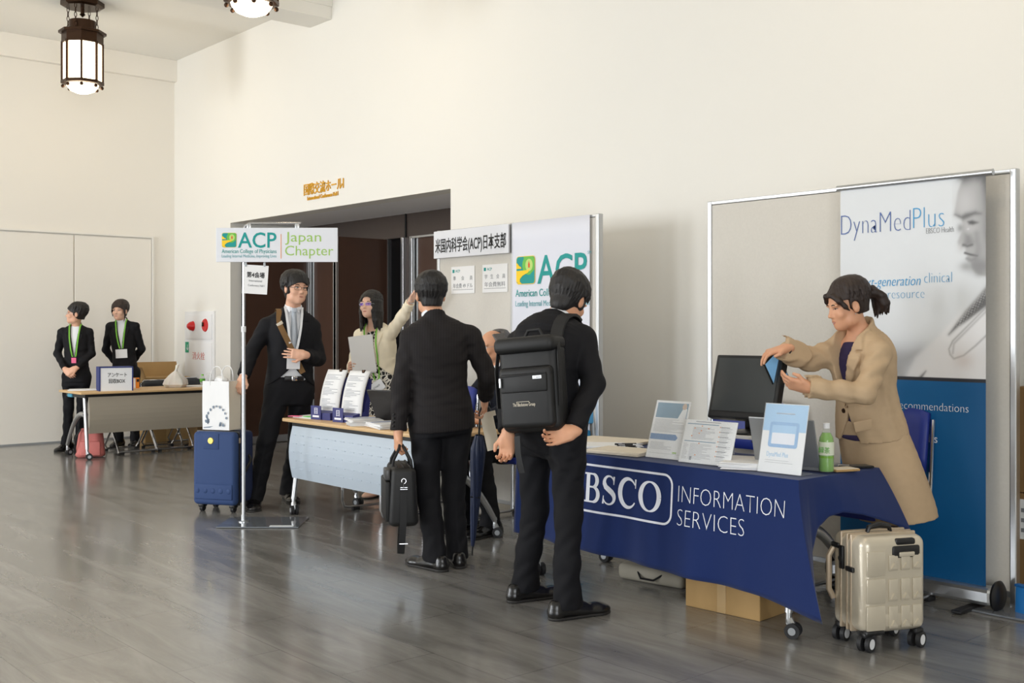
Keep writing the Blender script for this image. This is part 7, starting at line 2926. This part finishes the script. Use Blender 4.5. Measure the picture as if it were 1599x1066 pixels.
def dress(p, name, m, low, top, hemz, flare=0.0, slit=None, fit=1.0, topk=0.9):
    fl = p.field(0.006)
    w = 0.90 * fit
    S = lambda t, rx, fy, by=None: p.sec(t, rx * w, fy, (fy if by is None else by))
    fl.loft([S(-0.02, 0.185, 0.125, 0.14), S(0.34, 0.150, 0.108, 0.102), S(0.68, 0.158, 0.114, 0.10), S(top, 0.11, 0.074, 0.08)], 0.03)
    kn = (p.J['kl'] + p.J['kr']) / 2
    k2 = kn.copy()
    k2[2] = hemz - 0.03
    r = p.rp
    f = np.cross(V3(0, 0, 1), r)
    fl.loft([p.sec(-0.02, 0.185 * w, 0.125, 0.14), (p.pel * 0.5 + kn * 0.5, r, f, (0.185 + flare * 0.5) * w * p.s, 0.13 * p.s, 0.14 * p.s), (k2, r, f, (0.17 + flare) * w * p.s, (0.12 + flare * 0.6) * p.s, (0.12 + flare * 0.6) * p.s)], 0.03)
    fl.cut((0, 0, hemz), (0, 0, -1))
    return fl.build(name, m, p.root, p.org)


_, df = keep_field(p, lambda: dress(p, 'dress', 'lattice', -0.02, 0.86, 0.46))
_, jf = keep_field(p, lambda: p.jacket('cream', hem=-0.02, vneck=0.42, open_below=(0.46, 1.6), sleeve=0.90, lapel=True, wrinkle=0.006))


def longhair(fl, H):
    s = H.s
    r = random.Random(4)
    for i in range(44):
        ph = -math.pi + 2 * math.pi * (i + 0.5) / 44
        if abs(ph) < 0.62:
            continue
        x0, y0 = 0.086 * math.sin(ph), -0.014 + 0.1 * math.cos(ph)
        pts = [H(x0 * 0.55, y0 * 0.55 - 0.008, 0.10), H(x0, y0, 0.04), H(x0 * 1.08, y0 * 0.95 - 0.01, -0.05), H(x0 * 1.12 + r.uniform(-.01, .01), y0 * 0.8 - 0.02, -0.13), H(x0 * 1.15 + r.uniform(-.012, .012), y0 * 0.6 - 0.02, -0.195 - r.uniform(0, 0.03))]
        fl.chain(pts, [0.013 * s, 0.014 * s, 0.014 * s, 0.012 * s, 0.004 * s], 0.008)


p.hair('hair_black', dict(forehead=0.075, arch=8.0, fronty=0.03, bang=48, bang_w=40, side=88, back=118, napez=-0.2, ear=0, sideburn=0, lift=0.002), 41, grow=0.003, extra=longhair, lo=0.36)
p.shoes('skin_pale', L=0.235, wd=0.04)
face_parts(p.fl, p.H, p.root, p.org, 'lips', 'hair_black', ('alu', clear_mat('violet_lens', (150, 90, 255), 0.05, 0.4)))
vp, up, fm, rm, Lv = p.front
lb = lanyard(p, 'green_lanyard', 0.46, 0.012, 0.06, fields=[jf, df], badge=(0.12, 0.085, 'white'), tilt=rad(24))
text('STAFF', 0.022, 'grey_print', p.root, tuple(lb[1] + Vector(fm) * 0.003 + Vector(rm) * 0.03 - Vector(up) * 0.02), rot=tuple(math.degrees(a) for a in (Matrix((Vector(-rm), Vector(up), Vector(fm))).transposed() @ Matrix.Rotation(rad(24), 3, 'Z')).to_euler()), fit=0.065)
d = nz(J['wl'] - J['el'])
wc = J['wl'] - d * 0.015
e1 = nz(np.cross(d, U_))
e2 = np.cross(d, e1)
MB().tube([p.loc(wc + (e1 * math.cos(a) + e2 * math.sin(a)) * 0.029) for a in np.linspace(0, 6.28, 19)[:-1]], 0.004, 6, closed=True).build('wrist_watch', 'alu', p.root)
MB().box(p.loc(wc + cv(0, -1, 0.2) * 0.030), (0.024, 0.008, 0.024), bev=0.003).build('watch_face', 'alu', p.root)
# the papers she holds
t = thing('paper_bundle', 'white papers held upright by the long haired woman', 'paper', tuple(J['wr'] + ov(0.095, -0.055, 0.13)))
Rp = Matrix((Vector(cv(0.90, 0.43, 0)), Vector(cv(-0.43, 0.90, 0)), Vector((0, 0, 1)))).transposed() @ Matrix.Rotation(rad(-7), 3, 'Y') @ Matrix.Rotation(rad(-5), 3, 'X')
for k in range(3):
    MB().box(Vector(cv(0, 1)) * 0.005 * k + Vector((0, 0, -0.003 * k)), (0.195, 0.003, 0.298), rot=Rp @ Matrix.Rotation(rad(1.5 * k), 3, 'Y')).build('sheet', 'paper', t, smooth=False)

# ------------------------------------------------------------------ seated grey haired man
p = Person(PEOPLE['oldman'], cv(-0.85, -0.55, -0.1), cv(-0.05, 0, 1), None, s=0.97, skin='skin_warm')
J = p.J
p.body([dict(W=J['wl'], a=V3(-0.5, -0.85, 0.0), n=V3(0, 0, -1), side=-1, curl=0.25),
        dict(W=J['wr'], a=V3(0.4, -0.9, 0.0), n=V3(0, 0, -1), side=1, curl=0.25)],
       'seated balding man with grey side hair and glasses between the two standing men')
p.trousers('trouser_black')
p.jacket('suit_navy', hem=-0.04, vneck=0.4)
p.shirt('shirt_white')


def sides(fl, H):
    s = H.s
    r = random.Random(8)
    for q in (-1, 1):
        for i in range(16):
            x = q * (0.070 + 0.012 * math.sin(math.pi * i / 16))
            y = 0.004 - 0.0085 * i
            fl.chain([H(x * 0.80, y + 0.012, 0.092), H(x * 1.08, y, 0.055), H(x * 1.15, y - 0.008, 0.018), H(x * 1.06, y - 0.016, -0.02)], [0.008 * s, 0.011 * s, 0.010 * s, 0.004 * s], 0.006)


p.hair('hair_grey', dict(forehead=0.30, fronty=-0.06, templ=0.0, arch=0, bang=20, bang_w=100, side=30, back=112, napez=-0.06, locks=60, sideburn=0, crown=(0, -0.06, -0.02)), 51, grow=-0.002, extra=sides)
p.shoes()
face_parts(p.fl, p.H, p.root, p.org, 'lips_pale', 'hair_grey', ('alu', None), open_=0.6)

# ------------------------------------------------------------------ woman in the tan suit
p = Person(PEOPLE['tanwoman'], cv(-0.95, -0.16, -0.27), cv(-0.24, -0.04, 1), None, s=0.98, fem=True, skin='skin_warm', hgrid=0.0037)
J = p.J
p.body([dict(W=J['wl'], a=cv(-0.92, 0.3, 0.22), n=cv(0.2, 0.7, 0.65), side=-1, curls=[0.35, 0.45, 0.5, 0.55], thumb=0.35, s=0.95),
        dict(W=J['wr'], a=cv(-0.92, -0.15, -0.2), n=cv(-0.1, 0.1, -1), side=1, curls=[0.4, 0.45, 0.5, 0.55], thumb=0.4, s=0.95)],
       'smiling woman in a tan suit with ponytail leaning over the navy table')


def skirt(p):
    fl = p.field(0.006)
    w = 0.95
    kn = (p.J['kl'] + p.J['kr']) / 2
    r = p.rp
    f = np.cross(V3(0, 0, 1), r)
    low = p.pel * 0.0 + kn
    low = low + V3(0, 0, -0.03) + cv(0.85, -0.2) * 0.045
    fl.loft([p.sec(0.12, 0.155 * w, 0.12, 0.13), p.sec(-0.02, 0.185 * w, 0.13, 0.15), (p.pel * 0.5 + kn * 0.5 + cv(0.85, -0.2) * 0.02, r, f, 0.20 * p.s, 0.145 * p.s, 0.165 * p.s), (low, r, f, 0.19 * p.s, 0.14 * p.s, 0.20 * p.s), (low + V3(0, 0, -0.05), r, f, 0.19 * p.s, 0.14 * p.s, 0.20 * p.s)], 0.03)
    fl.cut(low + V3(0, 0, -0.005), cv(0.10, 0.0, -1))
    return fl.build('skirt', 'tan', p.root, p.org)


skirt(p)
_, tf = keep_field(p, lambda: dress(p, 'top', 'purple_top', 0, 0.86, p.J['kl'][2] + 0.25, fit=0.97))


def tights(p):
    fl = p.field(0.006)
    for q in 'lr':
        k, a = p.J['k' + q], p.J['a' + q]
        fl.chain([p.J['h' + q] * 0.4 + k * 0.6, k, k + (a - k) * 0.35, a], [0.06, 0.052, 0.053, 0.036], 0.02)
        fl.cone(a, a + p.J['t' + q] * 0.05 - V3(0, 0, 0.03), 0.036, 0.033, 0.01)
    return fl.build('tights', 'stocking', p.root, p.org)


tights(p)
_, jf = keep_field(p, lambda: p.jacket('tan', hem=-0.05, vneck=0.26, open_below=(0.24, 1.0), sleeve=1.06, fit=1.06, wrinkle=0.009, flare=0.02, cuffr=1.12, vw=1.25, lapel=2.0))


def pony(fl, H):
    s = H.s
    r = random.Random(6)
    base = H(0.0, -0.118, 0.03)
    for i in range(26):
        a = 2 * math.pi * i / 26
        dx, dz = math.cos(a), math.sin(a)
        L = r.uniform(0.85, 1.15)
        pts = [base, H(dx * 0.018, -0.15 - 0.005 * dz, 0.036 + dz * 0.018), H(dx * 0.034, -0.178 + dz * 0.018, 0.012 + dz * 0.02), H(dx * 0.036 + r.uniform(-.008, .008), -0.182 + dz * 0.03, -0.035 * L), H(dx * 0.028 + r.uniform(-.01, .01), -0.168 + dz * 0.036 + r.uniform(-.014, .008), -0.085 * L)]
        fl.chain(pts, [0.012 * s, 0.015 * s, 0.017 * s, 0.012 * s, 0.003 * s], 0.005)
    # side sweep over the temples
    for q in (-1, 1):
        fl.chain([H(q * 0.035, 0.082, 0.078), H(q * 0.066, 0.065, 0.045), H(q * 0.074, 0.045, 0.012), H(q * 0.075, 0.03, -0.012)], [0.012 * s, 0.014 * s, 0.011 * s, 0.004 * s], 0.008)


p.hair('hair_brown', dict(forehead=0.068, arch=4.0, fronty=0.02, bang=50, bang_w=60, side=80, back=100, napez=-0.045, lift=0.003, crown=(0, -0.02, 0)), 61, grow=0.004, extra=pony)
tie = p.H(0, -0.122, 0.032)
MB().tube([p.loc(tie + p.H.r * 0.014 * math.cos(a) + p.H.u * 0.014 * math.sin(a)) for a in np.linspace(0, 6.28, 15)[:-1]], 0.007, 8, closed=True).build('hair_tie', 'black', p.root)
face_parts(p.fl, p.H, p.root, p.org, 'lips', 'hair_brown', None, smile=True, open_=0.5)
for q in (-1, 1):
    MB().ball(p.loc(p.H(q * 0.079, 0.004, -0.036)), 0.003, 8).build('earring', 'alu', p.root)
vp, up, fm, rm, Lv = p.front
fs = [jf, tf]


def jacket_pt(al, la, lift=0.004):
    base = vp + up * al + rm * la
    y = 0.34
    while y > -0.1:
        if jf.sample(base + fm * y) < 0.002:
            break
        y -= 0.003
    return p.loc(base + fm * (y + lift))


MB().lathe([(0, 0.005), (0.011, 0.004), (0.012, 0.0)], jacket_pt(-0.01, 0.028, 0.0), R=Matrix((Vector(rm), Vector(up), Vector(fm))).transposed()).build('button', 'bronze', p.root)
d = nz(J['wr'] - J['er'])
wc = J['wr'] - d * 0.012
e1 = nz(np.cross(d, U_))
e2 = np.cross(d, e1)
MB().tube([p.loc(wc + (e1 * math.cos(a) + e2 * math.sin(a)) * 0.027) for a in np.linspace(0, 6.28, 19)[:-1]], 0.005, 6, closed=True).build('bracelet', 'black', p.root)
# pocket flap on her left side
side = nz(np.cross(p.up, p.fp)) * -1.0
base = p.spine(0.10) + p.fp * 0.05
dirv = nz(-p.rp * 0.9 + p.fp * 0.35)
y = 0.34
while y > 0 and jf.sample(base + dirv * y) > 0.002:
    y -= 0.003
MB().box(p.loc(base + dirv * (y + 0.004)), (0.14, 0.006, 0.05), rot=Matrix((Vector(nz(np.cross(dirv, p.up))), Vector(dirv), Vector(p.up))).transposed() @ Matrix.Rotation(rad(4), 3, 'Y'), bev=0.003).build('pocket_flap', 'tan', p.root)
# tablet in her left hand
t = thing('tablet', 'blue lit tablet held in the tan suit woman\'s hand behind the monitor', 'tablet', (-3.163, 4.44, 1.154))
Rt = Matrix((Vector(cv(0.80, 0.6, 0)), Vector(cv(-0.6, 0.8, 0)), Vector((0, 0, 1)))).transposed() @ Matrix.Rotation(rad(-34), 3, 'Y')
MB().box((0, 0, 0), (0.12, 0.008, 0.17), rot=Rt, bev=0.004).build('tablet_body', 'black', t, smooth=False)
MB().box(Rt @ Vector((0, -0.0045, 0)), (0.106, 0.001, 0.145), rot=Rt).build('tablet_screen', emit_mat('tablet_screen', (120, 170, 210), 0.5), t, smooth=False)

# folded beige envelope held by the man with the briefcase
wr = np.array(PEOPLE['bagman']['wr'])
t = thing('envelope', 'beige paper envelope hanging from the striped suit man\'s right hand', 'envelope', tuple(wr + ov(0.03, -0.02, -0.09)))
Re = Matrix((Vector(cv(0.85, -0.5, 0)), Vector(cv(0.5, 0.85, 0)), Vector((0, 0, 1)))).transposed() @ Matrix.Rotation(rad(-14), 3, 'Y')
MB().box((0, 0, -0.10), (0.085, 0.004, 0.22), rot=Re).build('envelope_body', 'paper_cream', t, smooth=False)
MB().box(Re @ Vector((0.0, -0.003, 0.0)), (0.083, 0.002, 0.03), rot=Re).build('envelope_flap', 'paper_cream', t, smooth=False)
